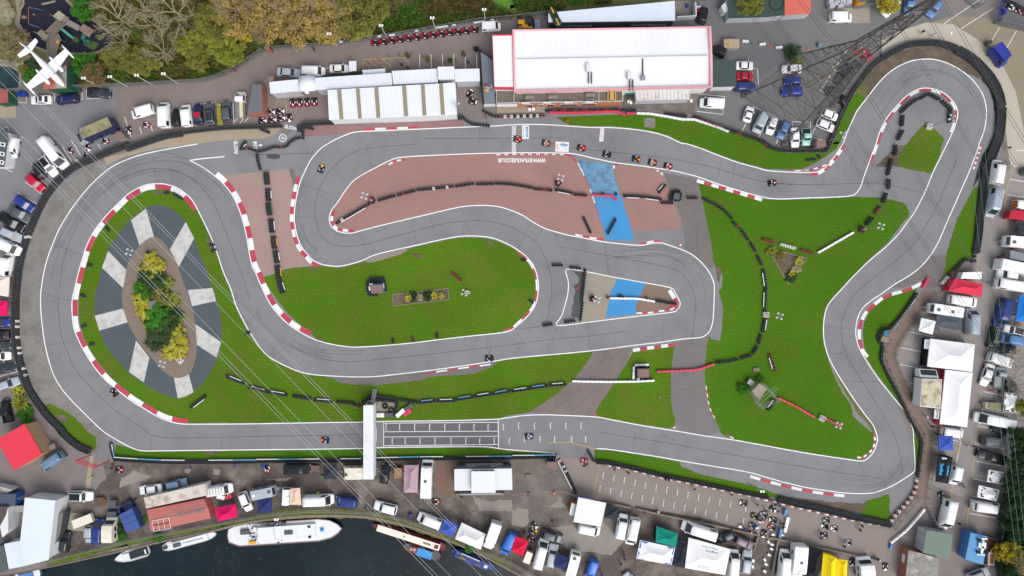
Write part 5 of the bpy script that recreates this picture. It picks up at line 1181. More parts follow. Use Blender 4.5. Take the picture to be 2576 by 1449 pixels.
# people
def person_mesh(pose):
 """one continuous skinned body; joints as connected edges with a radius each"""
 J=dict(pelvis=(0,0,.93,.125),waist=(0,0,1.08,.115),chest=(0,0,1.30,.135),neck=(.01,0,1.47,.06),head0=(.03,0,1.55,.075),head1=(.035,0,1.64,.098),head2=(.02,0,1.73,.07),nose=(.125,0,1.625,.018))
 for s,k in((1,'l'),(-1,'r')):
  J.update({k+'sh':(0,s*.18,1.41,.065),k+'el':(-.02,s*.25,1.14,.045),k+'wr':(.05,s*.26,.89,.032),k+'pa':(.07,s*.26,.82,.036),k+'hip':(0,s*.095,.88,.095),k+'kn':(.02,s*.10,.50,.062),k+'an':(-.01,s*.10,.10,.042),k+'to':(.15,s*.12,.04,.036)})
 J.update(pose)
 E=[('pelvis','waist'),('waist','chest'),('chest','neck'),('neck','head0'),('head0','head1'),('head1','head2'),('head1','nose')]
 for k in 'lr':E+=[('chest',k+'sh'),(k+'sh',k+'el'),(k+'el',k+'wr'),(k+'wr',k+'pa'),('pelvis',k+'hip'),(k+'hip',k+'kn'),(k+'kn',k+'an'),(k+'an',k+'to')]
 for s,k in((1,'l'),(-1,'r')):
  w=Vec(J[k+'wr'][:3]);p=Vec(J[k+'pa'][:3]);d=(p-w).normalized();side=d.cross(Vec((0,1,0)))
  side=side.normalized()if side.length>.1 else Vec((1,0,0));up=side.cross(d)*s
  for i in range(4):
   a=p+side*(i-1.5)*.021+d*.02;L=(.062,.074,.070,.055)[i]
   f1=a+d*L*.55;f2=f1+(d*.7-up*.5)*L*.5
   J['%sf%d'%(k,i)]=(*f1,.0095);J['%sg%d'%(k,i)]=(*f2,.008)
   E+=[(k+'pa','%sf%d'%(k,i)),('%sf%d'%(k,i),'%sg%d'%(k,i))]
  t=w.lerp(p,.6)+side*.05;J[k+'th']=(*t,.0105);t2=t+d*.045+side*.012;J[k+'ti']=(*t2,.009)
  E+=[(k+'pa',k+'th'),(k+'th',k+'ti')]
 nm=list(J);ix={n:i for i,n in enumerate(nm)}
 me=bpy.data.meshes.new('body');me.from_pydata([J[n][:3]for n in nm],[(ix[a],ix[c])for a,c in E],[])
 o=bpy.data.objects.new('tmp_body',me);COL.objects.link(o)
 o.modifiers.new('s','SKIN');sv=me.skin_vertices[0].data
 for n in nm:
  sv[ix[n]].radius=(J[n][3],J[n][3]);sv[ix[n]].use_root=(n=='pelvis')
 o.modifiers.new('d','SUBSURF').levels=1
 dg=bpy.context.evaluated_depsgraph_get();out=bpy.data.meshes.new_from_object(o.evaluated_get(dg));out.name='body'
 bpy.data.objects.remove(o);bpy.data.meshes.remove(me)
 reg={}
 for n in nm:
  if n.startswith('head')or n in('neck','nose')or n[1:]in('pa','th','ti')or n[1:2]in 'fg' and n[1:]not in():reg[n]=0
  elif n[1:]in('hip','kn','an'):reg[n]=2
  elif n[1:]=='to':reg[n]=3
  else:reg[n]=1
 reg['pelvis']=2
 segs=[(Vec(J[a][:3]),Vec(J[c][:3]),max(reg[a],reg[c])if 3 in(reg[a],reg[c])else(reg[a]if a in('chest',)else reg[c]if(a,c)in(('pelvis','waist'),)else reg[a]if reg[a]else reg[c]if a!='neck' else 0),max(J[a][3],J[c][3]))for a,c in E]
 out.materials.clear()
 for m in(SKIN,CARB,DGREY,MBP):out.materials.append(m)
 for p in out.polygons:
  c=p.center;best=None
  for a,d,r_,rad in segs:
   t=max(0,min(1,(c-a).dot(d-a)/max(1e-6,(d-a).length_squared)));q=(c-a.lerp(d,t)).length-rad
   if best is None or q<best[0]:best=(q,r_)
  p.material_index=best[1];p.use_smooth=True
 return out
SKIN=mat('skin',A(206,164,140),.6)
def mirror_pose(**k):
 return{n:(v if len(v)==4 else v)for n,v in k.items()}
POSES={'stand':{},'walk':dict(lkn=(.20,.10,.52,.062),lan=(.26,.10,.10,.042),lto=(.42,.11,.06,.036),rkn=(-.02,-.10,.50,.062),ran=(-.30,-.10,.16,.042),rto=(-.18,-.11,.04,.036),lel=(-.14,.26,1.16,.045),lwr=(-.10,.27,.92,.032),lpa=(-.07,.27,.86,.036),rel=(.08,-.25,1.14,.045),rwr=(.25,-.24,.96,.032),rpa=(.31,-.24,.93,.036)),'bend':dict(pelvis=(-.18,0,.88,.125),waist=(-.10,0,1.02,.115),chest=(.14,0,1.14,.135),neck=(.30,0,1.19,.06),head0=(.38,0,1.20,.075),head1=(.46,0,1.21,.098),head2=(.53,0,1.27,.07),nose=(.53,0,1.13,.018),lhip=(-.18,.095,.84,.095),rhip=(-.18,-.095,.84,.095),lsh=(.20,.18,1.16,.065),rsh=(.20,-.18,1.16,.065),lel=(.30,.22,.90,.045),rel=(.30,-.22,.90,.045),lwr=(.44,.18,.70,.032),rwr=(.44,-.18,.70,.032),lpa=(.48,.17,.64,.036),rpa=(.48,-.17,.64,.036)),'crouch':dict(pelvis=(-.10,0,.42,.125),waist=(-.04,0,.56,.115),chest=(.08,0,.76,.135),neck=(.15,0,.92,.06),head0=(.19,0,.99,.075),head1=(.21,0,1.08,.098),head2=(.20,0,1.17,.07),nose=(.30,0,1.05,.018),lhip=(-.08,.10,.40,.095),rhip=(-.08,-.10,.40,.095),lkn=(.32,.17,.46,.062),rkn=(.32,-.17,.46,.062),lan=(.02,.15,.12,.042),ran=(.02,-.15,.12,.042),lto=(.18,.17,.04,.036),rto=(.18,-.17,.04,.036),lsh=(.10,.18,.86,.065),rsh=(.10,-.18,.86,.065),lel=(.26,.22,.64,.045),rel=(.26,-.22,.64,.045),lwr=(.44,.14,.52,.032),rwr=(.44,-.14,.52,.032),lpa=(.50,.12,.49,.036),rpa=(.50,-.12,.49,.036)),'drive':dict(pelvis=(-.38,0,.28,.125),waist=(-.44,0,.42,.115),chest=(-.46,0,.62,.135),neck=(-.43,0,.78,.06),head0=(-.40,0,.86,.075),head1=(-.38,0,.95,.098),head2=(-.39,0,1.04,.07),nose=(-.29,0,.93,.018),lhip=(-.30,.10,.26,.095),rhip=(-.30,-.10,.26,.095),lkn=(.16,.20,.42,.062),rkn=(.16,-.20,.42,.062),lan=(.52,.20,.18,.042),ran=(.52,-.20,.18,.042),lto=(.62,.20,.28,.036),rto=(.62,-.20,.28,.036),lsh=(-.46,.18,.72,.065),rsh=(-.46,-.18,.72,.065),lel=(-.20,.27,.54,.045),rel=(-.20,-.27,.54,.045),lwr=(.10,.18,.52,.032),rwr=(.10,-.18,.52,.032),lpa=(.17,.15,.51,.036),rpa=(.17,-.15,.51,.036))}
PM={k:person_mesh(v)for k,v in POSES.items()}
HEADC={'stand':(.035,0,1.64),'walk':(.035,0,1.64),'bend':(.46,0,1.21),'crouch':(.21,0,1.08),'drive':(-.38,0,.95)}
HAIR=MB().ball((-.015,0,.03),.112,10,0,(1,.92,1.0)).mesh('hair',[mat('dark_hair',(.03,.02,.015),.7)],shade=True)
EYE=MB().ball((.088,.034,.0),.014,6).ball((.088,-.034,.0),.014,6).mesh('eyes',[MBP])
MOUTH=MB().box(.088,.098,-.022,.022,-.068,-.058).mesh('mouth',[mat('lips',A(160,90,84),.6)])
EAR=MB().ball((.0,.098,-.005),.024,6,0,(1,.5,1.3)).ball((.0,-.098,-.005),.024,6,0,(1,.5,1.3)).mesh('ears',[SKIN])
HELM=MB().ball((0,0,.01),.145,12,0,(1.05,.92,1)).mesh('helmet',[M_KARTW],shade=True)
VISOR=MB().add([(.135,-.09,-.03),(.135,.09,-.03),(.115,.10,.05),(.115,-.10,.05),(.16,-.05,-.02),(.16,.05,-.02),(.145,.05,.05),(.145,-.05,.05)],[(4,5,6,7),(0,4,7,3),(5,1,2,6),(0,1,5,4),(3,7,6,2)]).mesh('visor',[MGL])
CLOTH=dict(k=mat('cloth_black',A(28,28,32),.9),n=mat('cloth_navy',A(34,42,74),.9),r=mat('cloth_red',A(190,36,50),.9),w=mat('cloth_white',A(225,225,228),.9),g=mat('cloth_grey',A(120,122,128),.9),b=mat('cloth_blue',A(44,76,170),.9),o=mat('cloth_orange',A(250,96,40),.9),y=mat('cloth_hivis',A(190,220,70),.9),j=mat('cloth_denim',A(70,86,116),.9),p=mat('cloth_pink',A(236,110,130),.9),t=mat('cloth_tan',A(150,128,104),.9),l=mat('cloth_light_blue',A(110,160,210),.9),e=mat('cloth_green',A(40,140,70),.9))
def pers(x,y,ang,label,pose='stand',top='k',leg='j',helmet=None,z=.0,group=None,world_pos=None):
 p=world_pos or P((x,y),z+.6)
 r_=root('person',label,'person',(p.x,p.y,z),R(-ang),group)
 o=inst('body',PM[pose],r_);recol(o,CLOTH[top],1);recol(o,CLOTH[leg],2)
 h=HEADC[pose]
 if helmet:q=inst('helmet',HELM,r_,h);recol(q,KCOL[helmet]);inst('visor',VISOR,q)
 else:
  inst('hair',HAIR,r_,(h[0]-.02,h[1],h[2]+.015));inst('eyes',EYE,r_,h);inst('ears',EAR,r_,h);inst('mouth',MOUTH,r_,h)
 return r_
def racer(x,y,ang,klabel,plabel,nose='r',pod='r',fair='w',suit='k',helm='w'):
 k=kart(x,y,ang,klabel,nose,pod,fair)
 pers(0,0,ang,plabel,'drive',suit,suit,helm,world_pos=Vec((k.location.x,k.location.y,0))).scale=(.9,.9,.92)
# karts on the circuit, each with its driver
racer(1302,350,10,"red kart crossing the chequered line","driver in red crouched in the kart on the chequered line",'r','r','y','r','r')
racer(1374,360,12,"red and white kart just right of the tall advert board","driver in white and black suit in the kart between the two adverts",'r','r','y','w','k')
racer(1463,372,12,"red kart with a green helmeted driver","driver with a bright green helmet",'r','r','y','r','g')
racer(1527,388,12,"black and green kart above the blue strip","driver in black in the black and green kart",'k','g','k','k','w')
racer(1601,400,14,"dark kart with orange parts above the red tarmac","driver in black in the dark orange-trimmed kart",'o','k','y','k','o')
racer(1641.5,408,12,"red kart, second last of the train on the top straight","driver in white stripes in the second last kart of the train",'r','r','y','w','r')
racer(1681,418,12,"pink and black kart leading the train on the top straight","driver in pink and white leading the kart train",'r','r','w','p','w')
racer(1943,460,-5,"black and red kart alone before the right hairpin","driver alone on track before the right hairpin",'r','k','w','k','w')
racer(808,424,-70,"black and yellow kart alone on the top left bend","driver in the black and yellow kart on the top left bend",'y','k','w','k','w')
racer(286,987,-125,"dark blue kart hugging the left loop kerb","driver in dark suit on the lower left loop",'b','k','w','k','o')
racer(817,1107.5,185,"navy and orange kart on the straight left of the gantry","driver in navy left of the gantry",'o','b','y','b','w')
racer(1331,1098,-2,"blue and white kart on the starting grid boxes","driver in white suit on the starting grid boxes",'b','b','w','w','b')
racer(1231,901.5,0,"black kart with tan panels at the end of the lower kerb","driver in black at the end of the lower kerb",'k','k','k','k','w')
racer(1469,1163,-120,"pink kart leaving through the pit exit","driver in the pink kart at the pit exit",'p','r','w','p','k')
# parked rental karts
for i in range(13):
 kart(644+(1197+i*83.2)/4,(427-i*11.3-(3 if i>5 else 0)*0+(4 if i>9 else 0))/4,186+(i%3)*3,"red and black kart, %s from the left in the row along the fence"%ORD[i+1],'r','r','r','karts parked along the fence')
for i,x in enumerate((370,437,513,586)):
 kart(644+x/4,(1035-i*4)/4,84+(i%2)*3,"red kart, %s from the left below the grey office roof"%ORD[i+1],'r','p','w','karts below the office roof')
for x,y,a,l in((148,1127,5,"upper left"),(243,1118,0,"upper right"),(66,1212,8,"lower left"),(163,1205,0,"second of the lower row"),(253,1188,-2,"third of the lower row")):
 kart(644+x/4,y/4,a,"red kart in the pit cluster by the brick wall, "+l,'w','p','w','karts clustered at the pit lane')
kart(644+332/4,1186/4,80,"red kart standing crosswise at the right of the pit cluster",'w','p','w','karts clustered at the pit lane')
kart(644+2155/4,940/4,-65,"red kart beside white sheets in the yard behind the garage",'w','r','k')
kart(644+2182/4,1018/4,15,"red kart, lower of two in the yard behind the garage",'w','r','k')
# competitors' karts in the paddocks
f4=lambda c,r_,x,y:(644*c+x/4,362.25*r_+y/4)
PKL=[(0,0,1292,1305,80,"white and black dismantled kart by the painted bay line",'w','k',1),(0,0,1470,1255,10,"red and white kart in pieces near the open white van",'r','w',1),(0,0,1060,1420,10,"red and white kart beside the race transporter",'r','w',1),(0,1,705,70,60,"red kart on the bay right of the long white van",'r','r',1),(0,1,880,35,60,"white and red kart nearest the race transporter's cab",'w','r',1),(0,1,870,122,20,"black and red kart against the tyre wall",'k','r',1),(0,3,1198,382,0,"navy and pink kart beside the red arch",'p','b',0),(1,3,112,372,60,"red and white kart on a stand by the blue tub",'r','w',1),(1,3,1815,703,0,"white and red kart on the mud below the motorhome",'r','w',0),(2,3,225,940,45,"white kart by the grey four-by-four",'w','k',1),(2,3,213,998,0,"black and lime kart by the grey four-by-four",'y','k',0),(2,3,195,1082,50,"black kart by the crimson gazebo",'k','k',0),(2,3,2330,717,190,"white and blue kart standing in the marked assembly lanes",'w','k',0),(2,3,2442,845,200,"black and yellow kart, left of the assembly crowd",'k','k',0),(2,3,2535,835,205,"blue and white kart in the assembly crowd",'l','w',0),(2,3,2420,945,210,"royal blue kart in the assembly crowd",'b','b',0),(3,3,50,890,190,"black and white kart at the blue rails, upper",'w','k',0),(3,3,40,962,195,"pink and white kart at the blue rails, lower",'p','w',0),(2,3,2535,1025,100,"red and black kart leaving the assembly area",'w','k',0),(3,3,590,890,180,"green and pink kart on the open tarmac",'g','b',1),(3,3,575,945,180,"white kart below the green and pink one",'w','k',1),(3,3,672,975,190,"white and purple kart on the open tarmac",'w','w',1),(3,3,570,1042,180,"grey kart pushed on a trolley on the open tarmac",'s','s',1),(3,3,810,1115,180,"white kart pushed by two people on the open tarmac",'w','w',1),(3,3,850,1310,90,"white kart beside the yellow tent",'w','k',1),(3,3,1182,1355,90,"bare kart with a long lever at the bottom edge",'w','s',1),(3,3,1745,635,60,"silver bare kart frame in the empty right bay",'s','s',1),(3,3,50,775,40,"bare white kart frame beside the assembly tyre kerb",'w','s',1)]
for c,r_,x,y,a,l,n,pd,bare in PKL:kart(*f4(c,r_,x,y),a,l,n,pd,'y' if bare==0 else 'w',bare=bool(bare),sc=.82)
TR=MB().bar((-.7,-.3,.5),(.7,-.3,.5),.025,6).bar((-.7,.3,.5),(.7,.3,.5),.025,6).bar((-.6,-.3,.5),(-.6,.3,.5),.025,6).bar((.6,-.3,.5),(.6,.3,.5),.025,6).bar((.6,-.3,.5),(.5,-.3,.05),.025,6).bar((.6,.3,.5),(.5,.3,.05),.025,6).bar((-.6,-.3,.5),(-.5,-.3,.05),.025,6).bar((-.6,.3,.5),(-.5,.3,.05),.025,6).box(-.45,.35,-.26,.26,.51,.54).mesh('frame',MWP)
for i,(x,y,a)in enumerate(((2500,905,20),(2540,900,0),(2585,1110,60),(2620,1135,20),(2615,1180,30),(2590,1240,40),(2630,1035,10),(2545,1290,70),(2560,1335,30),(2430,1300,80),(2425,1360,80),(2720,1038,5),(2545,1405,40),(2300,955,5),(2470,965,0))):
 p=P(f4(2,3,x,y),.5)
 sc_=.7;t=root('kart_trolley',"white kart trolley, %s of those standing round the assembly area"%ORD[i+1],'kart trolley',(p.x,p.y,0),R(-a),'white kart trolleys');t.scale=(sc_,sc_,.9);inst('frame',TR,t)
 for sx in(-.5,.5):
  for sy in(-.3,.3):inst('wheel',KP['wheel'],t,(sx,sy,.09),0,(.6,.4,.6))
# people
PPL=[(0,0,2365,712,200,"person in red with a hose by the top fence",'walk','r','k'),(1,0,585,500,120,"person in black walking below the fence bend",'walk','k','k'),(1,0,1468,655,80,"person in black beside the yellow hatched bay",'stand','k','k'),(1,0,2138,630,45,"person in dark blue walking at the white bays",'walk','n','k'),(1,0,1530,688,90,"person at the planter wall above the pit roof",'stand','k','j'),(1,0,2320,1185,30,"marshal in orange on the tarmac by the terrace corner",'stand','o','k'),(2,0,543,1215,0,"marshal in orange crouching at the grass point",'crouch','o','k'),(3,0,1548,325,150,"person in black walking on the pale footpath",'walk','k','k'),(3,0,1650,358,150,"person in pale clothes by the hairpin tyre wall",'walk','w','g'),(3,1,2412,42,150,"person in black crossing the right car park",'walk','k','w'),(3,1,2430,195,150,"person in white by the upper white van",'bend','w','j'),(3,1,2322,1135,190,"person in red by the grey awning",'walk','r','k'),(3,1,2385,1118,0,"person in dark green by the grey awning",'stand','e','k'),(3,1,2455,1055,0,"person with red jacket between caravan and awning",'bend','r','k'),(3,1,2190,1395,0,"person in grey beside the red marquee",'walk','g','w'),(3,1,2500,862,90,"person beside the charcoal gazebo",'stand','k','e'),(1,2,988,1192,60,"marshal in pink overalls by the tyre line left of the gantry",'crouch','p','w'),(2,1,640,1449,0,"marshal in orange on the damp patch of the spike island",'crouch','o','k'),(1,2,1150,1140,0,"person in red inside the gantry enclosure",'bend','r','k'),(0,3,1128,358,0,"person in dark blue by the navy and pink kart",'bend','n','p'),(0,3,925,445,200,"person in hi-vis walking at the paving edge",'walk','y','k'),(0,3,1935,347,120,"person in blue crouching below the bottom tyre wall",'walk','b','w'),(0,3,1375,665,0,"person in black by the rusty container's end",'stand','k','k'),(0,3,2365,335,0,"person in blue by the banners left of the gantry",'bend','b','w'),(1,3,625,605,0,"person in yellow behind the long white van",'bend','y','k'),(2,3,757,268,120,"marshal in orange at the pit exit",'stand','o','k'),(2,3,1030,370,20,"person in black by the red and white tyre kerb, leftmost",'walk','k','k'),(2,3,1160,400,30,"person in navy by the red and white tyre kerb",'bend','n','k'),(2,3,1540,468,20,"person in black, left of a pair at the tyre kerb",'stand','k','k'),(2,3,1575,475,60,"person in dark coat, right of a pair at the tyre kerb",'walk','k','n'),(2,3,1828,565,100,"person in black top and white trousers in the assembly lanes",'walk','k','w'),(2,3,2200,622,20,"person in grey by the tyre kerb",'stand','g','k'),(2,3,2460,725,45,"person in dark green in the assembly area",'walk','e','k'),(2,3,2545,785,10,"person in plum jacket behind the blue and white kart",'bend','n','n'),(2,3,2480,880,30,"person in black bending over the yellow and black kart",'bend','k','k'),(2,3,2525,885,30,"person in red at the trolleys",'bend','r','j'),(2,3,2440,940,20,"driver in blue with white helmet at the royal blue kart",'bend','b','b'),(2,3,2335,965,20,"person in blue by the low wall",'bend','b','n'),(2,3,2390,995,20,"person in maroon with white hat by the low wall",'stand','r','k'),(2,3,1895,885,20,"person in denim leaning at the low wall",'bend','j','k'),(2,3,1330,808,20,"person in red and white by the low wall gap",'crouch','r','w'),(2,3,1465,795,20,"person in pale jacket by the low wall",'bend','w','n'),(2,3,402,885,200,"person in black walking over the muddy concrete",'walk','k','k'),(2,3,1127,1225,90,"person in maroon, upper of two on the paddock road",'walk','r','k'),(2,3,1132,1270,90,"person in blue, lower of two on the paddock road",'walk','b','k'),(2,3,1090,1320,60,"person in black beside a pushchair on the paddock road",'walk','k','k'),(2,3,180,1055,0,"person in orange at the crimson gazebo",'stand','o','k'),(2,3,185,1150,0,"person in dark clothes beside the crimson gazebo",'bend','k','r'),(2,3,118,1010,0,"person in black left of the white kart",'crouch','k','k'),(2,3,900,1430,90,"person in blue at the bottom edge by the blue van",'walk','b','b'),(2,3,750,1305,90,"person with a red cap by the bright blue van",'stand','k','k'),(3,3,65,720,20,"person in navy by the red and white tyres at the blue rails",'walk','n','n'),(3,3,105,735,45,"person in blue beside the one in navy",'walk','b','k'),(3,3,90,790,60,"person in dark blue by the bare kart frame",'walk','n','k'),(3,3,135,915,0,"person in black and lime by the blue rails, upper",'bend','k','k'),(3,3,140,950,0,"person in black and lime by the blue rails, lower",'bend','k','y'),(3,3,590,970,0,"person in black at the white kart on the open tarmac",'crouch','k','k'),(3,3,535,1020,10,"person in black pushing the grey kart",'bend','k','k'),(3,3,520,1062,40,"person in bright blue beside the grey kart",'walk','b','b'),(3,3,770,1110,0,"person in light blue pushing the white kart",'walk','l','k'),(3,3,755,1142,20,"person in black walking behind the white kart",'walk','k','k'),(3,3,935,938,30,"person in navy under the white boards",'walk','n','k'),(3,3,915,978,30,"person in dark clothes below the one in navy",'walk','k','k'),(3,3,1095,1275,40,"driver in black with white helmet by the wall end",'walk','k','k'),(3,3,2000,130,20,"person in white, left of two on the right car park",'walk','w','n'),(3,3,2055,138,20,"person in blue and red, right of two on the right car park",'walk','b','r'),(3,3,1930,515,30,"person in brown coat by the tyre fitter's van",'walk','t','k'),(3,3,1955,545,10,"person in bright blue by the tyre fitter's van",'walk','l','k'),(3,3,1910,918,30,"person in black right of the tall white van",'walk','k','k'),(3,3,1690,15,60,"person in black at the rail above the blue gazebo",'stand','k','k'),(3,3,1700,130,60,"person in white at the rail beside the blue gazebo",'bend','w','k'),(3,2,1590,1290,60,"person in red and white by the brown path rail",'bend','w','r'),(3,2,1645,1390,60,"person in navy by the brown path rail",'stand','n','k'),(3,2,1690,405,60,"person in grey by the charcoal awning's edge",'bend','g','k'),(3,2,1888,530,0,"person in hi-vis behind the upper white marquee",'walk','y','k'),(3,2,2230,1025,0,"person in dark red at the back of the white coupe",'bend','r','k'),(3,2,2300,1040,30,"person in black behind the silver flatbed",'walk','k','w'),(3,2,2150,1163,0,"person in hi-vis by the small trailer's drawbar",'crouch','y','k'),(3,2,2480,130,60,"person in white by the bright blue tent, upper",'walk','w','j'),(3,2,2480,270,60,"person in light blue by the bright blue tent, middle",'bend','l','k'),(3,2,2510,350,60,"person in orange by the bright blue tent, lower",'bend','o','k'),(3,2,2430,345,60,"person in green by the blue race van's nose",'bend','e','k'),(0,1,600,75,60,"person in red leaning into the long white van",'bend','r','r'),(0,1,775,165,20,"person in red and white by the tyre wall karts",'bend','w','r'),(0,1,555,20,0,"person in black by the white tool stand",'bend','k','k'),(1,0,1690,1,0,None,None,None,None)]
for c,r_,x,y,a,l,ps,t,lg in PPL:
 if l:pers(*f4(c,r_,x,y),a,l,ps,t,lg,'w' if 'white helmet' in l or 'white hat' in l else None)
# tents
def fabric(name,r,g,b):return mat('fabric_'+name,A(r,g,b),.75,.03,.5,spec=.2)
F_PINK=fabric('magenta',226,14,100);F_NAVY=fabric('navy',48,58,110);F_BLUE=fabric('blue',66,96,190);F_DARK=fabric('charcoal',52,57,66);F_BLACK=fabric('black',32,35,42);F_WHITE=fabric('white',252,252,252);F_MAUVE=fabric('mauve',190,160,172);F_RED=fabric('red',226,56,84);F_GREEN=fabric('green',20,142,124);F_YEL=fabric('yellow',255,226,24);F_GREYT=fabric('grey',86,92,104);F_BBLUE=fabric('bright_blue',30,128,216);F_CRIM=fabric('crimson',222,26,66);F_CREAM=fabric('cream',232,222,208);F_MID=fabric('midnight',46,46,62)
def tent(s,fab,label,eave=2.1,peak=2.9,ridge=.0,valance=.22,walls=None,name='gazebo',cat='gazebo',legs=True,tri=None,patches=None):
 """canopy over four roof corners; ridge 0 = pyramid, >0 = hipped with that share of the length as ridge"""
 q=PP(s,eave);c=sum(q,Vec())/4
 r_=root(name,label,cat,(c.x,c.y,0))
 b=MB();n=7
 top=Vec((c.x,c.y,peak))
 if ridge:
  if(q[0]-q[1]).length<(q[1]-q[2]).length:q=q[1:]+q[:1]
  m0,m1=(q[1]+q[2])/2,(q[3]+q[0])/2
  ra=m0.lerp(m1,.5-ridge/2);rb=m0.lerp(m1,.5+ridge/2);ra.z=rb.z=peak
  faces=[(q[0],q[1],ra,rb),(q[1],q[2],ra,ra),(q[2],q[3],rb,ra),(q[3],q[0],rb,rb)]
 else:faces=[(q[i],q[(i+1)%4],top,top)for i in range(4)]
 for a,d,e,f in faces:
  g=[]
  for i in range(n+1):
   for j in range(n+1):
    u,v=i/n,j/n
    p=a.lerp(d,u).lerp(f.lerp(e,u),v)
    g.append(p+Vec((0,0,-.16*math.sin(math.pi*v)*(.5+.5*math.sin(math.pi*u)))))
  b.add(g,[(i*(n+1)+j,(i+1)*(n+1)+j,(i+1)*(n+1)+j+1,i*(n+1)+j+1)for i in range(n)for j in range(n)])
 for i in range(4):
  a,d=q[i],q[(i+1)%4]
  b.add([a,d,d-Vec((0,0,valance)),a-Vec((0,0,valance))],[(0,1,2,3)])
 me_m=[fab]
 o=b.bd('canopy',me_m,r_)
 bm=bmesh.new();bm.from_mesh(o.data);bmesh.ops.remove_doubles(bm,verts=bm.verts,dist=.002);bm.to_mesh(o.data);bm.free()
 o.modifiers.new('t','SOLIDIFY').thickness=.02
 if patches:
  for u0,v0,du,dv,m in patches:
   pp=[q[0].lerp(q[1],u).lerp(q[3].lerp(q[2],u),v)for u,v in((u0,v0),(u0+du,v0),(u0,v0+dv))]
   ctr=q[0].lerp(q[2],.5)
   for p in pp:
    dd=1-min(1,max(abs((p-ctr).dot((q[1]-q[0]).normalized()))/((q[1]-q[0]).length/2),abs((p-ctr).dot((q[3]-q[0]).normalized()))/((q[3]-q[0]).length/2)))
    p.z=eave+(peak-eave)*dd-.04+.06
   MB().pm(pp,[p.z for p in pp],[p.z+.02 for p in pp]).bd('panel',m,r_)
 for p in q:MB().bar((p.x,p.y,0),(p.x,p.y,eave),.03,6).bd('leg',MST,r_)
 if walls:
  for i in walls:
   a,d=q[i].lerp(c,.01),q[(i+1)%4].lerp(c,.01);t=(d-a).normalized();nn=Vec((-t.y,t.x,0))*.01
   MB().pm([a+nn,d+nn,d-nn,a-nn],.03,eave-.02).bd('side_wall',tri or fab,r_)
 return r_
tent("02:-70,130 72,130 72,280 -70,280",F_PINK,"magenta gazebo on the far left parking row")
tent("01:-100,1330 95,1335 02:82,88 -100,60",F_CREAM,"cream awning at the far left above the magenta gazebo",ridge=.4)
tent("03:2160,768 2367,727 2390,855 2190,900",F_PINK,"magenta gazebo beside the rusty red container",ridge=.25)
tent("13:680,338 815,334 818,470 678,474",F_DARK,"charcoal gazebo left of the cream caravan under the gantry")
tent("13:1492,335 1635,333 1625,610 1487,610",F_MAUVE,"faded mauve gazebo beside the long motorhome",ridge=.5)
tent("13:10,685 155,672 160,808 18,822",F_NAVY,"navy gazebo above the white barge")
tent("13:1902,872 2030,938 1975,1055 1843,995",F_BLUE,"blue gazebo left of the torn white tent")
tent("13:2070,912 2312,1030 2260,1185 2003,1075",F_WHITE,"white tent with a torn upper edge above the blue narrowboat",ridge=.5,peak=3.0)
tent("23:38,1048 168,1100 110,1252 -10,1195",F_CRIM,"crimson gazebo between the bright blue van and the cream trailer")
tent("23:462,1228 592,1278 548,1398 422,1352",F_NAVY,"navy gazebo left of the white caravan at the bottom")
tent("23:945,738 1078,765 1050,890 928,862",F_DARK,"charcoal gazebo beside the white canopy roof")
tent("23:1455,950 1672,1022 1650,1160 1445,1108",F_GREEN,"green gazebo above the white and blue tent",ridge=.25,walls=(3,),tri=F_BLACK)
tent("23:1290,1090 1642,1165 1605,1340 1252,1275",F_WHITE,"white tent with blue corner panels left of the black tent",ridge=.4,patches=[(.02,.02,.2,.42,F_BLUE),(.98,.02,-.2,.42,F_BLUE),(.02,.98,.2,-.42,F_BLUE),(.98,.98,-.2,-.42,F_BLUE)])
tent("23:1668,1078 1792,1100 1740,1370 1610,1340",F_MID,"black tent between the white and blue tent and the lettered marquee",ridge=.5)
MQ=tent("23:1778,1065 2198,1180 2145,1440 1740,1368",F_WHITE,"big white marquee with kart drawings on its roof",eave=2.5,peak=3.5,ridge=.35,name='marquee',cat='marquee')
tent("33:412,1160 560,1190 500,1480 368,1450",F_BLACK,"black tent between the motorhome and the yellow tent",ridge=.5,peak=3.2)
tent("33:555,1222 690,1265 690,1500 530,1500",F_YEL,"yellow tent with black windows, left of two",ridge=.6,peak=3.0,walls=(3,))
tent("33:694,1280 800,1290 790,1500 694,1500",F_YEL,"yellow tent, right of two at the bottom edge",ridge=.6,peak=2.8)
tent("f:2403,700 2473,715 2469,746 2386,732",F_RED,"red marquee beside the upper brown path",ridge=.4,name='marquee',cat='marquee',walls=(3,))
tent("32:1700,258 1957,290 1940,426 1688,385",F_GREYT,"charcoal awning attached below the white caravan",ridge=.5,peak=2.5)
tent("32:1545,300 1688,335 1655,470 1518,430",F_WHITE,"small white gazebo left of the charcoal awning")
tent("32:1635,510 2083,567 2056,843 1603,790",F_WHITE,"upper of two big white race team marquees",eave=2.8,peak=4.0,ridge=.25,name='marquee',cat='marquee',walls=(3,0),tri=F_BLACK)
tent("32:1786,822 2060,853 2003,1400 1730,1368",F_WHITE,"lower of two big white race team marquees",eave=2.8,peak=3.6,ridge=.55,name='marquee',cat='marquee',walls=(3,),tri=F_RED)
tent("32:2530,75 2680,90 2670,350 2492,330",F_BBLUE,"bright blue tent at the right frame edge",ridge=.3)
tent("32:2388,1052 2525,1070 2505,1260 2370,1240",F_WHITE,"chequered navy and white gazebo beside the small mossy trailer",patches=[(.02,.02,.45,.36,F_MID),(.98,.02,-.45,.36,F_MID),(.02,.98,.45,-.36,F_MID),(.98,.98,-.45,-.36,F_MID)])
tent("33:1720,42 1860,42 1862,182 1718,180",F_BLUE,"blue gazebo beside the rail of the brown path")
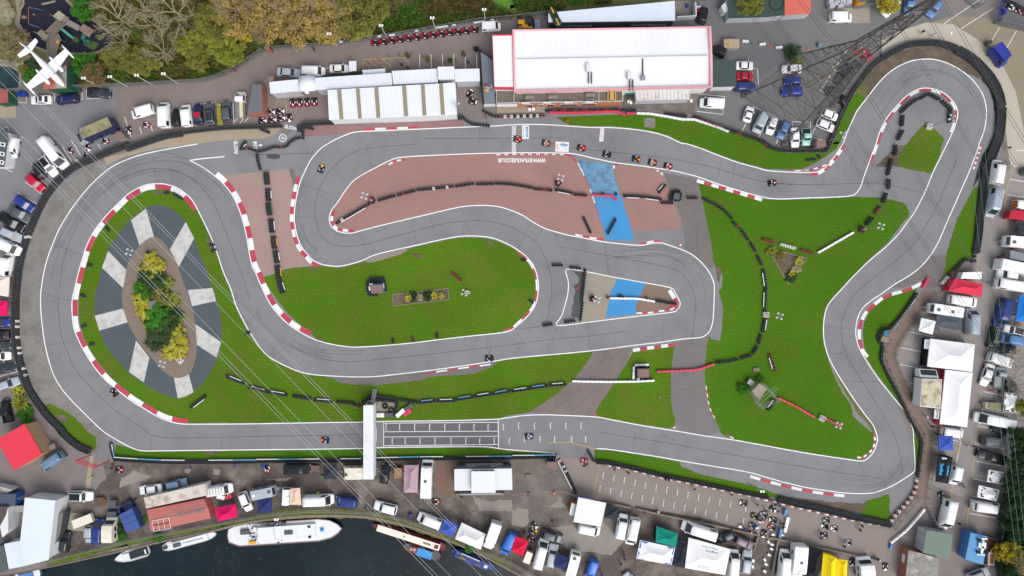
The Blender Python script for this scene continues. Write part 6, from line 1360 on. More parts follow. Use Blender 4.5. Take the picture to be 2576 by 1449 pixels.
tent("33:2225,380 2372,405 2345,525 2205,500",F_WHITE,"white gazebo with black corner panels, upper of two on the right row",patches=[(.1,.1,.25,.3,F_BLACK),(.9,.1,-.25,.3,F_BLACK),(.1,.9,.25,-.3,F_BLACK),(.9,.9,-.25,-.3,F_BLACK)])
tent("33:2125,535 2332,585 2300,700 2108,655",F_WHITE,"white gazebo with black corner panels, lower of two on the right row",ridge=.25,patches=[(.12,.1,.2,.35,F_BLACK),(.88,.1,-.2,.35,F_BLACK),(.12,.9,.2,-.35,F_BLACK),(.88,.9,-.2,-.35,F_BLACK)])
TS=tent("33:1715,240 1860,258 1815,520 1690,500",F_BLACK,"black tyre fitter's awning with light blue lettering",ridge=.6,peak=2.6,walls=(3,))
tent("31:2530,785 2700,800 2690,935 2510,910",F_DARK,"charcoal gazebo at the right edge above the caravan")
tent("13:345,572 440,562 455,735 342,732",fabric('peach',236,206,184),"peach and blue awning on the cream caravan above the river",ridge=.5,eave=2.75,peak=3.1)
# lettering
def lett(txt,c,cap,rot,m,parent=None,z=.07,width=None,name='lettering',M=None,bold=.0):
 """flat text; c = reference centre, cap height and width in reference units, rot = degrees clockwise"""
 cu=bpy.data.curves.new('t','FONT');cu.body=txt;cu.align_x='CENTER';cu.align_y='CENTER';cu.size=cap*S/.70;cu.offset=bold;cu.resolution_u=3
 o=bpy.data.objects.new('t',cu);COL.objects.link(o)
 me=bpy.data.meshes.new_from_object(o);bpy.data.objects.remove(o)
 me.name=name;me.materials.clear();me.materials.append(m)
 xs=[v.co.x for v in me.vertices];k=1.0
 if width and xs:k=width*S/(max(xs)-min(xs))
 X=M if M is not None else Matrix.Translation(P(c,z))@Matrix.Rotation(R(-rot),4,'Z')
 X=X@Matrix.Diagonal((k,1,1,1))
 if parent is not None:X=Matrix.Translation(-WL(parent))@X
 me.transform(X)
 o=bpy.data.objects.new(name,me);COL.objects.link(o)
 if parent is not None:o.parent=parent
 else:tag(o,kind='structure')
 return o
T_WH=M_WHITE;T_RED=mat('sign_red',A(200,40,60),.7);T_BLUE=mat('sign_blue',A(60,140,200),.7);T_GREY=mat('sign_grey',A(130,130,134),.7);T_DARK=mat('sign_dark',A(44,52,64),.7);T_LB=mat('sign_light_blue',A(60,190,245),.6)
lett("WWW.RYE-HOUSE.CO.UK",(1312.4,402.8),9.8,180,T_WH,None,.036,121,bold=.03,name='road_lettering')
lett("SLOW",(732,321.7),9,14,T_WH,None,.038,33,bold=.02,name='road_lettering')
lett("SLOW",(592.6,371),9.5,88,T_WH,None,.038,33,bold=.02,name='road_lettering')
lett("PIT",(640.8,366),9.4,84,T_WH,None,.038,20,bold=.02,name='road_lettering')
lett("5",(711.7,347.2),8.5,112,T_WH,None,.038,bold=.02,name='road_lettering')
b=MB()
c0=P((711.7,347.2));ribbon_into(b,[c0+Vec((math.cos(t/32*6.2832)*.72,math.sin(t/32*6.2832)*.72,0))for t in range(32)],.13,.038,closed=True)
b.add([P(q,.038)for q in((649,364.2),(655,364.2),(655,366.2),(649,366.2))],[(3,2,1,0)]).add([P(q,.038)for q in((655,362),(660.5,365.2),(655,368.4))],[(2,1,0)])
tag(b.bd('road_symbol',T_WH),kind='structure')
def advert(s,label,texts,boxes=()):
 q=PP(s,.036);c=sum(q,Vec())/4
 r_=root('advert_panel',label,'advert panel',(c.x,c.y,0))
 MB().pm([Vec((p.x,p.y,0))for p in q],.030,.037).bd('panel',mat('advert_white',A(236,234,236),.7,.04,2.0),r_)
 for bs,m in boxes:MB().pm([Vec((p.x,p.y,0))for p in PP(bs,.04)],.0375,.041).bd('band',m,r_)
 for t,cc,cap,rot,m,w in texts:lett(t,cc,cap,rot,m,r_,.045,w)
Z4=lambda x,y:((2080+x/11.145)/1.59,(490+y/11.145)/1.59)
advert("f:1313.2,315.8 1330.8,315.5 1330.9,349.3 1313.2,349.5","white advert panel with a blue strip and red script near the chequered line",[("4",Z4(303,252),4.6,90,T_WH,None),("gadgets",Z4(303,485),4.2,90,T_WH,18.5),("London Cup",Z4(160,430),3.4,90,T_RED,24)],[("f:%f,%f %f,%f %f,%f %f,%f"%(*Z4(256,200),*Z4(352,200),*Z4(352,305),*Z4(256,305)),T_DARK),("f:%f,%f %f,%f %f,%f %f,%f"%(*Z4(256,307),*Z4(352,307),*Z4(352,660),*Z4(256,660)),T_BLUE)])
advert("f:1397.7,355.7 1432,357.6 1430.2,383 1396.4,381.2","white advert panel with large blue initials on the top straight",[("I",Z4(1945,1000),21,93,T_BLUE,None),("C",Z4(1945,1000),9.5,183,T_BLUE,11),("RACE TRACK",Z4(1680,1090),2.6,91,T_RED,15.5),("TRAINING",Z4(1620,1080),2.6,91,T_RED,10.5),("KART",Z4(2035,1170),2.6,91,T_GREY,7)])
advert("f:1510.4,322.6 1520.6,323.2 1517.6,355.8 1507.2,355","narrow white advert panel with red and grey script above the blue strip",[("RYE HOUSE",(1516.0,338.6),3.2,96,T_RED,27),("KART RACEWAY",(1511.8,338.4),2.4,96,T_GREY,25)])
advert("f:940.5,1077 948,1077 948,1110.5 940.5,1110.5","white advert panel on the track against the gantry's right edge",[("RYE HOUSE",(944.2,1093.5),3.0,270,T_RED,28)])
# buildings
def corr(nm,rgb,ang,per=.5,dep=.10,**k):return mat(nm,rgb,.55,.04,.15,strp=(ang,per,dep),bump=.12,**k)  # darker bands paint the shade between sheet ribs into the colour, besides bump
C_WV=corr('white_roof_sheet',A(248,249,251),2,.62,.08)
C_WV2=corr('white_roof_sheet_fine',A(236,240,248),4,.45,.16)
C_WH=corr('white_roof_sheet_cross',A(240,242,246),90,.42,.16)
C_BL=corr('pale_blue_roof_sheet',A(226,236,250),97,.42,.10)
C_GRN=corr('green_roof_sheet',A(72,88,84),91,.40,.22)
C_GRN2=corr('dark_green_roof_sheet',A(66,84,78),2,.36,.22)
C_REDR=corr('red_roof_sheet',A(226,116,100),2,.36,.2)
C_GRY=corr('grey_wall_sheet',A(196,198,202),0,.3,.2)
B_RED=mat('brick',A(168,110,92),.9,.1,1.0,am2=.15,sc2=8)
B_OR=mat('orange_brick',A(196,122,82),.9,.08,1.0,am2=.12,sc2=8)
R_GREY=mat('grey_felt_roof',A(112,116,120),.9,.06,.4,am2=.06)
R_LGREY=mat('light_grey_felt_roof',A(122,130,142),.9,.05,.4)
PARA=mat('pink_parapet',A(246,176,184),.6,.05,.6);PARR=mat('red_parapet',A(232,50,72),.6)
WWH=mat('white_render',A(226,228,230),.8,.05,.6);W_DARK=mat('dark_wall',A(70,72,76),.8,.1,.6);DECK=mat('deck_boards',A(122,112,102),.9,.08,.5,strp=(90,.3,.15),am2=.12,sc2=3)
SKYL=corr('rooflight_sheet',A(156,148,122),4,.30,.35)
FRAME=mat('white_window_frame',A(240,240,240),.5)
def ins(q,d):
 c=sum(q,Vec())/len(q);return[p+(Vec((c.x,c.y,p.z))-p).normalized()*d for p in q]
def roofm(r_,q,zz,m,th=.14,name='roof',ribs=None):
 b=MB();b.pm(q,[z-th for z in zz],zz);return b.bd(name,m,r_)
def shd(s,z,label,rm,wm,name='shed',cat='building',over=.18,gable=None,r_=None,wname='wall',rname='roof',base=.0):
 """building from its roof corners as seen from above; z number or one per corner; gable = rise of a ridge along the first edge"""
 zz=list(z)if isinstance(z,(list,tuple))else[z]*len(pts(s))
 q=[P(f,h)for f,h in zip(pts(s),zz)]
 if r_ is None:
  c=sum(q,Vec())/len(q);r_=root(name,label,cat,(c.x,c.y,0))
 w=ins(q,over)
 if wm:MB().pm(w,base,[h-.15 for h in zz]).bd(wname,wm,r_)
 if gable:
  a,d=(q[0]+q[3])/2,(q[1]+q[2])/2;a.z+=gable;d.z+=gable
  b=MB()
  for e,f,g,h in((q[0],q[1],d,a),(a,d,q[2],q[3])):
   b.add([e,f,g,h]+[v-Vec((0,0,.12))for v in(e,f,g,h)],[(0,1,2,3),(7,6,5,4),(0,4,5,1),(1,5,6,2),(2,6,7,3),(3,7,4,0)])
  b.add([w[0]-Vec((0,0,.15)),w[3]-Vec((0,0,.15)),a-Vec((0,0,.12)),w[1]-Vec((0,0,.15)),w[2]-Vec((0,0,.15)),d-Vec((0,0,.12))],[(0,1,2),(3,4,5)])
  b.bd(rname,rm,r_)
 else:roofm(r_,q,zz,rm,name=rname)
 return r_
def wbox(r_,a,d,u0,u1,z0,z1,m,name,proud=.04,out=None):
 """a flat part set on the wall from ground point a to d"""
 a=Vec((a.x,a.y,0));d=Vec((d.x,d.y,0));t=(d-a).normalized();n=Vec((t.y,-t.x,0))
 c=WL(r_)
 if(a-c).dot(n)<0:n=-n
 p,q=a.lerp(d,u0),a.lerp(d,u1)
 return MB().pm([p-n*.05,q-n*.05,q+n*proud,p+n*proud],z0,z1).bd(name,m,r_)
def wnd(r_,a,d,spans,z0,z1,fm=None):
 for u0,u1 in spans:
  o=wbox(r_,a,d,u0,u1,z0,z1,fm or FRAME,'window',.05)
  L=(d-a).length;e=.08/max(L,.1)
  wbox(r_,a,d,u0+e,u1-e,z0+.09,z1-.09,M_GLASS2,'pane',.075).parent=o
  for ch in o.children:ch.data.transform(Matrix.Translation(WL(r_)-WL(o))if WL(o)!=WL(r_)else Matrix.Identity(4))
def text_wall(r_,txt,a,d,u,z,cap,m,width=None):
 """lettering standing on the wall a-d, facing away from the building"""
 a=Vec((a.x,a.y,0));d=Vec((d.x,d.y,0));t=(d-a).normalized();n=Vec((t.y,-t.x,0));c=WL(r_)
 if(a-c).dot(n)<0:n=-n
 x=Vec((0,0,1)).cross(n);p=a.lerp(d,u)+n*.09+Vec((0,0,z))
 M=Matrix(((x.x,0,n.x,p.x),(x.y,0,n.y,p.y),(0,1,0,p.z),(0,0,0,1)))
 return lett(txt,None,cap,0,m,r_,width=width,M=M)
ZB=6.0
s_main="f:1289,74 1789,66 1793,217 1293,229"
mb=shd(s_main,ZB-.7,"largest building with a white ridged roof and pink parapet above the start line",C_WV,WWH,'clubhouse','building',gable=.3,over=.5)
q=PP(s_main,ZB);c=sum(q,Vec())/4
def parapet(q,m,r_,w=.42,z0=4.6,z1=ZB,name='parapet'):
 b=MB();n=len(q);qi=[p+(Vec((sum(x.x for x in q)/n,sum(x.y for x in q)/n,p.z))-p).normalized()*w for p in q]
 for i in range(n):
  j=(i+1)%n;b.pm([q[i],q[j],qi[j],qi[i]],z0,z1)
 b.bd(name,m,r_)
parapet(q,PARA,mb)
q2=PP("f:1238,87 1289,86 1293,222 1243,221.5",ZB-.3)
MB().pm(q2,ZB-.75,ZB-.45).bd('side_roof',C_WV,mb);MB().pm(ins(q2,.3),0,ZB-.8).bd('wall',WWH,mb);parapet(q2,PARR,mb,.22,4.6,ZB-.3)
for s in("20:745,640 785,640 785,720 748,720","20:1160,730 1200,730 1200,795 1160,795"):
 qq=PP(s,ZB);MB().pm(qq,5.0,6.35).bd('roof_unit',WWH,mb,bevel=.05)
 x0=qq[0];MB().box(qq[0].x+.5,qq[0].x+.6,qq[2].y-2.2,qq[2].y,5.3,6.0).box(qq[0].x+1.1,qq[0].x+1.2,qq[2].y-2.2,qq[2].y,5.3,6.0).bd('unit_rail',MGP,mb)
MB().pm(PP("20:1300,765 1338,760 1340,800 1300,803",ZB),5.0,6.3).bd('roof_cowl',MST,mb)
MB().pm(PP("20:1316,585 1322,585 1324,760 1318,760",ZB),5.4,5.95).bd('roof_duct',MBP,mb)
ra=PP("20:45,600 1975,562",ZB);MB().bar(ra[0]+Vec((0,0,-.02)),ra[1]+Vec((0,0,-.02)),.14,6).bd('ridge_cap',WWH,mb)
ZD=2.8
tq=PP("f:1249,228 1565,224 1565,257 1249,262",ZD)
tr=root('terrace',"timber deck terrace over an orange brick front below the big white roof",'terrace',(tq[0].lerp(tq[2],.5).x,tq[0].lerp(tq[2],.5).y,0))
MB().pm(ins(tq,.12),0,ZD-.12).bd('wall',B_OR,tr)
MB().pm(tq,ZD-.12,ZD).bd('deck',DECK,tr)
b=MB()
for a,d in((tq[2],tq[3]),(tq[1],tq[2]),(tq[0],tq[3])):
 n=max(2,int((d-a).length/2.2))
 for i in range(n+1):p=a.lerp(d,i/n);b.bar(p,p+Vec((0,0,1.0)),.035,5)
 for h in(.5,1.0):b.bar(a+Vec((0,0,h)),d+Vec((0,0,h)),.03,5)
pm=tq[0].lerp(tq[1],.14),tq[3].lerp(tq[2],.14);b.bar(pm[0]+Vec((0,0,1)),pm[1]+Vec((0,0,1)),.04,5)
pm=tq[0].lerp(tq[1],.81),tq[3].lerp(tq[2],.81);b.bar(pm[0]+Vec((0,0,1)),pm[1]+Vec((0,0,1)),.04,5)
b.bd('railing',MWP,tr)
wa,wd=Vec((tq[3].x,tq[3].y,0)),Vec((tq[2].x,tq[2].y,0))
wnd(tr,wa,wd,[(.22,.29),(.335,.38),(.40,.465),(.51,.65),(.675,.80)],.9,2.1)
wbox(tr,wa,wd,.0,.165,1.7,2.6,WWH,'shutter',.3)
for i,u in enumerate((.20,.37,.54,.705)):
 wbox(tr,wa,wd,u,u+.065,ZD+.15,ZD+.85,MBN,'banner',.1)
 text_wall(tr,"NGK",wa,wd,u+.0325,ZD+.5,5.0,T_RED,17)
wbox(tr,wa,wd,0,.40,0,.25,M_TANC,'step',1.1)
PT=MB().box(-.9,.9,-.38,.38,.70,.76).box(-.9,.9,-.85,-.6,.42,.47).box(-.9,.9,.6,.85,.42,.47)
PT2=MB()
for sx in(-.65,.65):PT2.bar((sx,-.75,0),(sx,-.2,.70),.04,4).bar((sx,.75,0),(sx,.2,.70),.04,4).bar((sx,-.8,.40),(sx,.8,.40),.035,4)
M_NEWW=mat('new_pine',A(206,166,96),.8,.08,2);M_OLDW=mat('grey_teak',A(142,134,126),.85,.1,2)
me1,me2=PT.mesh('table_top',[M_OLDW]),PT2.mesh('legs',[M_OLDW])
for s,a,m,l in(("20:178,990",0,M_OLDW,"weathered picnic table, leftmost on the deck terrace"),("20:410,987",0,M_OLDW,"weathered picnic table, middle of three on the deck terrace"),("20:785,966",0,M_OLDW,"weathered picnic table, right of three on the deck terrace"),("20:1000,970",90,M_NEWW,"new pale pine picnic table on the deck terrace")):
 p=P1(s,ZD);t=root('picnic_table',l,'picnic table',(p.x,p.y,ZD),R(a));recol(inst('table_top',me1,t),m);recol(inst('legs',me2,t),m)
sh=shd("20:365,128 1637,8 1643,207 368,224",3.6,"long pale blue metal shed with black web address boards",C_BL,W_DARK,'advertising_shed',over=.25)
a,d=PP("20:380,262 1600,236",.0);a.y=PP("20:368,224",3.6)[0].y+.0;d.y=PP("20:1643,207",3.6)[0].y
a=Vec((a.x,a.y-.12,0));d=Vec((d.x,d.y-.12,0))
for u0,u1 in((0,.39),(.61,.99)):
 wbox(sh,a,d,u0,u1,1.5,2.7,T_DARK,'sign_board',.06)
 text_wall(sh,"www.rye-house.co.uk",a,d,(u0+u1)/2,2.1,10,T_WH,88)
q=PP("20:412,115 455,212",4.2);v=q[1]-q[0];cc=(q[0]+q[1])/2
gc=root('racing_car',"green racing car with a yellow stripe mounted on the shed roof",'racing car',(cc.x,cc.y,3.62),math.atan2(v.y,v.x));M_BRG=paint('racing_green',30,66,46)
b=MB();loft(b,[(1.9,.4,.35),(1.7,.6,.45),(1.0,.72,.55),(.2,.7,.62),(-.5,.7,.62),(-1.5,.66,.55),(-1.9,.45,.45)],.08);o=b.bd('body',M_BRG,gc,True,lc=True)
MB().box(.45,1.9,-.1,.1,.60,.64).box(-1.9,-.6,-.1,.1,.62,.66).bd('stripe',YEL,gc,lc=True);MB().box(-.5,.35,-.45,.45,.60,.67).bd('cockpit',MBP,gc,lc=True)
for sx in(1.2,-1.2):
 for sy in(.68,-.68):inst('wheel',WHEEL,gc,(sx,sy,.28),0,(.85,.8,.85))
for sy in(.3,-.3):MB().ball((1.75,sy,.42),.09,8).bd('headlamp',M_HEAD,gc,lc=True)
shd("20:2172,-300 2180,182 2576,170 30:160,152 160,-260",2.8,"dark green roofed store with white ribbed walls at the top",C_GRN2,C_GRY,'store_building',over=.1)
shd("30:166,-260 432,-260 432,135 168,152",2.8,"salmon red roofed store at the top beside the dark green one",C_REDR,C_GRY,'store_building',over=.1)
for s,m in(("30:30,-40 60,-40 62,150 32,152",mat('moss',A(112,124,60),.95)),):pass
trc=root('cable_loop',"black hose coiled in a big loop on the green store roof",'hose',P1("30:85,30",2.85));trc.location.z=2.82
MB().tube([(math.cos(t/30*6.283)*1.35,math.sin(t/30*6.283)*1.45,.06)for t in range(31)],.06,6).bd('coil',MBP,trc,True,lc=True)
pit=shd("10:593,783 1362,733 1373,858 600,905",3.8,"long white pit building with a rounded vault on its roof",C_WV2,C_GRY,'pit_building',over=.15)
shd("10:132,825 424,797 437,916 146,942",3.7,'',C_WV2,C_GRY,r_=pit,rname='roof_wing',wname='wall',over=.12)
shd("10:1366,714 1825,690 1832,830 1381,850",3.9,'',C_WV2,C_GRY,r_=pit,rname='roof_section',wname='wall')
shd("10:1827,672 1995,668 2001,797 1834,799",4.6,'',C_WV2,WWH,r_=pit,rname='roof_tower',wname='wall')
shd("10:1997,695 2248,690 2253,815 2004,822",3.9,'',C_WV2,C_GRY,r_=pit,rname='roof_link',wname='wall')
shd("10:1068,705 1298,690 1301,737 1076,750",2.7,'',C_WV2,C_GRY,r_=pit,rname='porch_roof',wname='wall')
q=PP("10:425,797 594,783 600,902 437,914",3.7);b=MB();n=10;vs=[]
for i in range(n+1):
 t=math.pi*i/n;u=.5-.5*math.cos(t);h=math.sin(t)*1.1
 vs+=[q[0].lerp(q[1],u)+Vec((0,.25,h)),q[3].lerp(q[2],u)+Vec((0,-.25,h))]
b.add(vs,[(2*i,2*i+2,2*i+3,2*i+1)for i in range(n)]+[tuple(range(0,2*n+2,2)),tuple(range(2*n+1,0,-2))]);b.bd('vault',mat('vault_sheet',A(232,236,242),.4,.02,.4),pit,True)
q=PP("10:512,914",4.2);MB().lt([(.001,0),(.42,.0)],20,0,Matrix.Translation(q[0]+Vec((0,-.3,.0)))@Matrix.Rotation(R(60),4,'X')).bd('clock_face',M_WHITE,pit)
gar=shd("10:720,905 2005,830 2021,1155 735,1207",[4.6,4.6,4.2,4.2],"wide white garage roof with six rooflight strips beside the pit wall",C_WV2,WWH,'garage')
for i,s in enumerate(("818,906 860,903 878,1197 838,1199","1005,895 1045,893 1063,1188 1025,1190","1190,884 1232,881 1250,1180 1210,1183","1470,867 1512,864 1531,1165 1488,1168","1658,856 1698,853 1715,1157 1675,1160","1842,845 1882,842 1900,1150 1860,1153")):
 MB().pm(PP("10:"+s,4.5),[4.63,4.63,4.24,4.24],[4.67,4.67,4.29,4.29]).bd('rooflight',SKYL,gar)
shd("10:935,615 1008,612 1010,712 940,718",2.6,"small white ribbed canopy over the nose of a white car",C_WV2,None,'canopy','canopy')
shd("00:2540,850 10:52,852 66,1120 00:2492,1130",3.2,"brick building with a flat dark grey roof beside the pit karts",R_GREY,B_RED,'brick_building',over=-.12)
ln=shd("10:2250,505 2380,592 2410,1042 2288,1045",3.0,"grey felt lean-to roof edged with tyres left of the big white roof",R_LGREY,WWH,'lean_to')
b=MB();qq=PP("10:2250,505 2380,592 2410,1042 2288,1045",3.0)
for i in(0,3):
 for p in rsmp([qq[i],qq[(i+1)%4]],.42):b.lt([(.09,.0),(.2,.0),(.2,.18),(.09,.18)],8,0,Matrix.Translation(p))
b.bd('tyre_edging',M_RUB,ln)
for i,(s,m)in enumerate((("10:2316,857",RED),("10:2328,883",SILV),("10:2322,910",YEL),("10:2368,868",SILV))):
 p=P1(s,3.1);k=root('model_car',("red","silver","orange","white")[i]+" miniature kart ornament on the grey lean-to roof",'ornament',(p.x,p.y,3.02),R(-20 if i<3 else 70))
 MB().box(-.4,.4,-.2,.2,.06,.2).box(-.2,.1,-.15,.15,.2,.3).bd('body',m,k,bevel=.04,lc=True)
an=shd("20:2015,600 2250,597 2259,870 2022,876",3.2,"dark green ribbed annex against the big building's right wall",C_GRN,WWH,'annex')
shd("20:2105,60 2150,20 2172,80 2172,120 2130,120",2.2,"white shed corner beside the dark green store",WWH,WWH,'small_shed',over=.05)
cb=shd("20:1238,915 1796,905 1791,1000 1246,1012",2.7,"white corrugated cabin with grey streaks below the big building",mat('streaked_white_sheet',A(226,224,222),.7,.1,.6,strp=(2,.75,.28),rgb2=A(190,186,180)),C_GRY,'cabin')
shd("20:1148,915 1222,917 1222,955 1146,955",1.6,"small green roofed store between the terrace and the cabin",mat('green_felt',A(52,108,98),.8),W_DARK,'small_shed')
fb=root('footbridge',"white roofed footbridge spanning the bottom straight",'footbridge',P((927,1112)))
q=PP("f:914.2,1019.6 940,1019.6 940,1206 914,1206",5.4)
MB().pm(q,5.28,5.42).bd('roof',corr('white_bridge_sheet',A(240,242,248),90,.38,.18),fb)
MB().pm(ins(q,.2),2.7,2.85).bd('deck',MST,fb)
for a,d in((q[0],q[3]),(q[1],q[2])):
 a=a.copy();d=d.copy();a.z=d.z=3.3;sx=.15 if a.x<q[1].x-.5 else-.15
 MB().pm([a+Vec((sx,0,0)),d+Vec((sx,0,0)),d+Vec((sx*1.4,0,0)),a+Vec((sx*1.4,0,0))],2.85,3.9).bd('side_panel',MBN,fb)
for t in(.03,.25,.75,.97):
 for a,d in((q[0],q[3]),(q[1],q[2])):
  p=a.lerp(d,t);p=p.lerp(Vec((fb.location.x,p.y,p.z)),.1)
  if.2<t<.8:p.y+=(1 if t<.5 else-1)*-.0
  MB().bar((p.x,p.y,0 if t in(.03,.97,.25,.75)else 2.8),(p.x,p.y,5.3),.07,6).bd('post',MST,fb)
b=MB()
for i in range(9):p=q[0].lerp(q[1],.45);b.box(p.x-.1,p.x+.75,p.y+.1+i*.26,p.y+.34+i*.26,2.6-i*.29,2.66-i*.29)
b.bd('stairs',MST,fb)
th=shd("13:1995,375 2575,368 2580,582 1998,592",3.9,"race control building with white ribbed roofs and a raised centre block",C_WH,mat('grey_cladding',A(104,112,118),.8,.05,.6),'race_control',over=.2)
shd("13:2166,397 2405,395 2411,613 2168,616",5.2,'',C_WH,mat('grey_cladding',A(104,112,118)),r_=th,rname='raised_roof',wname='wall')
w=ins(PP("13:1995,375 2575,368 2580,582 1998,592",3.9),.2);a,d=Vec((w[0].x,w[0].y,0)),Vec((w[1].x,w[1].y,0))
wnd(th,a,d,[(.03+i*.052,.075+i*.052)for i in range(5)]+[(.74+i*.048,.78+i*.048)for i in range(5)],2.7,3.5)
wnd(th,a,d,[(.2+i*.05,.245+i*.05)for i in range(3)]+[(.64+i*.05,.685+i*.05)for i in range(3)],.9,1.8)
w=ins(PP("13:2166,397 2405,395 2411,613 2168,616",5.2),.2);a2,d2=Vec((w[0].x,w[0].y,0)),Vec((w[1].x,w[1].y,0))
wnd(th,a2,d2,[(.05,.25),(.29,.71),(.75,.95)],4.1,4.85)
b=MB()
for i in range(26):b.box(a.lerp(d,.40+i*.0075).x-.04,a.lerp(d,.40+i*.0075).x+.05,a.y+.03,a.y+.09,2.6+(i%3)*.2,2.7+(i%3)*.2)
b.bd('flower_box',T_RED,th)
MB().pm(PP("13:2110,318 2480,310 2484,345 2112,352",.9),.8,.92).bd('balcony',MST,th)
b=MB();e=PP("13:2050,625 2470,618",.4);b.bar(e[0]+Vec((0,0,.2)),e[1]+Vec((0,0,.2)),.2,4).bd('bench_rail',MST,th)
for s in("13:2008,620 2038,618 2038,648 2008,650","13:2466,612 2496,611 2497,642 2467,643"):MB().pm(PP(s,.6),0,.6).bd('plinth',MCW,th)
rb=shd("f:62,1066 106,1143 35,1184 -9,1106",4.0,"building with a bright red tiled roof at the lower left",mat('red_roof_tiles',A(234,62,84),.6,.05,.5,strp=(-28,.34,.16),am2=.06),mat('pine_cladding',A(196,160,124),.8,.08,1),'red_roof_building')
st=root('grandstand',"timber step seating beside the red roofed building",'grandstand',P1("03:440,120"))
for i in range(4):
 a,d=PP("03:%d,%d %d,%d"%(318+i*28,8-i*8,445+i*28,190-i*14),.4+.35*(3-i))
 t=(d-a).normalized();n=Vec((-t.y,t.x,0))*.28
 MB().pm([a+n,d+n,d-n,a-n],0,.35+.35*(3-i)).bd('step',M_OLDW if i%2 else W_DARK,st)
MB().pm(PP("03:480,150 545,112 560,165 500,190",1.4),1.28,1.4).bd('landing',M_OLDW,st)
MB().pm(PP("03:300,-5 325,-15 450,185 425,200",1.9),1.75,2.1).bd('sign_board',T_DARK,st)
wb=shd("03:250,660 557,690 489,1287 232,1352 203,1092",[4.2,4.2,4.2,4.2,4.2],"long white corrugated building at the lower left river corner",corr('white_roof_sheet_slant',A(228,238,252),-82,.42,.10),WWH,'riverside_building')
shd("03:42,1126 214,1093 232,1352 88,1380",3.4,'',corr('white_roof_sheet_slant2',A(226,236,252),8,.42,.08),WWH,r_=wb,rname='side_roof',wname='wall')
shd("03:565,840 635,808 605,1012 520,1210 500,1215",2.6,"grey corrugated lean-to beside the long white riverside building",corr('grey_lean_to_sheet',A(120,124,124),-80,.3,.25),W_DARK,'lean_to')
shd("03:-60,625 160,625 150,745 -60,742",2.6,"blue container with a dark grey top at the far lower left",mat('blue_container',A(80,92,108),.6),paint('container_blue',40,90,170),'container','container',over=.02)
shd("03:-80,745 82,752 82,1000 20,1060 -80,1060",3.2,"dark brown roof with a white fascia at the far lower left",mat('brown_felt',A(92,84,80),.9,.06,.4),WWH,'outbuilding')
MB().pm(PP("03:82,760 84,1005 24,1062 0,950 60,840",3.2),2.9,3.24).bd('fascia',WWH,bpy.data.objects['outbuilding'])
shd("03:90,745 240,740 238,810 88,790",1.9,"grey trailer lid beside the white riverside building",mat('grey_lid',A(170,168,164),.8),W_DARK,'trailer_lid','trailer',over=.02)
shd("03:-60,535 130,580 60,625 -60,620",2.0,"pale caravan roof behind the mesh fence at the far lower left",mat('pale_lid',A(190,186,172),.8,.08,1),WWH,'covered_trailer','trailer',over=.02)
shd("03:-60,1150 42,1140 80,1390 -60,1440",2.6,"dark green-grey flat roof at the lower left corner",mat('dark_felt',A(92,100,98),.9,.06,.4),W_DARK,'outbuilding')
hut=shd("33:1592,990 1862,1027 1830,1285 1558,1215",3.0,"green ribbed roof hut with grey walls at the lower right",corr('green_hut_sheet',A(112,132,116),98,.42,.2),C_GRY,'hut',over=.1)
ob=shd("33:1415,1190 1722,1268 1700,1520 1380,1520",2.8,"old building with a patched grey sheet roof and brick side at the bottom right",mat('patched_fibre_roof',A(150,146,140),.9,.14,.5,rgb2=A(190,186,178),strp=(8,.45,.2),am2=.2,sc2=1.2),B_RED,'old_building',over=.1)
w=ins(PP("33:1415,1190 1380,1520",2.8),.1)
wbox(ob,w[0],w[1],.2,.45,.9,1.8,MBN,'notice_board',.05);
cn=shd("23:667,658 948,714 895,955 618,905",3.0,"white ribbed canopy roof on posts with a van beneath",corr('white_canopy_sheet',A(242,242,240),11,.36,.12),None,'canopy','canopy')
for p in ins(PP("23:667,658 948,714 895,955 618,905",2.9),.3):MB().bar((p.x,p.y,0),(p.x,p.y,2.9),.06,6).bd('post',MST,cn)
a,d=PP("23:667,652 812,680",3.0);t=(d-a).normalized();n=Vec((-t.y,t.x,0))*.1;MB().pm([a+n,d+n,d-n,a-n],2.6,3.1).bd('gutter',CARB,cn)
shd("23:600,715 650,730 632,850 575,830",2.2,"white and orange storage shed left of the white canopy roof",WWH,mat('orange_panel',A(200,116,56),.8),'small_shed',over=.05)
for s,l,m,w_,h in(("03:1446,662 2068,520 2085,638 1470,770","rusty white shipping container beside the red ones",mat('rusty_white',A(222,214,204),.8,.08,.5,rgb2=A(178,148,120),strp=(13,.34,.12)),mat('container_white',A(220,218,212),.7),2.6),("03:1478,785 2045,672 2090,755 1500,905","brick red shipping container with lattice masts on top",corr('container_red_top',A(190,112,104),12,.34,.12),mat('container_red',A(190,100,88),.7,.06,1),2.6),("03:1502,908 2092,758 2118,868 1520,1003","brick red shipping container nearest the river with window frames on top",corr('container_red_top2',A(200,122,114),12,.34,.12),mat('container_red',A(190,100,88)),2.6),("33:2040,1015 2206,1050 2166,1337 1985,1282","light blue shipping container carrying a white formula car",corr('container_blue_top',A(92,158,214),8,.34,.2),paint('container_blue2',70,130,190),2.6)):
 shd(s,h,l,m,w_,'shipping_container','container',over=.02)
sk=root('skip',"rusty open skip with scrap beside the light blue container",'skip',P1("33:2250,1180",.6))
q=PP("33:2206,1052 2312,1080 2275,1345 2170,1337",1.4);qi=ins(q,.25);b=MB()
for i in range(4):b.pm([q[i],q[(i+1)%4],qi[(i+1)%4],qi[i]],.2,1.4)
b.pm(qi,.2,.7).bd('body',M_RUST,sk);MB().pm(PP("33:2215,1205 2280,1215 2268,1340 2205,1335",1.2),.9,1.42).bd('tray',WWH,sk)
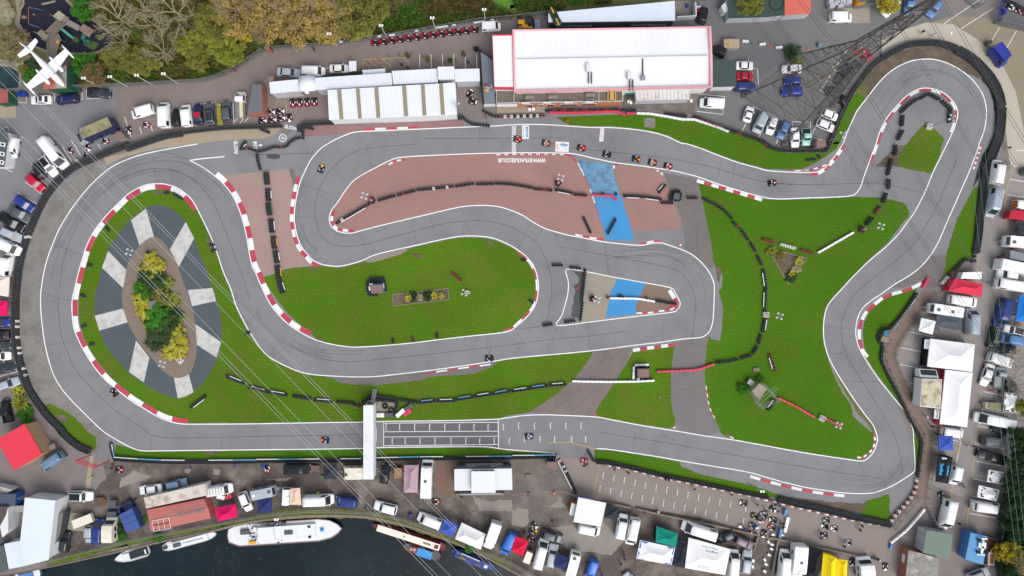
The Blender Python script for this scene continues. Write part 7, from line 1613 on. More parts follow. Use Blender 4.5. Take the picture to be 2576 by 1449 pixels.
MB().pm(PP("33:2228,1225 2265,1230 2258,1325 2220,1320",1.2),1.42,1.5).bd('scrap',mat('orange_scrap',A(170,110,40),.9,.3,3),sk)
MB().bar(P1("33:2290,1150",1.5),P1("33:2240,1200",1.5),.12,8).bd('pipe',YEL,sk)
fq=PP("33:2165,1065 2150,1245",3.0);v=fq[1]-fq[0];cc=(fq[0]+fq[1])/2
fc=root('formula_car',"white single seater racing car displayed on the light blue container",'racing car',(cc.x,cc.y,2.62),math.atan2(v.y,v.x))
kf=v.length/4.2;fc.scale=(kf,1,1)
b=MB();loft(b,[(2.1,.10,.32),(1.2,.2,.42),(.4,.32,.55),(-.3,.36,.62),(-1.0,.25,.62),(-1.9,.14,.45)],.12);b.bd('body',WHITE,fc,True,lc=True)
MB().box(-.9,.3,.36,.72,.12,.42).box(-.9,.3,-.72,-.36,.12,.42).bd('side_pod',WHITE,fc,lc=True,bevel=.05);MB().box(1.85,2.1,-.8,.8,.15,.2).bd('front_wing',WHITE,fc,lc=True);MB().box(-2.15,-1.85,-.55,.55,.75,.8).box(-2.15,-1.85,-.58,-.54,.4,.85).box(-2.15,-1.85,.54,.58,.4,.85).bd('rear_wing',WHITE,fc,lc=True);MB().box(-.25,.3,-.2,.2,.55,.63).bd('cockpit',MBP,fc,lc=True)
for sx in(1.3,-1.5):
 for sy in(.8,-.8):inst('wheel',WHEEL,fc,(sx,sy,.3),0,(1,1.5,1))
bm_=root('waste_compactor',"blue steel waste compactor between the mud trailers and containers",'compactor',P1("03:1300,850",1))
MB().pm(PP("03:1195,835 1325,765 1415,965 1268,1015",2.0),0,2.0).bd('container',paint('steel_blue',68,92,158),bm_,bevel=.08);q=PP("03:1188,770 1305,690 1340,775 1210,838",1.3);qi=ins(q,.18);b=MB()
for i in range(4):b.pm([q[i],q[(i+1)%4],qi[(i+1)%4],qi[i]],0,1.3)
b.pm(qi,.1,.4).bd('hopper',paint('dark_steel_blue',44,62,116),bm_)
for u in(.3,.6):MB().bar(PP("03:1195,835",2.05)[0].lerp(PP("03:1268,1015",2.05)[0],u),PP("03:1325,765",2.05)[0].lerp(PP("03:1415,965",2.05)[0],u),.07,4).bd('rib',paint('steel_blue',68,92,158),bm_)
def lattice(b,a,d,w,n,r=.035):
 a,d=Vec(a),Vec(d);t=(d-a).normalized();y=Vec((-t.y,t.x,0))*w/2;z=Vec((0,0,w/2))
 for s1 in(-1,1):
  for s2 in(-1,1):b.bar(a+y*s1+z*s2,d+y*s1+z*s2,r,4)
 for i in range(n):
  p,q_=a.lerp(d,i/n),a.lerp(d,(i+1)/n);s=1 if i%2 else-1
  for k in(-1,1):b.bar(p+y*s+z*k,q_-y*s+z*k,r*.7,4)
b=MB();lattice(b,P1("03:1670,812",3.0),P1("03:2052,722",3.0),1.1,14)
o=b.bd('lattice_mast',MST);tag(o,"larger grey lattice mast lying on the red container",'lattice mast')
b=MB();lattice(b,P1("03:1780,842",2.9),P1("03:2055,785",2.9),.45,14,.03);tag(b.bd('lattice_mast',MST),"slimmer grey lattice mast lying beside the larger one",'lattice mast')
b=MB()
for s in("03:1530,895 1700,860 1720,968 1550,1000","03:1530,945 1712,912"):
 l=PP(s,2.75)
 for i in range(len(l)):b.bar(l[i],l[(i+1)%len(l)],.06,4)
for u in(.33,.66):b.bar(PP("03:1530,895",2.75)[0].lerp(PP("03:1700,860",2.75)[0],u),PP("03:1550,1000",2.75)[0].lerp(PP("03:1720,968",2.75)[0],u),.05,4)
tag(b.bd('window_frames',FRAME),"white window frames lying on the river side red container",'window frame');bpy.data.objects['window_frames'].name='window_frame_stack'
def hut_(s,h,label,rm,wm=None,name='marshal_hut'):
 return shd(s,h,label,rm,wm or M_OLDW,name,'hut',over=.08)
BR=mat('brown_hut_roof',A(140,112,106),.85,.08,1)
hh=hut_("f:932.5,716.5 962,716 962.5,738 933.5,738.5",2.3,"brown roofed marshal hut ringed by tyres on the oval lawn",BR)
tyr("tyre ring round the marshal hut on the oval lawn",PP("11:1145,1360 1172,1359 1199,1358 1226,1356 1254,1355 1280,1354 1150,1388 1178,1387 1206,1386 1234,1385 1262,1384 1290,1388 1122,1395 1118,1425 1297,1415 1300,1445 12:1120,5 1125,32 1130,58 1155,72 1182,72 1208,70 1302,20",.6),name='tyre_enclosure')
for s,l,m in(("11:1138,1412 1285,1405","blue and white barrier along the top of the oval lawn hut",BRIGHTB),("12:1140,-18 1150,50 1215,48","blue and white barrier bent round the hut's lower left corner",CARB),("11:1280,1405 12:1285,50","blue barrier along the right side of the oval lawn hut",BRIGHTB)):pbar(s,l,m,seglen=.8,h=.75,wd=.16,end=MWP)
hut_("22:1266,818 1378,815 1383,900 1268,903",2.3,"brown roofed marshal hut beside the long white barrier",BR)
tyr("tyre ring round the marshal hut beside the long white barrier",PP("22:1265,800 1293,800 1320,800 1347,799 1373,798 1250,826 1246,850 1246,876 1250,902 1270,916 1297,916 1323,915 1360,909 1386,907",.6),name='tyre_enclosure',cols='kkkkkkkkkwkkk')
hut_("21:1632,494 1690,497 1684,558 1625,552",1.5,"grey box inside a ring of tyres right of the red tarmac",MGP,MGP,'control_box')
tyr("tyre ring with a white lip round the grey box",PP("21:1600,512 1592,540 1605,568 1628,480 1655,472 1685,474 1697,500 1697,528 1692,556 1675,572 1648,572 1622,566 1612,492",.6),name='tyre_enclosure',strap=[(P1("21:1608,568",.5),P1("21:1645,585",.5),0),(P1("21:1645,585",.5),P1("21:1690,580",.5),0)])
hut_("30:488,1412 580,1409 31:588,22 492,38",2.3,"brown roofed ticket hut at the tip of the pylon car park",BR)
hut_("00:1145,1352 1215,1320 1268,1386 1195,1422",2.0,"brown roofed kiosk beside the race transporter",BR)
hut_("23:352,300 445,300 446,360 356,363",2.0,"brown roofed hut with a blue front at the pit exit",BR,CARB)
mp=root('marshal_platform',"timber marshal platform with a brown roof beside the sunken path",'platform',P1("32:1190,490"))
MB().pm(PP("32:1158,480 1225,500 1205,555 1135,530",1.2),1.05,1.2).bd('deck',MTB,mp);MB().pm(PP("32:1250,420 1306,460 1268,522 1213,490",2.3),2.2,2.3).bd('roof',BR,mp)
MB().pm(PP("32:1185,430 1218,435 1205,480 1170,475",1.4),.9,1.5).bd('sign_board',M_BANB,mp)
for p in PP("32:1158,480 1225,500 1205,555 1135,530",1.1):MB().bar((p.x,p.y,0),(p.x,p.y,1.1),.05,4).bd('post',MTB,mp)
for p in PP("32:1250,420 1306,460 1268,522 1213,490",2.2):MB().bar((p.x,p.y,0),(p.x,p.y,2.25),.05,4).bd('post',MTB,mp)
sp=root('scaffold_platform',"scaffold camera platform with a timber deck on the right lawn",'scaffold',P1("22:2500,1060"))
q=PP("22:2412,1042 2488,962 2568,1012 2492,1122",2.4)
MB().pm(q,2.32,2.4).bd('deck',mat('scaffold_boards',A(176,162,146),.85,.1,1,strp=(40,.24,.2)),sp)
b=MB();g_=[Vec((p.x,p.y,0))for p in ins(PP("22:2375,1030 2480,940 32:60,1110 22:2470,1190",0),0)]
for i in range(4):
 p,r2=g_[i],g_[(i+1)%4];b.bar(p,p+Vec((0,0,3.3)),.035,6)
 for h in(.4,1.4,2.4,3.2):b.bar(p+Vec((0,0,h)),r2+Vec((0,0,h)),.03,6)
 b.bar(p+Vec((0,0,.2)),r2+Vec((0,0,2.4)),.025,5)
for s in("22:2440,1170 32:75,992","22:2470,1185 32:105,1005"):l=PP(s,3.2);b.bar(l[0],l[1],.05,6)
b.bd('scaffold_tube',MST,sp)
shd("22:2395,912 2450,955 2420,1000 2365,955",1.2,"grey generator box beside the scaffold platform",MST,MGP,'generator_box','generator',over=.03)
shd("22:2430,805 2490,800 2492,838 2432,842",.35,"low concrete slab box on the right lawn above the generator",MCW,MCW,'inspection_cover','cover',over=.02)
shd("22:1476,1088 1498,1086 1500,1108 1478,1110",.25,"small grey cover on the middle lawn",MCW,MCW,'inspection_cover','cover',over=.02)
sr=shd("f:-40,330 16,330 22,352 16,372 10,420 -40,420",3.0,"dark flat roof with white framed square rooflights on the left edge",mat('slate_felt',A(84,96,100),.9,.05,.5),WWH,'shop_building')
for y in(357,381,402):MB().pm([P((x,yy),3.05)for x,yy in((1,y),(14-(y-357)*.08,y+3),(13-(y-357)*.08,y+13),(-1,y+10))],3.0,3.15).bd('rooflight',FRAME,sr);MB().pm([P((x,yy),3.1)for x,yy in((3,y+3),(11-(y-357)*.08,y+5),(10-(y-357)*.08,y+10),(2,y+8))],3.15,3.18).bd('rooflight_pane',MGL,sr)
shd("00:-60,903 76,903 80,1028 -60,1042",3.0,"rusty red roofed green shed at the left edge",mat('rust_red_roof',A(168,92,84),.8,.1,.6),mat('green_cladding',A(36,92,70),.8,.1,1),'shed')
ph=shd("00:432,665 668,652 668,886 440,896",4.2,"green shed with a half red, half grey roof under the aircraft",mat('patch_red_sheet',A(196,112,96),.8,.1,.5,strp=(90,.3,.2)),mat('green_cladding',A(36,92,70)),'shed')
MB().pm(PP("00:552,672 666,666 666,882 556,888",4.3),4.205,4.26).bd('roof_patch',corr('grey_patch_sheet',A(172,174,172),90,.3,.25),ph)
ax=P1("00:470,640",6.0);nose,tail=P1("00:632,862",6.0),P1("00:268,470",6.0)
v=nose-tail;L=v.length;ang=math.atan2(v.y,v.x);mid=(nose+tail)/2
ac=root('light_aircraft',"white twin engined aircraft mounted above the green shed",'aircraft',(mid.x,mid.y,4.3),ang);M_AC=mat('aircraft_white',(.8,.8,.8),.35,.02,1)
kx=L/10.0;ac.scale=(kx,kx,1)
b=MB();fu=[(5.0,.08,1.3),(4.7,.3,1.35),(4.0,.52,1.4),(2.8,.64,1.5),(1.2,.66,1.55),(-.6,.6,1.55),(-2.4,.36,1.6),(-4.2,.15,1.7),(-5.0,.06,1.75)];vs=[];n=12
for x,r_,z in fu:vs+=[(x,math.cos(k/n*6.283)*r_,z+math.sin(k/n*6.283)*r_*1.1)for k in range(n)]
b.add(vs,[(i*n+k,i*n+(k+1)%n,i*n+n+(k+1)%n,i*n+n+k)for i in range(len(fu)-1)for k in range(n)]+[tuple(range(n)),tuple(range(len(vs)-n,len(vs)))]);b.bd('fuselage',M_AC,ac,True,lc=True)
for sg in(1,-1):
 MB().pm([Vec(p)for p in((1.95,sg*.5,0),(1.25,sg*4.9,0),(.1,sg*4.9,0),(-.25,sg*.5,0))],[1.1,1.45,1.45,1.1],[1.35,1.56,1.56,1.3]).bd('wing',M_AC,ac,lc=True)
 e=MB();e.lt([(.02,2.15),(.12,1.9),(.3,1.75),(.36,1.2),(.36,-.2),(.24,-1.4),(.05,-1.9)],12,0,Matrix.Translation((.9,sg*1.75,1.35))@Matrix.Rotation(R(90),4,'Y'));e.bd('engine',M_AC,ac,True,lc=True)
 MB().box(3.0,3.04,sg*1.75-.75,sg*1.75+.75,1.28,1.42).bd('propeller',MGP,ac,lc=True)
 e=MB();e.lt([(.02,1.9),(.16,1.4),(.22,.5),(.2,-.6),(.02,-1.8)],10,0,Matrix.Translation((.75,sg*5.0,1.5))@Matrix.Rotation(R(90),4,'Y'));e.bd('tip_tank',M_AC,ac,True,lc=True)
 MB().pm([Vec(p)for p in((-3.7,sg*.1,0),(-4.25,sg*2.3,0),(-5.0,sg*2.3,0),(-4.95,sg*.1,0))],1.72,1.82).bd('tailplane',M_AC,ac,lc=True)
 MB().pm([Vec(p)for p in((3.0,sg*.08,0),(3.0,sg*.52,0),(2.35,sg*.50,0),(2.3,sg*.08,0))],[1.95,1.75,1.95,2.12],[2.06,1.84,2.02,2.22]).bd('windscreen',MGL,ac,lc=True)
MB().pm([Vec(p)for p in((-3.4,-.06,0),(-3.4,.06,0),(-5.2,.06,0),(-5.2,-.06,0))],1.7,[1.9,1.9,3.4,3.4]).bd('fin',M_AC,ac,lc=True)
for x,y in((1.0,0),(2.6,0),(.4,1.75),(.4,-1.75)):MB().bar((x,y,0),(x,y,1.0),.08,6).bd('strut',MSD,ac,lc=True)
# pylon and cables
def k0(f,d):return(f[0]+d[0],f[1]+d[1])
FT=[P(f)for f in((1871,240),(1971,363),(2094,264),(1994,141))]
pc=sum(FT,Vec())/4
py=root('electricity_pylon',"tall steel lattice pylon leaning over the car park at the top right",'pylon',pc)
ZT,ZW=50.0,27.0
def leg(i,z):
 f=FT[i]-pc;hw=1.0+(z<ZW)*0
 k=1-(z/ZW)*(1-.26)if z<ZW else.26-.16*(z-ZW)/(ZT-4-ZW)
 return pc+Vec((f.x*k,f.y*k,z))
lv=[0,4.2,9,14,18.5,22.5,27,31,35,38,41,46]
for i in range(4):
 b=MB()
 for a,d in zip(lv,lv[1:]):b.bar(leg(i,a),leg(i,d),.13 if a<27 else.09,4)
 b.box(FT[i].x-.5,FT[i].x+.5,FT[i].y-.5,FT[i].y+.5,-.02,.4).bd('leg',MSD,py)
b=MB()
for a,d in zip(lv,lv[1:]):
 for i in range(4):
  j=(i+1)%4;r_=.05 if a<27 else.042
  b.bar(leg(i,a),leg(j,d),r_,4);b.bar(leg(j,a),leg(i,d),r_,4);b.bar(leg(i,d),leg(j,d),r_,4)
  if a<20:
   m=(leg(i,a)+leg(j,d))/2;b.bar(leg(i,(a+d)/2),m,.03,4);b.bar(leg(j,(a+d)/2),m,.03,4);b.bar((leg(i,d)+leg(j,d))/2,m,.03,4)
for i in range(2):b.bar(leg(i,9),leg(i+2,9),.05,4)
tp=pc+Vec((0,0,ZT))
for i in range(4):b.bar(leg(i,46),tp,.08,4)
b.bd('bracing',MSD,py)
b=MB()
for i in range(4):
 c=leg(i,3.8)
 for t in range(10):a=t/10*6.283;b.bar(c,c+Vec((math.cos(a)*.75,math.sin(a)*.75,-.15)),.02,4)
b.bd('climbing_guard',MST,py)
AD=Vec((.827,.563,0));LD=Vec((.585,-.811,0));TIPS=[]
for za,aw in((31.0,9.0),(37.0,9.6),(43.0,8.2)):
 for s in(-1,1):
  b=MB();tip=pc+AD*s*aw+Vec((0,0,za));lo=[leg(i,za)for i in range(4)];near=sorted(lo,key=lambda v:-(v-pc).dot(AD)*s)[:2]
  up=[v+Vec((0,0,2.6))for v in near]
  for v in near:b.bar(v,tip,.075,4)
  for v in up:b.bar(v+(pc-v)*.05,tip,.075,4)
  for t in(.2,.4,.6,.8):
   q=[v.lerp(tip,t)for v in near+up];t2=t+.2
   b.bar(q[0],q[1],.03,4);b.bar(q[0],q[2],.03,4);b.bar(q[1],q[3],.03,4);b.bar(q[0],near[1].lerp(tip,t-.2),.04,4);b.bar(q[2],near[0].lerp(tip,t2),.04,4);b.bar(q[3],near[1].lerp(tip,t2),.04,4)
  b.bd('cross_arm',MSD,py)
  e=MB()
  for w in(-.35,.35):e.bar(tip+LD*w,tip+LD*w+Vec((0,0,-4.4)),.17,8)
  e.bd('insulator',mat('insulator_glass',A(150,142,124),.5,.1,3),py);TIPS.append(tip+Vec((0,0,-4.5)))
def cable(a,d,label,m=None,r=.035,sag=1.0,n=20,group=None):
 b=MB();L=[a.lerp(d,i/n)-Vec((0,0,sag*4*(i/n)*(1-i/n)))for i in range(n+1)]
 b.tube(L,r,5);tag(b.bd('power_cable',m or MST),label,'power cable',group)
M_CAB=mat('cable_aluminium',A(196,198,200),.5)
CG='overhead power cables'
for i,tpp in enumerate(TIPS):
 for w in(-.22,.22):
  o=AD*w
  cable(tpp+o,tpp+o+LD*150+Vec((0,0,-3)),"conductor falling from the pylon towards the lower right, arm %s%s"%(ORD[i+1]," outer" if w>0 else ""),MSD,.03,5,group=CG)
  cable(tpp+o,tpp+o-LD*120+Vec((0,0,1)),"conductor from the pylon towards the top edge, arm %s%s"%(ORD[i+1]," outer" if w>0 else ""),MSD,.03,3,group=CG)
for i,(y,l)in enumerate(((150,"upper strand of the upper pair"),(160,"lower strand of the upper pair"),(205,"single line below the upper pair"),(285,"single line above the lower pair"),(318,"upper strand of the lower pair"),(330,"lower strand of the lower pair"))):
 cable(P((-60,y-61),22),P((1400,y+1400*1.022+10),22),"pale overhead cable crossing the left of the circuit, "+l,M_CAB,.027,.4,group=CG)
for i,x in enumerate((0,13,26)):
 cable(P((2420+x*1.6,195),12),P((2570+x,1500),12),"thin green cable down the right side, %s"%("left","middle","right")[i]+" of three",mat('green_cable',A(110,170,150),.6),.022,.6,group=CG)
# floodlights and lamp columns
def mast(s,label,h=7.6,base=None,rot=0,heads=4):
 p=P1(s);r_=root('floodlight_mast',label,'floodlight',p)
 MB().bar((0,0,0),(0,0,h),.075,8,0,.05).bd('pole',MST,r_,lc=True)
 MB().bar((-.55,0,h),(.55,0,h),.03,6).bar((0,-.55,h),(0,.55,h),.03,6).bd('cross_bar',MST,r_,lc=True)
 for i in range(heads):
  a=i*6.283/heads+.5;x,y=math.cos(a)*.6,math.sin(a)*.6
  MB().box(x-.2,x+.2,y-.15,y+.15,h-.16,h+.03).bd('lamp_head',mat('lamp_grey',A(206,208,208),.5),r_,lc=True,bevel=.02)
 if base=='p':MB().pm([Vec((x,y,0))for x,y in((-.2,-.2),(.2,-.2),(.2,.2),(-.2,.2))],0,1.9).bd('padding',RP2,r_,lc=True,bevel=.04)
 k,n={'p':('k',5),'w':('w',4),'k':('k',3),'v':('w',2)}.get(base,('k',0))
 for i in range(n):a=i*6.283/n+rot;rr=.42 if n>2 else.3;inst('tyre_stack',TY[k],r_,(math.cos(a)*rr,math.sin(a)*rr,0))
 return r_
RP2=mat('pink_padding',A(226,130,150),.6)
mast("11:1172,572","floodlight with pink padding on the left of the red tarmac island",base='p');mast("21:462,398","floodlight with pink padding on the right of the red tarmac island",base='p')
mast("31:935,862","floodlight with pink padding at the end of the slanting white barrier",base='p');mast("22:810,110","floodlight with pink padding on the spike island's tan concrete",base='p')
mast("22:2548,268","floodlight with four white tyres on the right lawn",base='w',rot=.78);mast("32:535,1308","floodlight with four white tyres between the pink barriers",base='w',rot=.3)
mast("30:1612,1278","floodlight with four white tyres inside the top right hairpin",base='w',rot=.6);mast("02:1822,725","floodlight with white tyres at the lower tip of the ornamental bed",base='w')
mast("01:1508,1108","floodlight with black tyres at the upper tip of the ornamental bed",base='k');mast("12:2126,45","floodlight with two white tyres on the oval lawn",base='v')
mast("30:592,1428","floodlight leaning over the tyre wall by the ticket hut",heads=3,h=7);mast("10:2035,1130","floodlight at the garage's lower right corner",heads=3,h=5.5)
def lamp(s,label,h=6.0,two=True):
 p=P1(s);r_=root('lamp_column',label,'lamp post',p)
 MB().bar((0,0,0),(0,0,h),.06,8,0,.04).bd('pole',MWP,r_,lc=True)
 for x in((-.25,.25)if two else(0,)):MB().box(x-.16,x+.16,-.12,.35,h-.08,h+.06).bd('lamp_head',MWP,r_,lc=True,bevel=.02)
for i,s in enumerate(("00:1025,882","00:1280,868","00:1537,855","00:1795,840","10:815,455","10:1315,376","10:1808,302","10:2308,222")):lamp(s,"white lamp column on the top fence, %s from the left"%ORD[i+1])
lamp("00:48,1330","pale green pole at the left car park entrance",7);lamp("13:282,812","lamp post on the river fence left of the white van",4.5);lamp("23:2465,560","small lamp on the assembly tyre kerb",3);lamp("30:1750,395","short lamp on the hairpin tyre wall",3,False)
# fences and walls
def fenc(s,label,h=2.3,gap=.26,m=None,pale=.04,name='palisade_fence',sm=0,rails=(.4,.9)):
 l=[Vec((v.x,v.y,0))for v in PP(s)]
 if sm:l=smooth(l,False,sm)
 r_=root(name,label,'fence',l[len(l)//2]);m=m or MST
 b=MB()
 for p in rsmp(l,gap):b.bar(p,p+Vec((0,0,h)),pale,4)
 b.bd('paling',m,r_)
 b=MB()
 for p in rsmp(l,2.75):b.bar(p+Vec((.05,.05,0)),p+Vec((.05,.05,h)),.05,4)
 b.bd('post',m,r_);b=MB()
 for t in rails:
  for a,d in zip(l,l[1:]):b.bar(a+Vec((0,0,h*t)),d+Vec((0,0,h*t)),.03,4)
 b.bd('rail',m,r_);return r_
fenc("00:110,925 700,892 1040,880 1500,860 2062,824 2200,792 2400,700 2576,582 10:88,522","grey palisade fence along the marsh, left of the brick pier")
fenc("10:190,505 800,456 1400,370 2270,221 20:0,196 360,152","grey palisade fence with white signs, right of the brick pier")
b=MB()
for s in("10:460,455 500,450","10:840,420 875,415","10:1225,365 1262,358","10:1340,352 1400,344","10:1600,308 1635,302","10:1815,275 1930,258","10:1975,252 2010,246","10:2190,225 2300,210","10:2360,200 2395,195"):
 a,d=PP(s,1.5);a.y-=.12;d.y-=.12;n=Vec((0,.03,0));b.pm([a+n,d+n,d-n,a-n],1.2,2.0)
b.bd('sign_board',MBN,bpy.data.objects['palisade_fence.001'])
fenc("03:490,1285 700,1235 1000,1160 1400,1060 1800,985 2150,920 2576,842 13:0,838 200,810","river fence along the lower left moorings",1.9,.3)
fenc("13:200,808 500,782 800,778 1200,806 1500,868 1850,1000","river fence between the long white van and the blue gazebo",1.9,.3)
fenc("13:2255,1190 2400,1235 2576,1300 23:150,1390 300,1480","river fence below the white box van",1.9,.3)
fenc("03:-40,455 130,600 300,640 560,672 650,655","mesh fence round the lower left yard",2.6,.22)
fenc("03:655,660 640,800 605,1010","tubular fence beside the corrugated lean-to",1.8,1.2)
fenc("33:2500,-20 2400,400 2340,700 2280,1050 2260,1449","dark palisade fence in front of the right hand trees",2.4,.3,mat('dark_fence',A(90,100,104),.6))
fenc("32:2530,1040 2500,1300 33:2480,20","grey palisade fence by the chequered gazebo",2.4,.3)
fenc("30:2265,240 2420,285 2640,330","mesh cage fence round the mini kart track at the top right",2.6,.2);fenc("30:2265,240 2290,120 2320,0 2335,-60","left side of the mesh cage fence at the top right",2.6,.2,CARB)
fenc("30:865,95 1085,60","mesh screen in front of the yellow machine at the top",2.0,.2);fenc("30:1960,0 2080,95 2140,50","mesh gate leaf at the top right parking",2.2,.2)
def rail(s,label,h=1.05,m=None,sm=4):
 l=[Vec((v.x,v.y,0))for v in PP(s)];l=smooth(l,False,sm)if sm and len(l)>2 else l
 fence_=root('rail_fence',label,'fence',l[len(l)//2]);b=MB()
 for p in rsmp(l,1.9):b.bar(p,p+Vec((0,0,h)),.06,4)
 b.bd('post',m or MTB,fence_);b=MB()
 for a,d in zip(l,l[1:]):
  for z in(.5,h-.05):b.bar(a+Vec((0,0,z)),d+Vec((0,0,z)),.05,4)
 b.bd('rail',m or MTB,fence_)
rail("32:1690,60 1550,230 1420,420 1330,560 1285,680 1310,800 1420,1010","timber rail along the right edge of the brown path, upper half");rail("32:1420,1010 1560,1280 33:1680,40 1650,250 1620,500 1595,760","timber rail along the right edge of the brown path, lower half")
rail("32:1215,560 1175,680 1240,860 1380,1180 1560,1449 33:1570,90 1545,350 1515,480","timber rail along the left edge of the brown path");rail("33:1505,660 1390,800 1265,970","grey rail behind the white and brown tyres",.9,MCW)
fenc("33:1600,785 1700,985","steel sheet gate standing open beside the tall white van",1.6,.12)
MB().box(0,0,0,0,0,0)
def lwal(s,label,h=.75,w=.16,m=None,name='low_wall'):
 l=[Vec((v.x,v.y,0))for v in PP(s)];r_=root(name,label,'wall',l[0].lerp(l[-1],.5))
 b=MB()
 for a,d in zip(l,l[1:]):
  t=(d-a).normalized();n=Vec((-t.y,t.x,0))*w;b.pm([a+n,d+n,d-n,a-n],0,h)
 b.bd('wall',m or MCW,r_)
lwal("23:950,700 1190,755","concrete wall with a lettered board right of the white canopy roof");lwal("23:1250,765 1500,825 2000,925 2470,1030","long low concrete wall along the assembly lanes");lwal("23:2465,1045 2425,1180","short low wall beside the plum people carrier")
lwal("33:10,1052 400,1130 760,1210 1112,1290","long low concrete wall above the yellow tents");lwal("33:92,1075 35,1395","low wall between the paddock and the white vans")
for s,l in(("33:168,765 152,830","upper"),("33:118,960 102,1050","lower")):lwal(s,"blue and grey rail panel at the assembly exit, "+l,1.0,.22,mat('blue_rail',A(110,150,205),.6),'crowd_barrier')
lwal("33:195,850 160,1000","white lettered board leaning at the assembly exit",.6,.3,MWP,'board')
lwal("32:1745,820 1665,1360","red and white banner wall left of the lower white marquee",2.3,.2,F_RED,'banner_wall')
for t,s,r_,w,m in(("GEN","32:1603,565",100,20,T_DARK),("BMR","32:1702,1270",95,20,T_DARK)):
 f=pts(s)[0];q=MB().pm(PP("f:%f,%f %f,%f %f,%f %f,%f"%(f[0]-6,f[1]-12,f[0]+6,f[1]-11,f[0]+4,f[1]+12,f[0]-8,f[1]+11),2.6),2.5,2.6).bd('team_banner',MBN);tag(q,"white team banner lettered %s beside a marquee"%t,'banner');lett(t,(f[0]-.5,f[1]),7,r_,m,q,2.63,w)
def drape(o,cloth):
 from mathutils.bvhtree import BVHTree
 T=BVHTree.FromPolygons([v.co for v in cloth.data.vertices],[p.vertices[:]for p in cloth.data.polygons])
 for v in o.data.vertices:
  loc=T.ray_cast(Vec((v.co.x,v.co.y,20)),Vec((0,0,-1)))[0]
  v.co.z=(loc.z if loc else 2.5)+.05
cn_=[c for c in MQ.children if c.name.startswith('canopy')][0]
for t,s,cap,rot,m,w in(("Pushing Your Potential","23:1995,1172",3.6,193,T_GREY,39),("o==o==o","23:1990,1205",6,193,T_BLUE,20),("o==o","23:2045,1215",6,193,T_RED,14),("o==o==o","23:1930,1358",5,13,T_RED,26),("Pushing Your Potential","23:1940,1382",3,13,T_GREY,36)):drape(lett(t,pts(s)[0],cap,rot,m,MQ,3,w),cn_)
cn_=[c for c in TS.children if c.name.startswith('canopy')][0]
for t,s,cap,rot,m,w in(("TyreShop","33:1768,385",6,95,T_LB,30),("TyreShop","33:1835,400",4,95,T_LB,26),("tyres","33:1800,275",4,5,T_WH,13)):drape(lett(t,pts(s)[0],cap,rot,m,TS,3,w,bold=.03),cn_)
ra=root('entrance_arch',"red steel truss arch over the lower left track gate",'arch',P1("03:1005,260"));b=MB();a,d=P1("03:912,230"),P1("03:1100,292")
for p in(a,d):b.bar(p,p+Vec((0,0,4.7)),.11,4)
b.bd('post',T_RED,ra);b=MB();lattice(b,a+Vec((0,0,4.5)),d+Vec((0,0,4.5)),.55,12,.05);b.bd('truss',T_RED,ra)
# trees, shrubs and undergrowth
LEAF={}
def leafmat(n,r,g,b_):LEAF[n]=mat('leaves_'+n,A(r*1.1,g*1.1,b_*1.12),.8,.22,1.2,rgb2=A(r*.86,g*.9,b_*.9),am2=.26,sc2=9,spec=.15)
for n,c in dict(olive=(118,114,52),gold=(152,130,70),green=(62,118,34),lime=(132,136,52),tan=(132,118,80),dark=(58,76,46),yellow=(176,160,44),brown=(118,98,66),acid=(174,166,58),deep=(48,74,40),pale=(168,160,120)).items():leafmat(n,*c)
M_BARK=mat('bark',A(120,108,90),.9,.15,2);M_TWIG=mat('pale_twigs',A(176,163,138),.9,.12,1)
def crown_mesh(seed,ncl=85,nl=80,sz=.046,flat=.7):
 r=random.Random(seed);b=MB();cs=[]
 for i in range(ncl):
  while True:
   v=Vec((r.uniform(-1,1),r.uniform(-1,1),r.uniform(-.6,1)))
   if.35<v.length<1.0:break
  v*=.80+.25*mnoise.noise(v*1.7+Vec((seed,0,0)));cs.append((v,r.uniform(.12,.26)))
 for c,cr in cs:
  for j in range(nl):
   d=Vec((r.gauss(0,1),r.gauss(0,1),r.gauss(0,.8))).normalized()*cr*r.uniform(.3,1.05)
   p=c+d;p.z*=flat;n=(d.normalized()+Vec((r.uniform(-.6,.6),r.uniform(-.6,.6),r.uniform(.2,1.1)))).normalized()
   t=n.orthogonal().normalized();t=Matrix.Rotation(r.uniform(0,6.28),3,n)@t;u=n.cross(t);s=sz*r.uniform(.6,1.3)
   b.add([p-t*s,p-u*s*.55,p+t*s,p+u*s*.55],[(0,1,2,3)])
 return b.mesh('crown',[LEAF['olive']])
CROWN=[crown_mesh(s)for s in(1,2,3)]+[crown_mesh(8,80,80,.042,.8)];SHRUB=[crown_mesh(11,50,60,.075,.62),crown_mesh(12,50,60,.07,.6)]
def branch_mesh(seed,twigs):
 r=random.Random(seed);b=MB();b.tube([(0,0,0),(.02,.01,.3),(.0,.02,.62)],[.036,.03,.02],6);tips=[]
 def grow_(p,d,L,rad,lvl):
  q=p+d*L;m=p.lerp(q,.5)+Vec((r.uniform(-.06,.06),r.uniform(-.06,.06),r.uniform(-.02,.05)))*L
  b.tube([p,m,q],[rad,rad*.8,rad*.55],4 if lvl else 5)
  if lvl>=(5 if twigs else 2):return
  for i in range(r.choice((3,4))if lvl<3 else 3):
   dd=(d+Vec((r.uniform(-.9,.9),r.uniform(-.9,.9),r.uniform(-.25,.5)))).normalized();grow_(p.lerp(q,r.uniform(.45,1)),dd,L*r.uniform(.52,.75),max(rad*.55,.0022),lvl+1)
 for i in range(7):a=i*.9+r.uniform(-.2,.2);grow_(Vec((0,0,r.uniform(.3,.6))),Vec((math.cos(a),math.sin(a),r.uniform(.3,.9))).normalized(),.42,.015 if twigs else.02,1)
 return b.mesh('branches',[M_BARK])
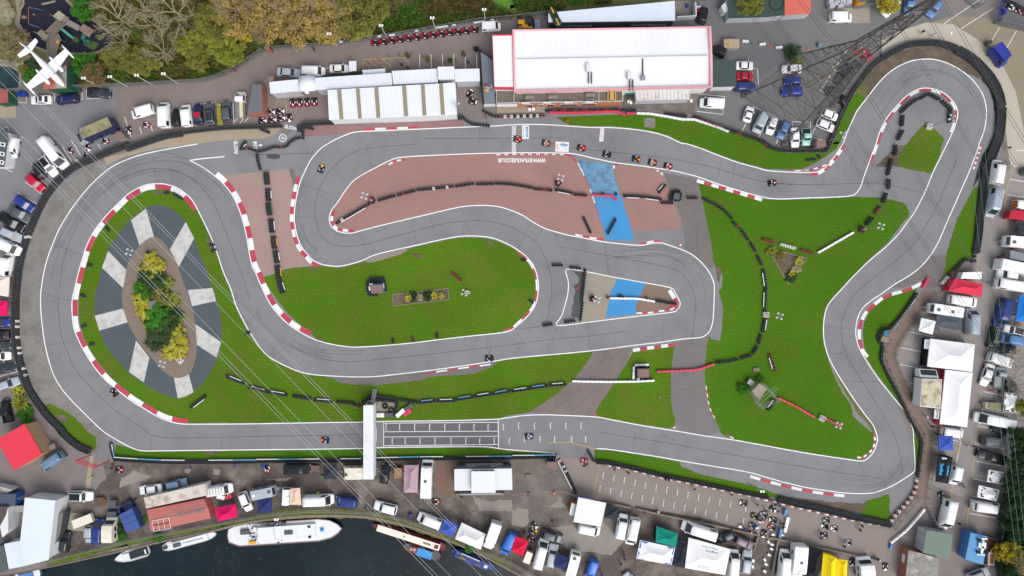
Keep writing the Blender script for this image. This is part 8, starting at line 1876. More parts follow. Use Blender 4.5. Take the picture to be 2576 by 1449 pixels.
BARE=[branch_mesh(s,True)for s in(4,5,6)];TRUNK=[branch_mesh(s,False)for s in(21,22)]
ti=0
def tree(s,r,leaf,label,h=7.0,name='tree',cat='tree',group=None):
 """s = centre of the crown in the photo, r = its radius in reference units"""
 global ti;ti+=1
 p=P1(s,h*.6);rr=r*S;r_=root(name,label,cat,(p.x,p.y,0),ti*1.7,group)
 if leaf=='bare':o=inst('trunk',BARE[ti%3],r_,(0,0,0),0,(rr,rr,h));recol(o,M_TWIG)
 else:
  inst('trunk',TRUNK[ti%2],r_,(0,0,0),0,(rr*.8,rr*.8,h*.75));o=inst('crown',CROWN[ti%4],r_,(0,0,h*.55),0,(rr*1.12,rr*1.12,h*.55));recol(o,LEAF[leaf])
  if leaf in('gold','tan'):recol(inst('twigs',BARE[ti%3],r_,(0,0,.4),1,(rr*.95,rr*.95,h*1.02)),M_TWIG)
 return r_
def bush(s,r,leaf,label,h=1.6,group=None):
 global ti;ti+=1
 if group==OG:r*=1.4
 p=P1(s,h*.5);rr=r*S;r_=root('shrub',label,'shrub',(p.x,p.y,0),ti*1.3,group)
 inst('stem',TRUNK[ti%2],r_,(0,0,0),0,(rr*.6,rr*.6,h*.6));recol(inst('foliage',SHRUB[ti%2],r_,(0,0,h*.45),0,(rr*1.12,rr*1.12,h*.75)),LEAF[leaf]);return r_
TG='trees of the wooded marsh'
for s,r,lf,l,h in(("00:1180,170",85,'bare',"bare tree with spreading pale branches right of the playground",8),("00:1560,250",70,'bare',"bare tree over the green pond channel",8),("00:1750,110",95,'bare',"large bare tree at the top edge of the marsh",9),("00:1420,60",70,'bare',"bare tree at the top edge above the duckweed",8),("00:1640,520",62,'bare',"bare tree among the yellow green bushes near the lamp columns",7),("00:1230,430",50,'bare',"small bare tree at the corner of the playground surface",6),("00:830,80",32,'green',"fresh green tree at the playground's top right edge",5),("00:1920,450",40,'lime',"yellow green tree, left of the row above the fence",5),("00:2090,420",38,'lime',"yellow green tree above the fence with a dense round crown",5),("00:2300,490",42,'lime',"yellow green tree nearest the fence bend",5),("00:1980,570",36,'olive',"olive green tree close to the fence lamps",4.5),("00:1430,610",44,'olive',"olive tree above the third lamp column",5),("00:1180,560",42,'olive',"olive tree at the playground's lower right corner",5),("00:840,640",34,'green',"bright green ivy covered tree beside the aircraft shed",4),("00:930,740",36,'brown',"brown leaved tree between the shed and the first lamp",4),("00:2470,345",22,'yellow',"small bright golden tree standing alone by the pond",4),("00:2160,170",60,'olive',"olive tree at the top of the marsh left of the golden ones",7),("00:2380,90",66,'gold',"golden brown tree at the top, first from the left",8),("10:130,130",70,'gold',"large golden tree, second of the golden group",8),("10:430,100",78,'gold',"largest golden tree of the top centre",9),("10:720,150",70,'gold',"golden tree with fine twigs, fourth of the group",8),("10:980,110",66,'olive',"olive gold tree at the right end of the golden group",8),("10:720,300",36,'yellow',"low yellow tree under the golden group",5),("10:330,250",44,'gold',"lower golden tree above the fence bend",6),("10:60,290",38,'tan',"faded tan tree above the brick pier",6),("10:1180,60",40,'olive',"small olive tree where the reeds begin",5),("00:120,440",44,'tan',"tan leaved tree left of the playground bridge",6),("20:2400,25",34,'lime',"yellow green willow hanging over the dark green store",6),("30:1220,30",30,'yellow',"small yellow tree over the stickered white car",5)):
 tree(s,r,lf,l,h,group=TG if s[0]<'2' else None)
for s,r,lf,l,h in(("32:2470,700",40,'bare',"bare tree over the cars on the right, upper of two",6),("32:2490,910",46,'bare',"bare tree over the cars on the right, lower of two",6),("33:2540,40",26,'deep',"dark tree at the right edge below the long van",6),("33:2560,330",30,'dark',"dark evergreen at the right edge by the black pickup",7),("33:2500,560",30,'dark',"dark evergreen at the right edge, middle of the belt",7),("33:2480,780",32,'dark',"dark evergreen at the right edge beside the last white van",7),("33:2520,980",32,'deep',"dark tree at the right edge above the yellow one",7),("33:2430,1220",34,'yellow',"yellow leaved tree at the right edge beside the skip",5),("33:2530,1330",34,'gold',"golden tree at the lower right corner",6),("33:2440,1430",28,'deep',"dark tree at the bottom right corner by the silver car",6),("32:2575,1200",24,'lime',"green tree at the right edge beside the chequered gazebo",5),("33:2570,180",24,'deep',"dark ivy tree at the right edge near the grey van",6)):
 tree(s,r,lf,l,h,group='trees along the right fence')
OG='shrubs of the ornamental bed'
for s,r,lf,l,h in(("01:1525,1170",16,'acid',"yellow shrub at the upper tip of the ornamental bed",1.4),("01:1500,1270",20,'acid',"large yellow shrub in the upper ornamental bed",1.5),("01:1580,1240",16,'acid',"yellow shrub, right one in the upper ornamental bed",1.4),("01:1520,1370",26,'deep',"dark green shrub below the yellow ones",1.8),("01:1690,1400",12,'lime',"lime shrub on the bed's upper right edge",1.0),("02:1440,20",18,'green',"green shrub above the engine display",1.5),("02:1410,110",15,'acid',"yellow shrub left of the engine display",1.3),("02:1450,220",18,'acid',"yellow green shrub lower left of the engine display",1.3),("02:1600,80",18,'olive',"olive shrub right of the engine display",1.4),("02:1750,130",14,'lime',"lime shrub on the bed's right edge",1.0),("02:1600,290",26,'green',"green domed shrub below the engine display",1.8),("02:1720,290",20,'deep',"deep green shrub right of the domed one",1.6),("02:1560,360",20,'green',"green shrub below the domed one",1.5),("02:1800,300",12,'lime',"lime shrub at the bed's narrow right side",1.0),("02:1620,490",30,'dark',"grey green shrub in the lower ornamental bed",1.8),("02:1790,470",18,'acid',"yellow shrub right of the grey green one",1.5),("02:1760,590",24,'acid',"yellow shrub at the lower end of the bed",1.6),("02:1690,650",15,'acid',"yellow shrub at the bed's lower tip",1.3),("02:1800,660",13,'acid',"small yellow shrub right of the bed's lower tip",1.2)):bush(s,r,lf,l,h,OG)
for s,r,lf,l,h in(("12:1590,90",13,'deep',"dark green shrub in the oval lawn's timber bed, left one",1.1),("12:1655,90",11,'pale',"pale pinkish shrub in the oval lawn's timber bed",1.0),("12:1725,78",14,'deep',"dark green shrub in the oval lawn's timber bed, right one",1.2),("12:1862,78",9,'acid',"round yellow shrub at the right of the timber bed",.9),("31:40,1085",14,'lime',"light green shrub at the triangular bed's top corner",1.0),("31:125,1120",12,'olive',"olive shrub in the triangular bed",.9),("31:290,1250",12,'pale',"cream shrub between the two spiky plants",.8),("31:230,1340",16,'deep',"low dark shrub at the triangular bed's lower tip",.6),("22:2320,1020",15,'green',"green shrub left of the scaffold platform",1.4),("22:2500,915",11,'green',"green shrub above the scaffold platform",1.2),("30:260,530",24,'deep',"square clipped hedge in a planter under the pylon, dark part",1.7),("30:300,600",16,'lime',"yellow green end of the clipped hedge under the pylon",1.4),("02:250,1270",24,'green',"low green hedge below the far left spiky planter",.9),("02:180,1040",17,'acid',"yellow shrub at the top of the far left planter",1.0),("03:1190,900",14,'green',"green shrub beside the cream camper by the river",1.2),("03:1200,970",18,'deep',"dark shrub between the camper and the compactor",1.4),("03:1210,1050",15,'green',"green shrub at the river fence below the compactor",1.0),("03:1450,880",10,'green',"small green weed clump beside the red container",.6),("03:1600,1060",14,'green',"green weeds on the quay by the narrow boat",.7),("13:2150,1180",12,'green',"green weeds on the quay by the blue narrowboat",.7),("03:1015,705",9,'olive',"weeds growing in the octagonal planter",.6),("00:330,640",22,'dark',"dark shrub left of the aircraft shed",1.4),("00:300,780",24,'green',"green shrub between the teal pond and the shed",1.4),("00:230,700",14,'olive',"spiky olive shrub by the rocks",1.0)):bush(s,r,lf,l,h)
def spiky(s,r,lf,label,h=1.0,n=34):
 p=P1(s,h*.5);rr=r*S;b=MB();rd=random.Random(int(p.x*10));r_=root('spiky_plant',label,'plant',(p.x,p.y,0))
 for i in range(n):
  a=i*2.4;e=rd.uniform(.1,1.1);d=Vec((math.cos(a)*math.cos(e),math.sin(a)*math.cos(e),math.sin(e)));L=rr*rd.uniform(.8,1.1);u=Vec((-d.y,d.x,0)).normalized()*rr*.07;c0_=Vec((0,0,h*.35))
  m=c0_+d*L*.55+Vec((0,0,.08));t=c0_+d*L-Vec((0,0,.1*L));b.add([c0_-u*.5,c0_+u*.5,m+u,m-u,t],[(0,1,2,3),(3,2,4)])
 MB().bar((0,0,0),(0,0,h*.4),.09,6).bd('stem',M_BARK,r_,lc=True);b.bd('leaves',LEAF[lf],r_,lc=True)
for a in(("12:1535,100",13,'acid',"yellow spiky plant, left of two in the timber bed"),("12:1790,75",13,'acid',"yellow spiky plant, right of two in the timber bed"),("31:305,1185",16,'acid',"larger yellow spiky plant in the triangular bed"),("31:235,1300",12,'acid',"smaller yellow spiky plant in the triangular bed"),("02:210,1150",26,'lime',"big green spiky plant in the far left planter",1.6,60),("02:1620,150",12,'pale',"pale palm beside the engine display"),("02:1440,30",13,'deep',"dark palm in the upper ornamental bed"),("02:1590,330",15,'green',"green palm below the engine display"),("01:1600,1420",14,'pale',"pale green palm in the ornamental bed's middle")):spiky(*a)
def hdg(s,leaf,label,h=1.1,box=True):
 q=PP(s,h);r_=root('hedge',label,'hedge',sum(q,Vec()).xy.to_3d()/len(q));rd=random.Random(5);b=MB()
 n=900
 for i in range(n):
  u,v=rd.random(),rd.random();p=q[0].lerp(q[1],u).lerp(q[3].lerp(q[2],u),v);p.z=h*rd.uniform(.5,1.1);t=Vec((rd.uniform(-1,1),rd.uniform(-1,1),rd.uniform(-.4,.4)))*.12;w=Vec((-t.y,t.x,rd.uniform(-.05,.05)))*.6
  b.add([p-t,p-w,p+t,p+w],[(0,1,2,3)])
 b.bd('foliage',LEAF[leaf],r_);MB().pm(ins(q,.08),0,.45 if box else h*.6).bd('planter' if box else 'stem',MTB if box else M_BARK,r_)
hdg("00:2178,1040 2212,1038 2235,1255 2195,1258",'acid',"long yellow hedge planter between two grey cars");hdg("10:650,762 1060,712 1068,745 660,772",'deep',"dark green hedge along the back of the pit roof",1.5,False)
for i,(x,y,lf)in enumerate(((1525,552,'olive'),(1727,590,'lime'),(1953,605,'green'),(2090,540,'olive'),(2215,492,'deep'))):
 t=bush("10:%d,%d"%(x,y),6 if i<4 else 7,lf,"potted shrub, %s from the left along the white bays"%ORD[i+1],1.5,'potted shrubs at the white bays');MB().pm([Vec((a,c,0))for a,c in((-.35,-.35),(.35,-.35),(.35,.35),(-.35,.35))],0,.55).bd('pot',NAVY,t,lc=True)
for i,(x,y)in enumerate(((1125,640),(1237,615),(1340,566),(1450,566),(1572,553),(1680,573),(1788,617),(1903,632),(2015,613))):
 p=P1("10:%d,%d"%(x,y));o=root('bollard',"short stone bollard, %s from the left at the bays behind the pit roof"%ORD[i+1],'bollard',p,group='stone bollards');MB().lt([(.16,0),(.17,.6),(.12,.78),(.001,.82)],10).bd('shaft',MCW,o,True,lc=True)
def scatter(name,poly,n,leaf,h,w,seed):
 q=PP(poly);xs=[p.x for p in q];ys=[p.y for p in q];rd=random.Random(seed);b=MB()
 from mathutils.geometry import intersect_point_tri_2d
 def inside(x,y):
  c=False;j=len(q)-1
  for i in range(len(q)):
   if(q[i].y>y)!=(q[j].y>y)and x<(q[j].x-q[i].x)*(y-q[i].y)/(q[j].y-q[i].y)+q[i].x:c=not c
   j=i
  return c
 k=0
 while k<n:
  x,y=rd.uniform(min(xs),max(xs)),rd.uniform(min(ys),max(ys))
  if not inside(x,y):continue
  if mnoise.noise(Vec((x*.22,y*.22,seed)))+rd.uniform(-.35,.5)<0:continue
  k+=1;H_=h*rd.uniform(.4,1.1);a=rd.uniform(0,6.28);d=Vec((math.cos(a),math.sin(a),0));u=Vec((-d.y,d.x,0))*w*rd.uniform(.5,1.2);t=Vec((x,y,H_))+d*h*rd.uniform(.1,.55)
  b.add([(x-u.x,y-u.y,.05),(x+u.x,y+u.y,.05),t+u*.7,t-u*.7],[(0,1,2,3)])
 tag(b.bd(name,LEAF[leaf]),kind='stuff')
SCR="00:760,640 1000,560 1700,560 2350,470 2576,470 10:0,380 60,420 180,480 800,440 1400,355 2260,205 2576,190 2576,120 1200,260 0,330 00:2576,560 2400,670 2200,770 2050,800 1500,840 1040,860 760,872"
scatter('undergrowth',SCR,7000,'brown',.9,.10,3);scatter('undergrowth',SCR,6000,'green',.8,.12,4);scatter('undergrowth',SCR,4500,'olive',1.0,.10,6)
RD="10:1050,-60 2576,-60 20:0,0 60,120 360,130 640,60 1000,40 1000,-40 20:-300,-60 10:2576,160 1800,260 1300,330 1150,250"
scatter('ground_cover',"01:1500,1140 1560,1170 1630,1260 1690,1380 02:1750,60 1810,280 1850,450 1855,600 1830,680 1750,710 1690,670 1570,550 1510,460 1430,320 1380,160 1375,0 01:1390,1380 1410,1250 1450,1170",2600,'green',.5,.1,21);scatter('ground_cover',"02:1370,20 1500,20 1560,330 1480,440 1400,250",600,'acid',.6,.1,22)
scatter('reeds',RD,7000,'green',1.3,.07,8);scatter('reeds',RD,4500,'brown',1.4,.07,9);scatter('reeds',"10:1750,-60 2400,-60 2300,90 2000,170 1700,130",5000,'brown',1.3,.08,10);WD="00:800,-60 1900,-60 10:1300,-60 1200,200 0,300 00:1900,620 1500,640 1150,560 1150,330 900,160";scatter('undergrowth',WD,11000,'olive',1.2,.12,12);scatter('undergrowth',WD,8000,'tan',1.8,.04,14);scatter('undergrowth',WD,5000,'green',.6,.12,15);scatter('undergrowth',"33:2400,420 2576,200 2700,200 2700,1500 2300,1500 2290,1080",5000,'deep',1.4,.14,13)
for s in("00:940,-40 1060,-40 1130,60 1150,130 1080,140 990,80","00:1200,240 1330,260 1500,330 1570,390 1400,410 1330,360","00:1890,320 2050,300 2250,330 2260,390 2080,410 1900,400","10:2400,-40 2576,-60 20:560,-60 550,50 330,50 160,0 10:2576,90 2420,80","20:-10,50 50,60 40,95 -20,90"):sht('pond_weed',s,.05,M_ALGAE,sm=3,rag=.2)
b=MB()
for s in("12:1372,68 1930,5 1945,115 1385,178","31:-8,1042 392,1150 205,1412"):
 sht('planting_bed',s,.052,M_SOIL);q=PP(s)
 for i in range(len(q)):b.bar(q[i]+Vec((0,0,.06)),q[(i+1)%len(q)]+Vec((0,0,.06)),.09,4)
tag(b.bd('bed_edging',MTB),kind='structure')
# boats
def boat(s,w,label,hull,deck,sup,name='narrowboat',cat='boat',bowk=.22,sternk=.1,sh=.35):
 a,d=PP(s,-.2);v=a-d;v.z=0;L=v.length;c=(a+d)/2;W=w*S
 r_=root(name,label,cat,(c.x,c.y,-.92),math.atan2(v.y,v.x));hl,hw=L/2,W/2
 ol=[(-hl,0),(-hl+L*.01,hw*.6),(-hl+L*sternk,hw)]+[(hl-L*bowk,hw),(hl-L*bowk*.5,hw*.8),(hl-L*bowk*.18,hw*.42)]+[(hl,0)]
 ol+=[(x,-y)for x,y in ol[-2:0:-1]];V_=[Vec((x,y,0))for x,y in ol]
 zt=[.75+sh*max(0,(x+hl*.4)/L)for x,y in ol]
 b=MB();n=len(V_);vs=[(p.x*.94,p.y*.8,-.2)for p in V_]+[(p.x,p.y,z)for p,z in zip(V_,zt)]+[(p.x*.985,p.y*.93,z)for p,z in zip(V_,zt)]+[(p.x*.985,p.y*.93,z-.15)for p,z in zip(V_,zt)]
 b.add(vs,[(k*n+i,k*n+(i+1)%n,(k+1)*n+(i+1)%n,(k+1)*n+i)for k in range(3)for i in range(n)]);b.bd('hull',hull,r_,lc=True)
 MB().add([(p.x*.985,p.y*.935,z-.12)for p,z in zip(V_,zt)],[tuple(range(n))]).bd('deck',deck,r_,lc=True)
 for nm,x0,x1,y0,y1,z0,z1,m in sup:MB().pm([Vec((hl*x0,hw*y0,0)),Vec((hl*x1,hw*y0*.97,0)),Vec((hl*x1,hw*y1*.97,0)),Vec((hl*x0,hw*y1,0))],z0,z1).bd(nm,m,r_,lc=True,bevel=.04 if z1-z0>.3 else 0)
 return r_
BW=mat('boat_white',A(236,238,240),.5,.05,1);BMAR=mat('boat_maroon',A(128,44,52),.5,.08,1);BCR=mat('boat_cream',A(250,240,224),.6,.04,.6);BST=mat('boat_steel',A(90,92,94),.6,.1,1);BNV=mat('boat_blue',A(44,66,136),.5,.06,1);TARP=mat('blue_tarpaulin',A(60,152,222),.6,.1,1.5)
boat("03:1160,1285 1502,1185",29,"white motor cruiser with a dark cockpit cover at the lower left quay",BW,BW,[('cockpit_cover',-.92,-.02,-.62,.62,.7,1.25,F_DARK),('coachroof',-.02,.55,-.55,.55,.8,1.15,BW),('windscreen',-.04,.06,-.6,.6,1.1,1.35,MGL),('bench',-.9,-.82,-.4,.4,1.2,1.4,BCR)],'motor_cruiser',bowk=.45)
boat("03:2192,1018 1630,1172",24,"long grey white barge with an open stern at the lower left quay",BST,BW,[('cabin',-.62,.66,-.72,.72,.7,1.25,BW),('hatch',-.55,-.28,-.4,.4,1.25,1.4,BST),('foredeck',.68,.9,-.55,.55,.62,.8,BMAR),('handrail',-.2,.5,-.05,.05,1.25,1.33,MST),('stern_locker',-.95,-.8,-.3,.3,.7,1.1,M_WOODB)],'barge')
bb=boat("13:872,968 03:2282,1050",58,"largest white barge with cluttered deck along the quay",mat('barge_hull',A(120,96,92),.6,.12,1),BW,[('cabin',-.15,.55,-.66,.66,.7,1.45,BW),('canopy',-.42,-.14,-.55,.75,.9,2.2,BW),('hatch',.02,.16,-.1,.25,1.45,1.65,BST),('skylight',.42,.47,-.55,-.35,1.45,1.55,MGL),('skylight',.42,.47,.35,.55,1.45,1.55,MGL),('winch',.62,.68,-.1,.15,.8,1.2,TARP),('locker',-.62,-.5,-.8,-.55,.7,1.1,YEL),('locker',-.75,-.6,.1,.5,.7,1.2,BST),('locker',-.52,-.46,.3,.7,.7,1.3,BW)],'barge',bowk=.2)
b=MB();rd=random.Random(9)
for i in range(70):
 x,y=rd.uniform(-7.5,3.0),rd.uniform(-1.9,1.9)
 if x>-1.5:x=rd.uniform(-1.6,.2)
 b.box(x,x+rd.uniform(.1,.7),y,y+rd.uniform(.1,.4),.85,rd.uniform(.95,1.5),i%4)
o=b.bd('clutter',[M_WOODB,BST,MWP,BNV],bb,lc=True);tag(o,kind='stuff')
boat("13:1168,930 1912,1170",24,"long cream roofed narrowboat with maroon sides",BMAR,BMAR,[('cabin',-.82,.82,-.74,.74,.6,1.5,BMAR),('roof',-.84,.84,-.7,.7,1.5,1.58,BCR),('roof_box',-.6,-.4,-.15,.15,1.58,1.72,MTB),('vent',.1,.13,-.1,.1,1.58,1.8,MBP),('hatch',-.8,-.7,-.4,.4,1.58,1.66,BMAR)])
boat("13:1480,1140 1856,1262",24,"short maroon narrowboat under a bright blue tarpaulin",BMAR,BST,[('cabin',-.55,.6,-.72,.72,.6,1.3,BMAR),('tarpaulin',-.56,.22,-.8,.85,1.2,1.42,TARP),('lifebuoy',.5,.6,-.25,.25,1.3,1.4,YEL),('hatch',.3,.45,-.35,.1,1.3,1.4,SILV)])
boat("13:1965,1190 2392,1375",24,"royal blue narrowboat with plants on its roof",BNV,BNV,[('cabin',-.72,.8,-.74,.74,.6,1.4,BNV),('planter',.3,.62,.1,.5,1.4,1.65,LEAF['olive']),('side_panel',-.3,.55,-.6,-.45,1.4,1.46,BCR),('solar_panel',-.45,-.15,.15,.55,1.4,1.46,MGP),('hatch',-.7,-.55,-.3,.3,1.4,1.5,BW)])
boat("03:130,1475 405,1415",26,"pale blue cabin boat cut by the bottom edge",mat('boat_pale_blue',A(120,160,196),.5),BW,[('cabin',-.5,.5,-.6,.6,.7,1.2,LBLUE)],'cabin_boat',bowk=.4)
# playground
ZF=lambda s,z:[P((float(x)/4.823,float(y)/4.823),z)for x,y in(t.split(',')for t in s.split())]
pl_=root('play_structure',"timber adventure play structure with walkways and slides on black rubber",'play structure',ZF("640,440",0)[0])
for nm,s,z0,z1,m in(('walkway',"548,385 690,245 800,300 640,440",1.3,1.42,DECK),('walkway',"590,430 640,440 700,400 740,480 690,600 672,745 560,745 580,580",1.3,1.44,DECK),('thatched_roof',"640,195 712,128 785,185 720,250",3.0,3.4,mat('thatch',A(168,158,138),.95,.15,2)),('roof',"735,250 790,195 835,215 775,275",2.4,2.55,M_OLDW),('covered_bridge',"790,290 825,232 968,310 945,375",2.2,2.35,M_OLDW),('tower_roof',"950,350 1010,290 1110,345 1040,428",3.0,3.2,BR),('tower_deck',"1040,430 1110,345 1140,370 1075,445",1.6,1.75,MTB),('mat',"875,480 915,440 962,485 930,520",.04,.1,mat('green_matting',A(78,104,52),.9,.1,2)),('mat',"1010,540 1060,475 1200,530 1140,615",.04,.1,mat('green_matting',A(78,104,52))),('mat',"1150,450 1180,412 1255,455 1225,495",.04,.1,mat('green_matting',A(78,104,52))),('side_deck',"440,400 500,360 600,440 530,490",1.2,1.3,MTB),('blue_slide',"520,480 580,410 608,420 545,495",1.0,1.2,SLATE),('yellow_mat',"680,515 700,485 715,495 700,530",1.45,1.5,YEL)):
 MB().pm(ZF(s,z1),z0,z1).bd(nm,m,pl_)
MB().tube(ZF("740,345",1.5)+ZF("830,415",.7)+ZF("892,465",.2),.28,8).bd('slide',mat('turquoise_slide',A(90,170,156),.4),pl_,True);MB().tube(ZF("1020,420",1.8)+ZF("1010,475",1.1)+ZF("1000,505",.6)+ZF("1060,490",.2)+ZF("1095,515",.3),.42,10).bd('tube_slide',mat('green_tube',A(30,110,96),.4),pl_,True)
b=MB()
for s in("548,385","690,245","800,300","640,440","600,560","672,745","560,745","740,480","640,195","785,185","950,350","1040,428","1110,345","440,400","530,490"):p=ZF(s,1.3)[0];b.bar((p.x,p.y,0),(p.x,p.y,2.1),.08,5)
b.bd('post',MTB,pl_)
b=MB()
for s in("548,385 690,245","690,245 800,300","580,440 560,745","700,400 740,480 690,600 672,745","640,440 690,340"):
 l=ZF(s,2.2)
 for a,d in zip(l,l[1:]):b.bar(a,d,.06,4)
b.bd('handrail',MTB,pl_)
sw=root('swing_frame',"red and blue swing frame at the left of the black playground",'swing',ZF("345,180",0)[0]);b=MB();a,d=ZF("345,85 345,285",2.3);b.bar(a,d,.08,6)
b.bd('beam',mat('swing_red',A(170,84,60),.7),sw);b=MB()
for p,o in((a,(1.1,.3)),(a,(-.3,.1)),(d,(1.1,-.2)),(d,(-.3,.1))):b.bar(p,(p.x+o[0]*1.2,p.y+o[1],0),.06,5)
b.bd('leg',mat('swing_blue',A(96,124,160),.7),sw)
a,d=ZF("512,52 676,12",.1);tag(MB().bar(a,d,.22,8).bd('balance_beam',M_OLDW),"grey balance log lying at the top of the black playground",'log')
for s,l in(("300,212","large"),("420,180","small")):p=ZF(s,0)[0];o=root('rock',"pale %s rock on the black playground surface"%l,'rock',(p.x,p.y,0));MB().ball((0,0,.2),.5 if l=='large' else.25,8,0,(1.2,.8,.6)).bd('stone',MCW,o,lc=True)
rk=root('rock_outcrop',"pale artificial rock outcrop at the top left corner",'rocks',P1("00:60,90"));rd=random.Random(2)
for x,y,r_ in((40,60,1.4),(70,130,1.7),(20,150,1.5),(60,210,1.2),(20,20,1.3),(250,620,.9),(310,600,1.0),(190,640,.8)):p=P1("00:%d,%d"%(x,y),.4);MB().ball((p.x,p.y,.3),r_,9,0,(1.1,.9,.55)).bd('boulder',mat('pale_rock',A(150,142,120),.95,.2,1.2,rgb2=A(120,112,90)),rk)
sht('rock_path',"00:-60,-60 150,-60 165,120 150,240 60,250 -60,200",.02,mat('rock_path',A(112,98,70),.95,.15,.6));sht('footpath',"00:150,-60 235,-60 195,60 190,220 240,340 200,340 150,230 165,100",.024,MTB)
# odds and ends
th_=root('telehandler',"yellow and black telehandler left of the advertising shed",'telehandler',P1("20:135,230",1));g=lambda n,b,m:b.bd(n,m,th_,bevel=.05)
g('body',MB().pm(PP("20:62,200 130,195 132,268 64,272",1.6),.6,1.6),YEL);g('chassis',MB().pm(PP("20:130,195 205,205 205,270 130,268",1.0),.5,1.0),MBP);g('cab',MB().pm(PP("20:135,182 190,182 190,235 135,235",2.3),1.0,2.4),MGL);g('boom',MB().pm(PP("20:120,245 205,250 205,280 120,275",1.7),1.2,1.7),YEL);g('bucket',MB().pm(PP("20:200,180 222,180 222,282 200,282",.9),.2,.9),MBP)
for x,y in((80,195),(80,278),(180,195),(180,282)):p=P1("20:%d,%d"%(x,y),.5)-th_.location;inst('wheel',WHEEL,th_,(p.x,p.y,.5),0,(1.6,1.4,1.6))
def box(s,h,label,m,name,cat,top=None,z0=0):
 q=PP(s,h+z0);c=sum(q,Vec())/len(q);r_=root(name,label,cat,(c.x,c.y,z0));MB().pm(q,z0+.01,z0+h).bd('body',m,r_,bevel=.04)
 MB().pm(ins(q,.08),z0+h-.02,z0+h+.06).bd('lid',top or m,r_);return r_
B=box
B("20:230,200 278,198 282,272 232,275",1.0,"white tote beside the telehandler",WWH,'tote','container',SLATE);B("00:168,920 208,918 210,963 170,965",1.1,"blue wheelie bin, left of two by the aircraft shed",BLUE,'wheelie_bin','bin');B("00:212,918 252,918 256,963 214,965",1.1,"blue wheelie bin, right of two by the aircraft shed",BLUE,'wheelie_bin','bin')
B("00:742,885 800,885 803,918 745,915",1.0,"dark green box against the aircraft shed's fence",paint('box_green',40,96,70),'storage_box','box');B("13:50,318 88,318 86,362 48,360",.6,"blue tub by the kart on the stand",BLUE,'tub','tub');B("13:1540,825 1568,825 1562,872 1534,868",.7,"blue bin by the river fence",BLUE,'bin','bin');B("13:1085,748 1112,748 1112,775 1085,775",.5,"black crate on the mud by the river fence",MBP,'crate','crate');B("13:2055,640 2082,640 2082,666 2055,666",.5,"black crate below race control",MBP,'crate','crate')
B("20:2130,392 2290,390 2288,480 2132,482",1.4,"row of four grey cage lids, one rusted, on the car park",mat('cage_grey',A(180,176,168),.8),'gas_cage','cage',mat('cage_rust',A(190,170,140),.8,.1,1,rgb2=A(196,132,50)));B("20:1838,8 1898,5 1905,60 1842,65",1.6,"white framed bin beside the tall black four-by-four",WWH,'bin','bin',MGP);B("20:1832,98 1895,95 1900,115 1836,122",.8,"red skid box below the white framed bin",RED,'box','box')
for i,(x,y)in enumerate(((640,10),(700,25),(760,15),(820,10),(650,55),(735,50))):B("30:%d,%d %d,%d %d,%d %d,%d"%(x-28,y-22,x+28,y-25,x+26,y+22,x-30,y+24),1.3,"plastic wrapped pallet of blocks, %s of the stack at the top"%ORD[i+1],mat('wrapped_blocks',A(190,186,196),.6,.12,2),'pallet_load','pallet')
B("23:135,425 195,425 195,465 135,465",.3,"pale cover box in the gravel yard below race control",MCW,'cover_box','box');B("03:1095,680 1165,690 1160,760 1085,755",1.2,"grey machine beside the octagonal planter",MGP,'machine','machine');B("03:1070,800 1172,800 1168,862 1065,860",.8,"blue tool trailer below the grey machine",DBLUE,'tool_trailer','trailer',MGP);B("03:958,665 1030,658 1062,690 1055,745 1000,755 955,735",.6,"octagonal brick planter filled with weeds",B_RED,'planter','planter',M_SOIL)
B("13:655,440 678,440 678,468 655,468",.5,"green crate at the charcoal gazebo's corner",paint('crate_green',60,140,60),'crate','crate');B("30:508,430 545,432 545,465 505,465",.7,"dark box on the tarmac by the pylon's upper leg",SLATE,'box','box');B("30:2200,415 2255,400 2258,430 2210,445",.8,"grey generator by the royal blue box van",MGP,'generator','generator');B("23:160,615 186,618 184,652 158,650",.4,"grey block holding the red and white tape",MGP,'block','block');B("23:410,605 438,602 438,632 410,634",.4,"orange block holding the red and white tape",mat('orange_block',A(200,130,96),.8),'block','block')
B("10:88,462 132,460 182,565 142,568",2.4,"square brick pier at the bend of the top fence",B_RED,'brick_pier','pier',MCW)if False else B("10:82,462 128,460 132,492 86,495",2.6,"square brick pier at the bend of the top fence",B_RED,'brick_pier','pier',MCW);B("10:118,770 172,767 176,812 122,818",3.4,"brick pier at the left end of the long pit roof",B_RED,'brick_pier','pier',MCW);B("02:1495,130 1570,122 1585,230 1510,240",1.0,"engine displayed among the shrubs of the ornamental bed",MSD,'engine_display','engine',mat('chrome_bits',A(150,152,158),.3,.3,4,metal=.6));B("32:1420,445 1425,445 1425,450 1420,450",.1,"x",MGP,'x','x')if False else None
for s,m,l in(("20:2418,440",'g',"green cone between the white road blocks"),("30:30,455",'o',"orange cone right of the middle road block"),("30:402,490",'o',"orange cone beside the square hedge"),("30:838,465",'o',"orange cone by the red car under the pylon"),("30:632,462",'g',"green cone under the pylon's arm"),("30:722,465",'g',"green cone near the white bay corner")):
 p=P1(s,.2);o=root('traffic_cone',l,'cone',p);o.location.z=0;MB().lt([(.2,.03),(.14,.05),(.04,.6),(.001,.6)],10).box(-.22,.22,-.22,.22,0,.03).bd('cone',KCOL[m],o,lc=True)
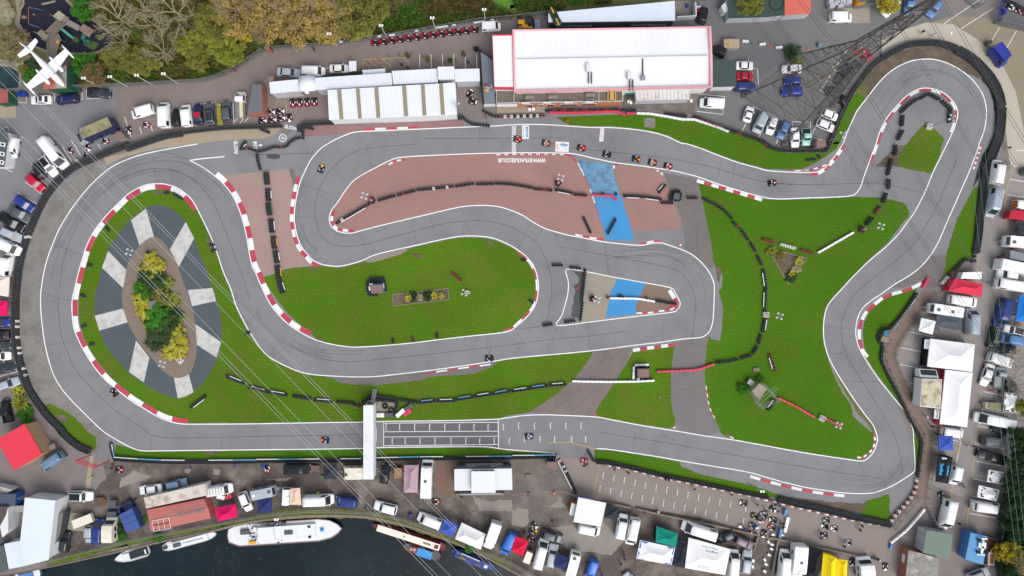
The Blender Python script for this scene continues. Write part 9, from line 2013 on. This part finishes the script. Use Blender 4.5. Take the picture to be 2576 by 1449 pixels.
for s,a,l in(("20:178,1105",0,"white garden chair, left of two at the terrace foot"),("20:215,1100",30,"white garden chair, right of two at the terrace foot"),("20:1175,1025",10,"white chair, left of two beside the cabin"),("20:1197,1035",40,"white chair, right of two beside the cabin"),("20:1803,1018",0,"white chair alone at the cabin's right corner")):
 p=P1(s,.4);o=root('garden_chair',l,'chair',(p.x,p.y,0),R(a));MB().box(-.25,.25,-.25,.25,.4,.45).bd('seat',MWP,o,lc=True);MB().box(-.25,.25,.2,.26,.45,.85).bd('backrest',MWP,o,lc=True)
 for x in(-.2,.2):
  for y in(-.2,.2):MB().bar((x,y,0),(x,y,.4),.025,5).bd('leg',MWP,o,lc=True)
l=smooth(PP("23:0,635 170,618 410,602 520,605 660,650",.8),False,5);tag(MB().tube(l,.035,4).bd('barrier_tape',mat('tape',A(214,150,160),.6)),"red and white tape strung across the gravel yard",'tape')
for s,l in(("12:1300,1190","upper"),("12:1362,1230","lower")):p=P1(s,.3);o=root('tractor_tyre',"large old tractor tyre in the gantry enclosure, "+l,'tyre',p);o.location.z=0;MB().lt([(.28,.3),(.34,.5),(.55,.52),(.62,.3),(.55,.02),(.3,.05),(.28,.3)],14).bd('tyre',M_RUB,o,True,lc=True)
sht('enclosure_floor',"12:1185,1140 1400,1150 1380,1260 1190,1255",.046,M_TANC,rag=.1);B("12:1120,1132 1170,1130 1172,1172 1122,1175",1.0,"glazed marshal box at the gantry enclosure's corner",MST,'marshal_box','box',M_GLASS2)
sht('mini_track',"30:2330,90 2360,-40 2700,-40 2700,290 2420,260 2300,240",.016,M_TRACKD);row("30:2400,5 2500,40 2640,130",14,"tyre row with red banner on the mini kart track at the top right")
for i,(x,y,n)in enumerate(((2445,70,'w'),(2510,95,'p'),(2560,115,'o'))):kart(*f4(3,0,x,y),30,("white","pink","orange and blue")[i]+" mini kart parked at the top right corner",n,'r' if i else 'w')
B("30:2375,85 2400,82 2402,135 2380,138",.8,"blue bin beside the mini kart track",BLUE,'bin','bin');B("30:905,-20 985,-25 990,25 910,30",1.8,"yellow machine behind the mesh screen at the top",YEL,'machine','machine',MGP)
lwal("20:1640,205 1830,192 1825,60","compound wall right of the advertising shed",1.8,.1,WWH)
p=P1("20:1762,55",.5);o=root('drum',"blue plastic drum in the compound by the advertising shed",'drum',(p.x,p.y,0));MB().lt([(.28,.02),(.3,.3),(.28,.6),(.3,.85),(.001,.86)],12).bd('shell',CARB,o,True,lc=True)
rd=random.Random(4);b=MB()
for i in range(260):
 p=P((rd.uniform(250,1240),rd.uniform(1345,1449)),-.88);s=rd.uniform(.03,.09);b.add([p+Vec((-s,0,.005)),p+Vec((0,-s,.005)),p+Vec((s,0,.005)),p+Vec((0,s,.005))],[(0,1,2,3)])
tag(b.bd('floating_leaves',LEAF['tan']),kind='stuff')
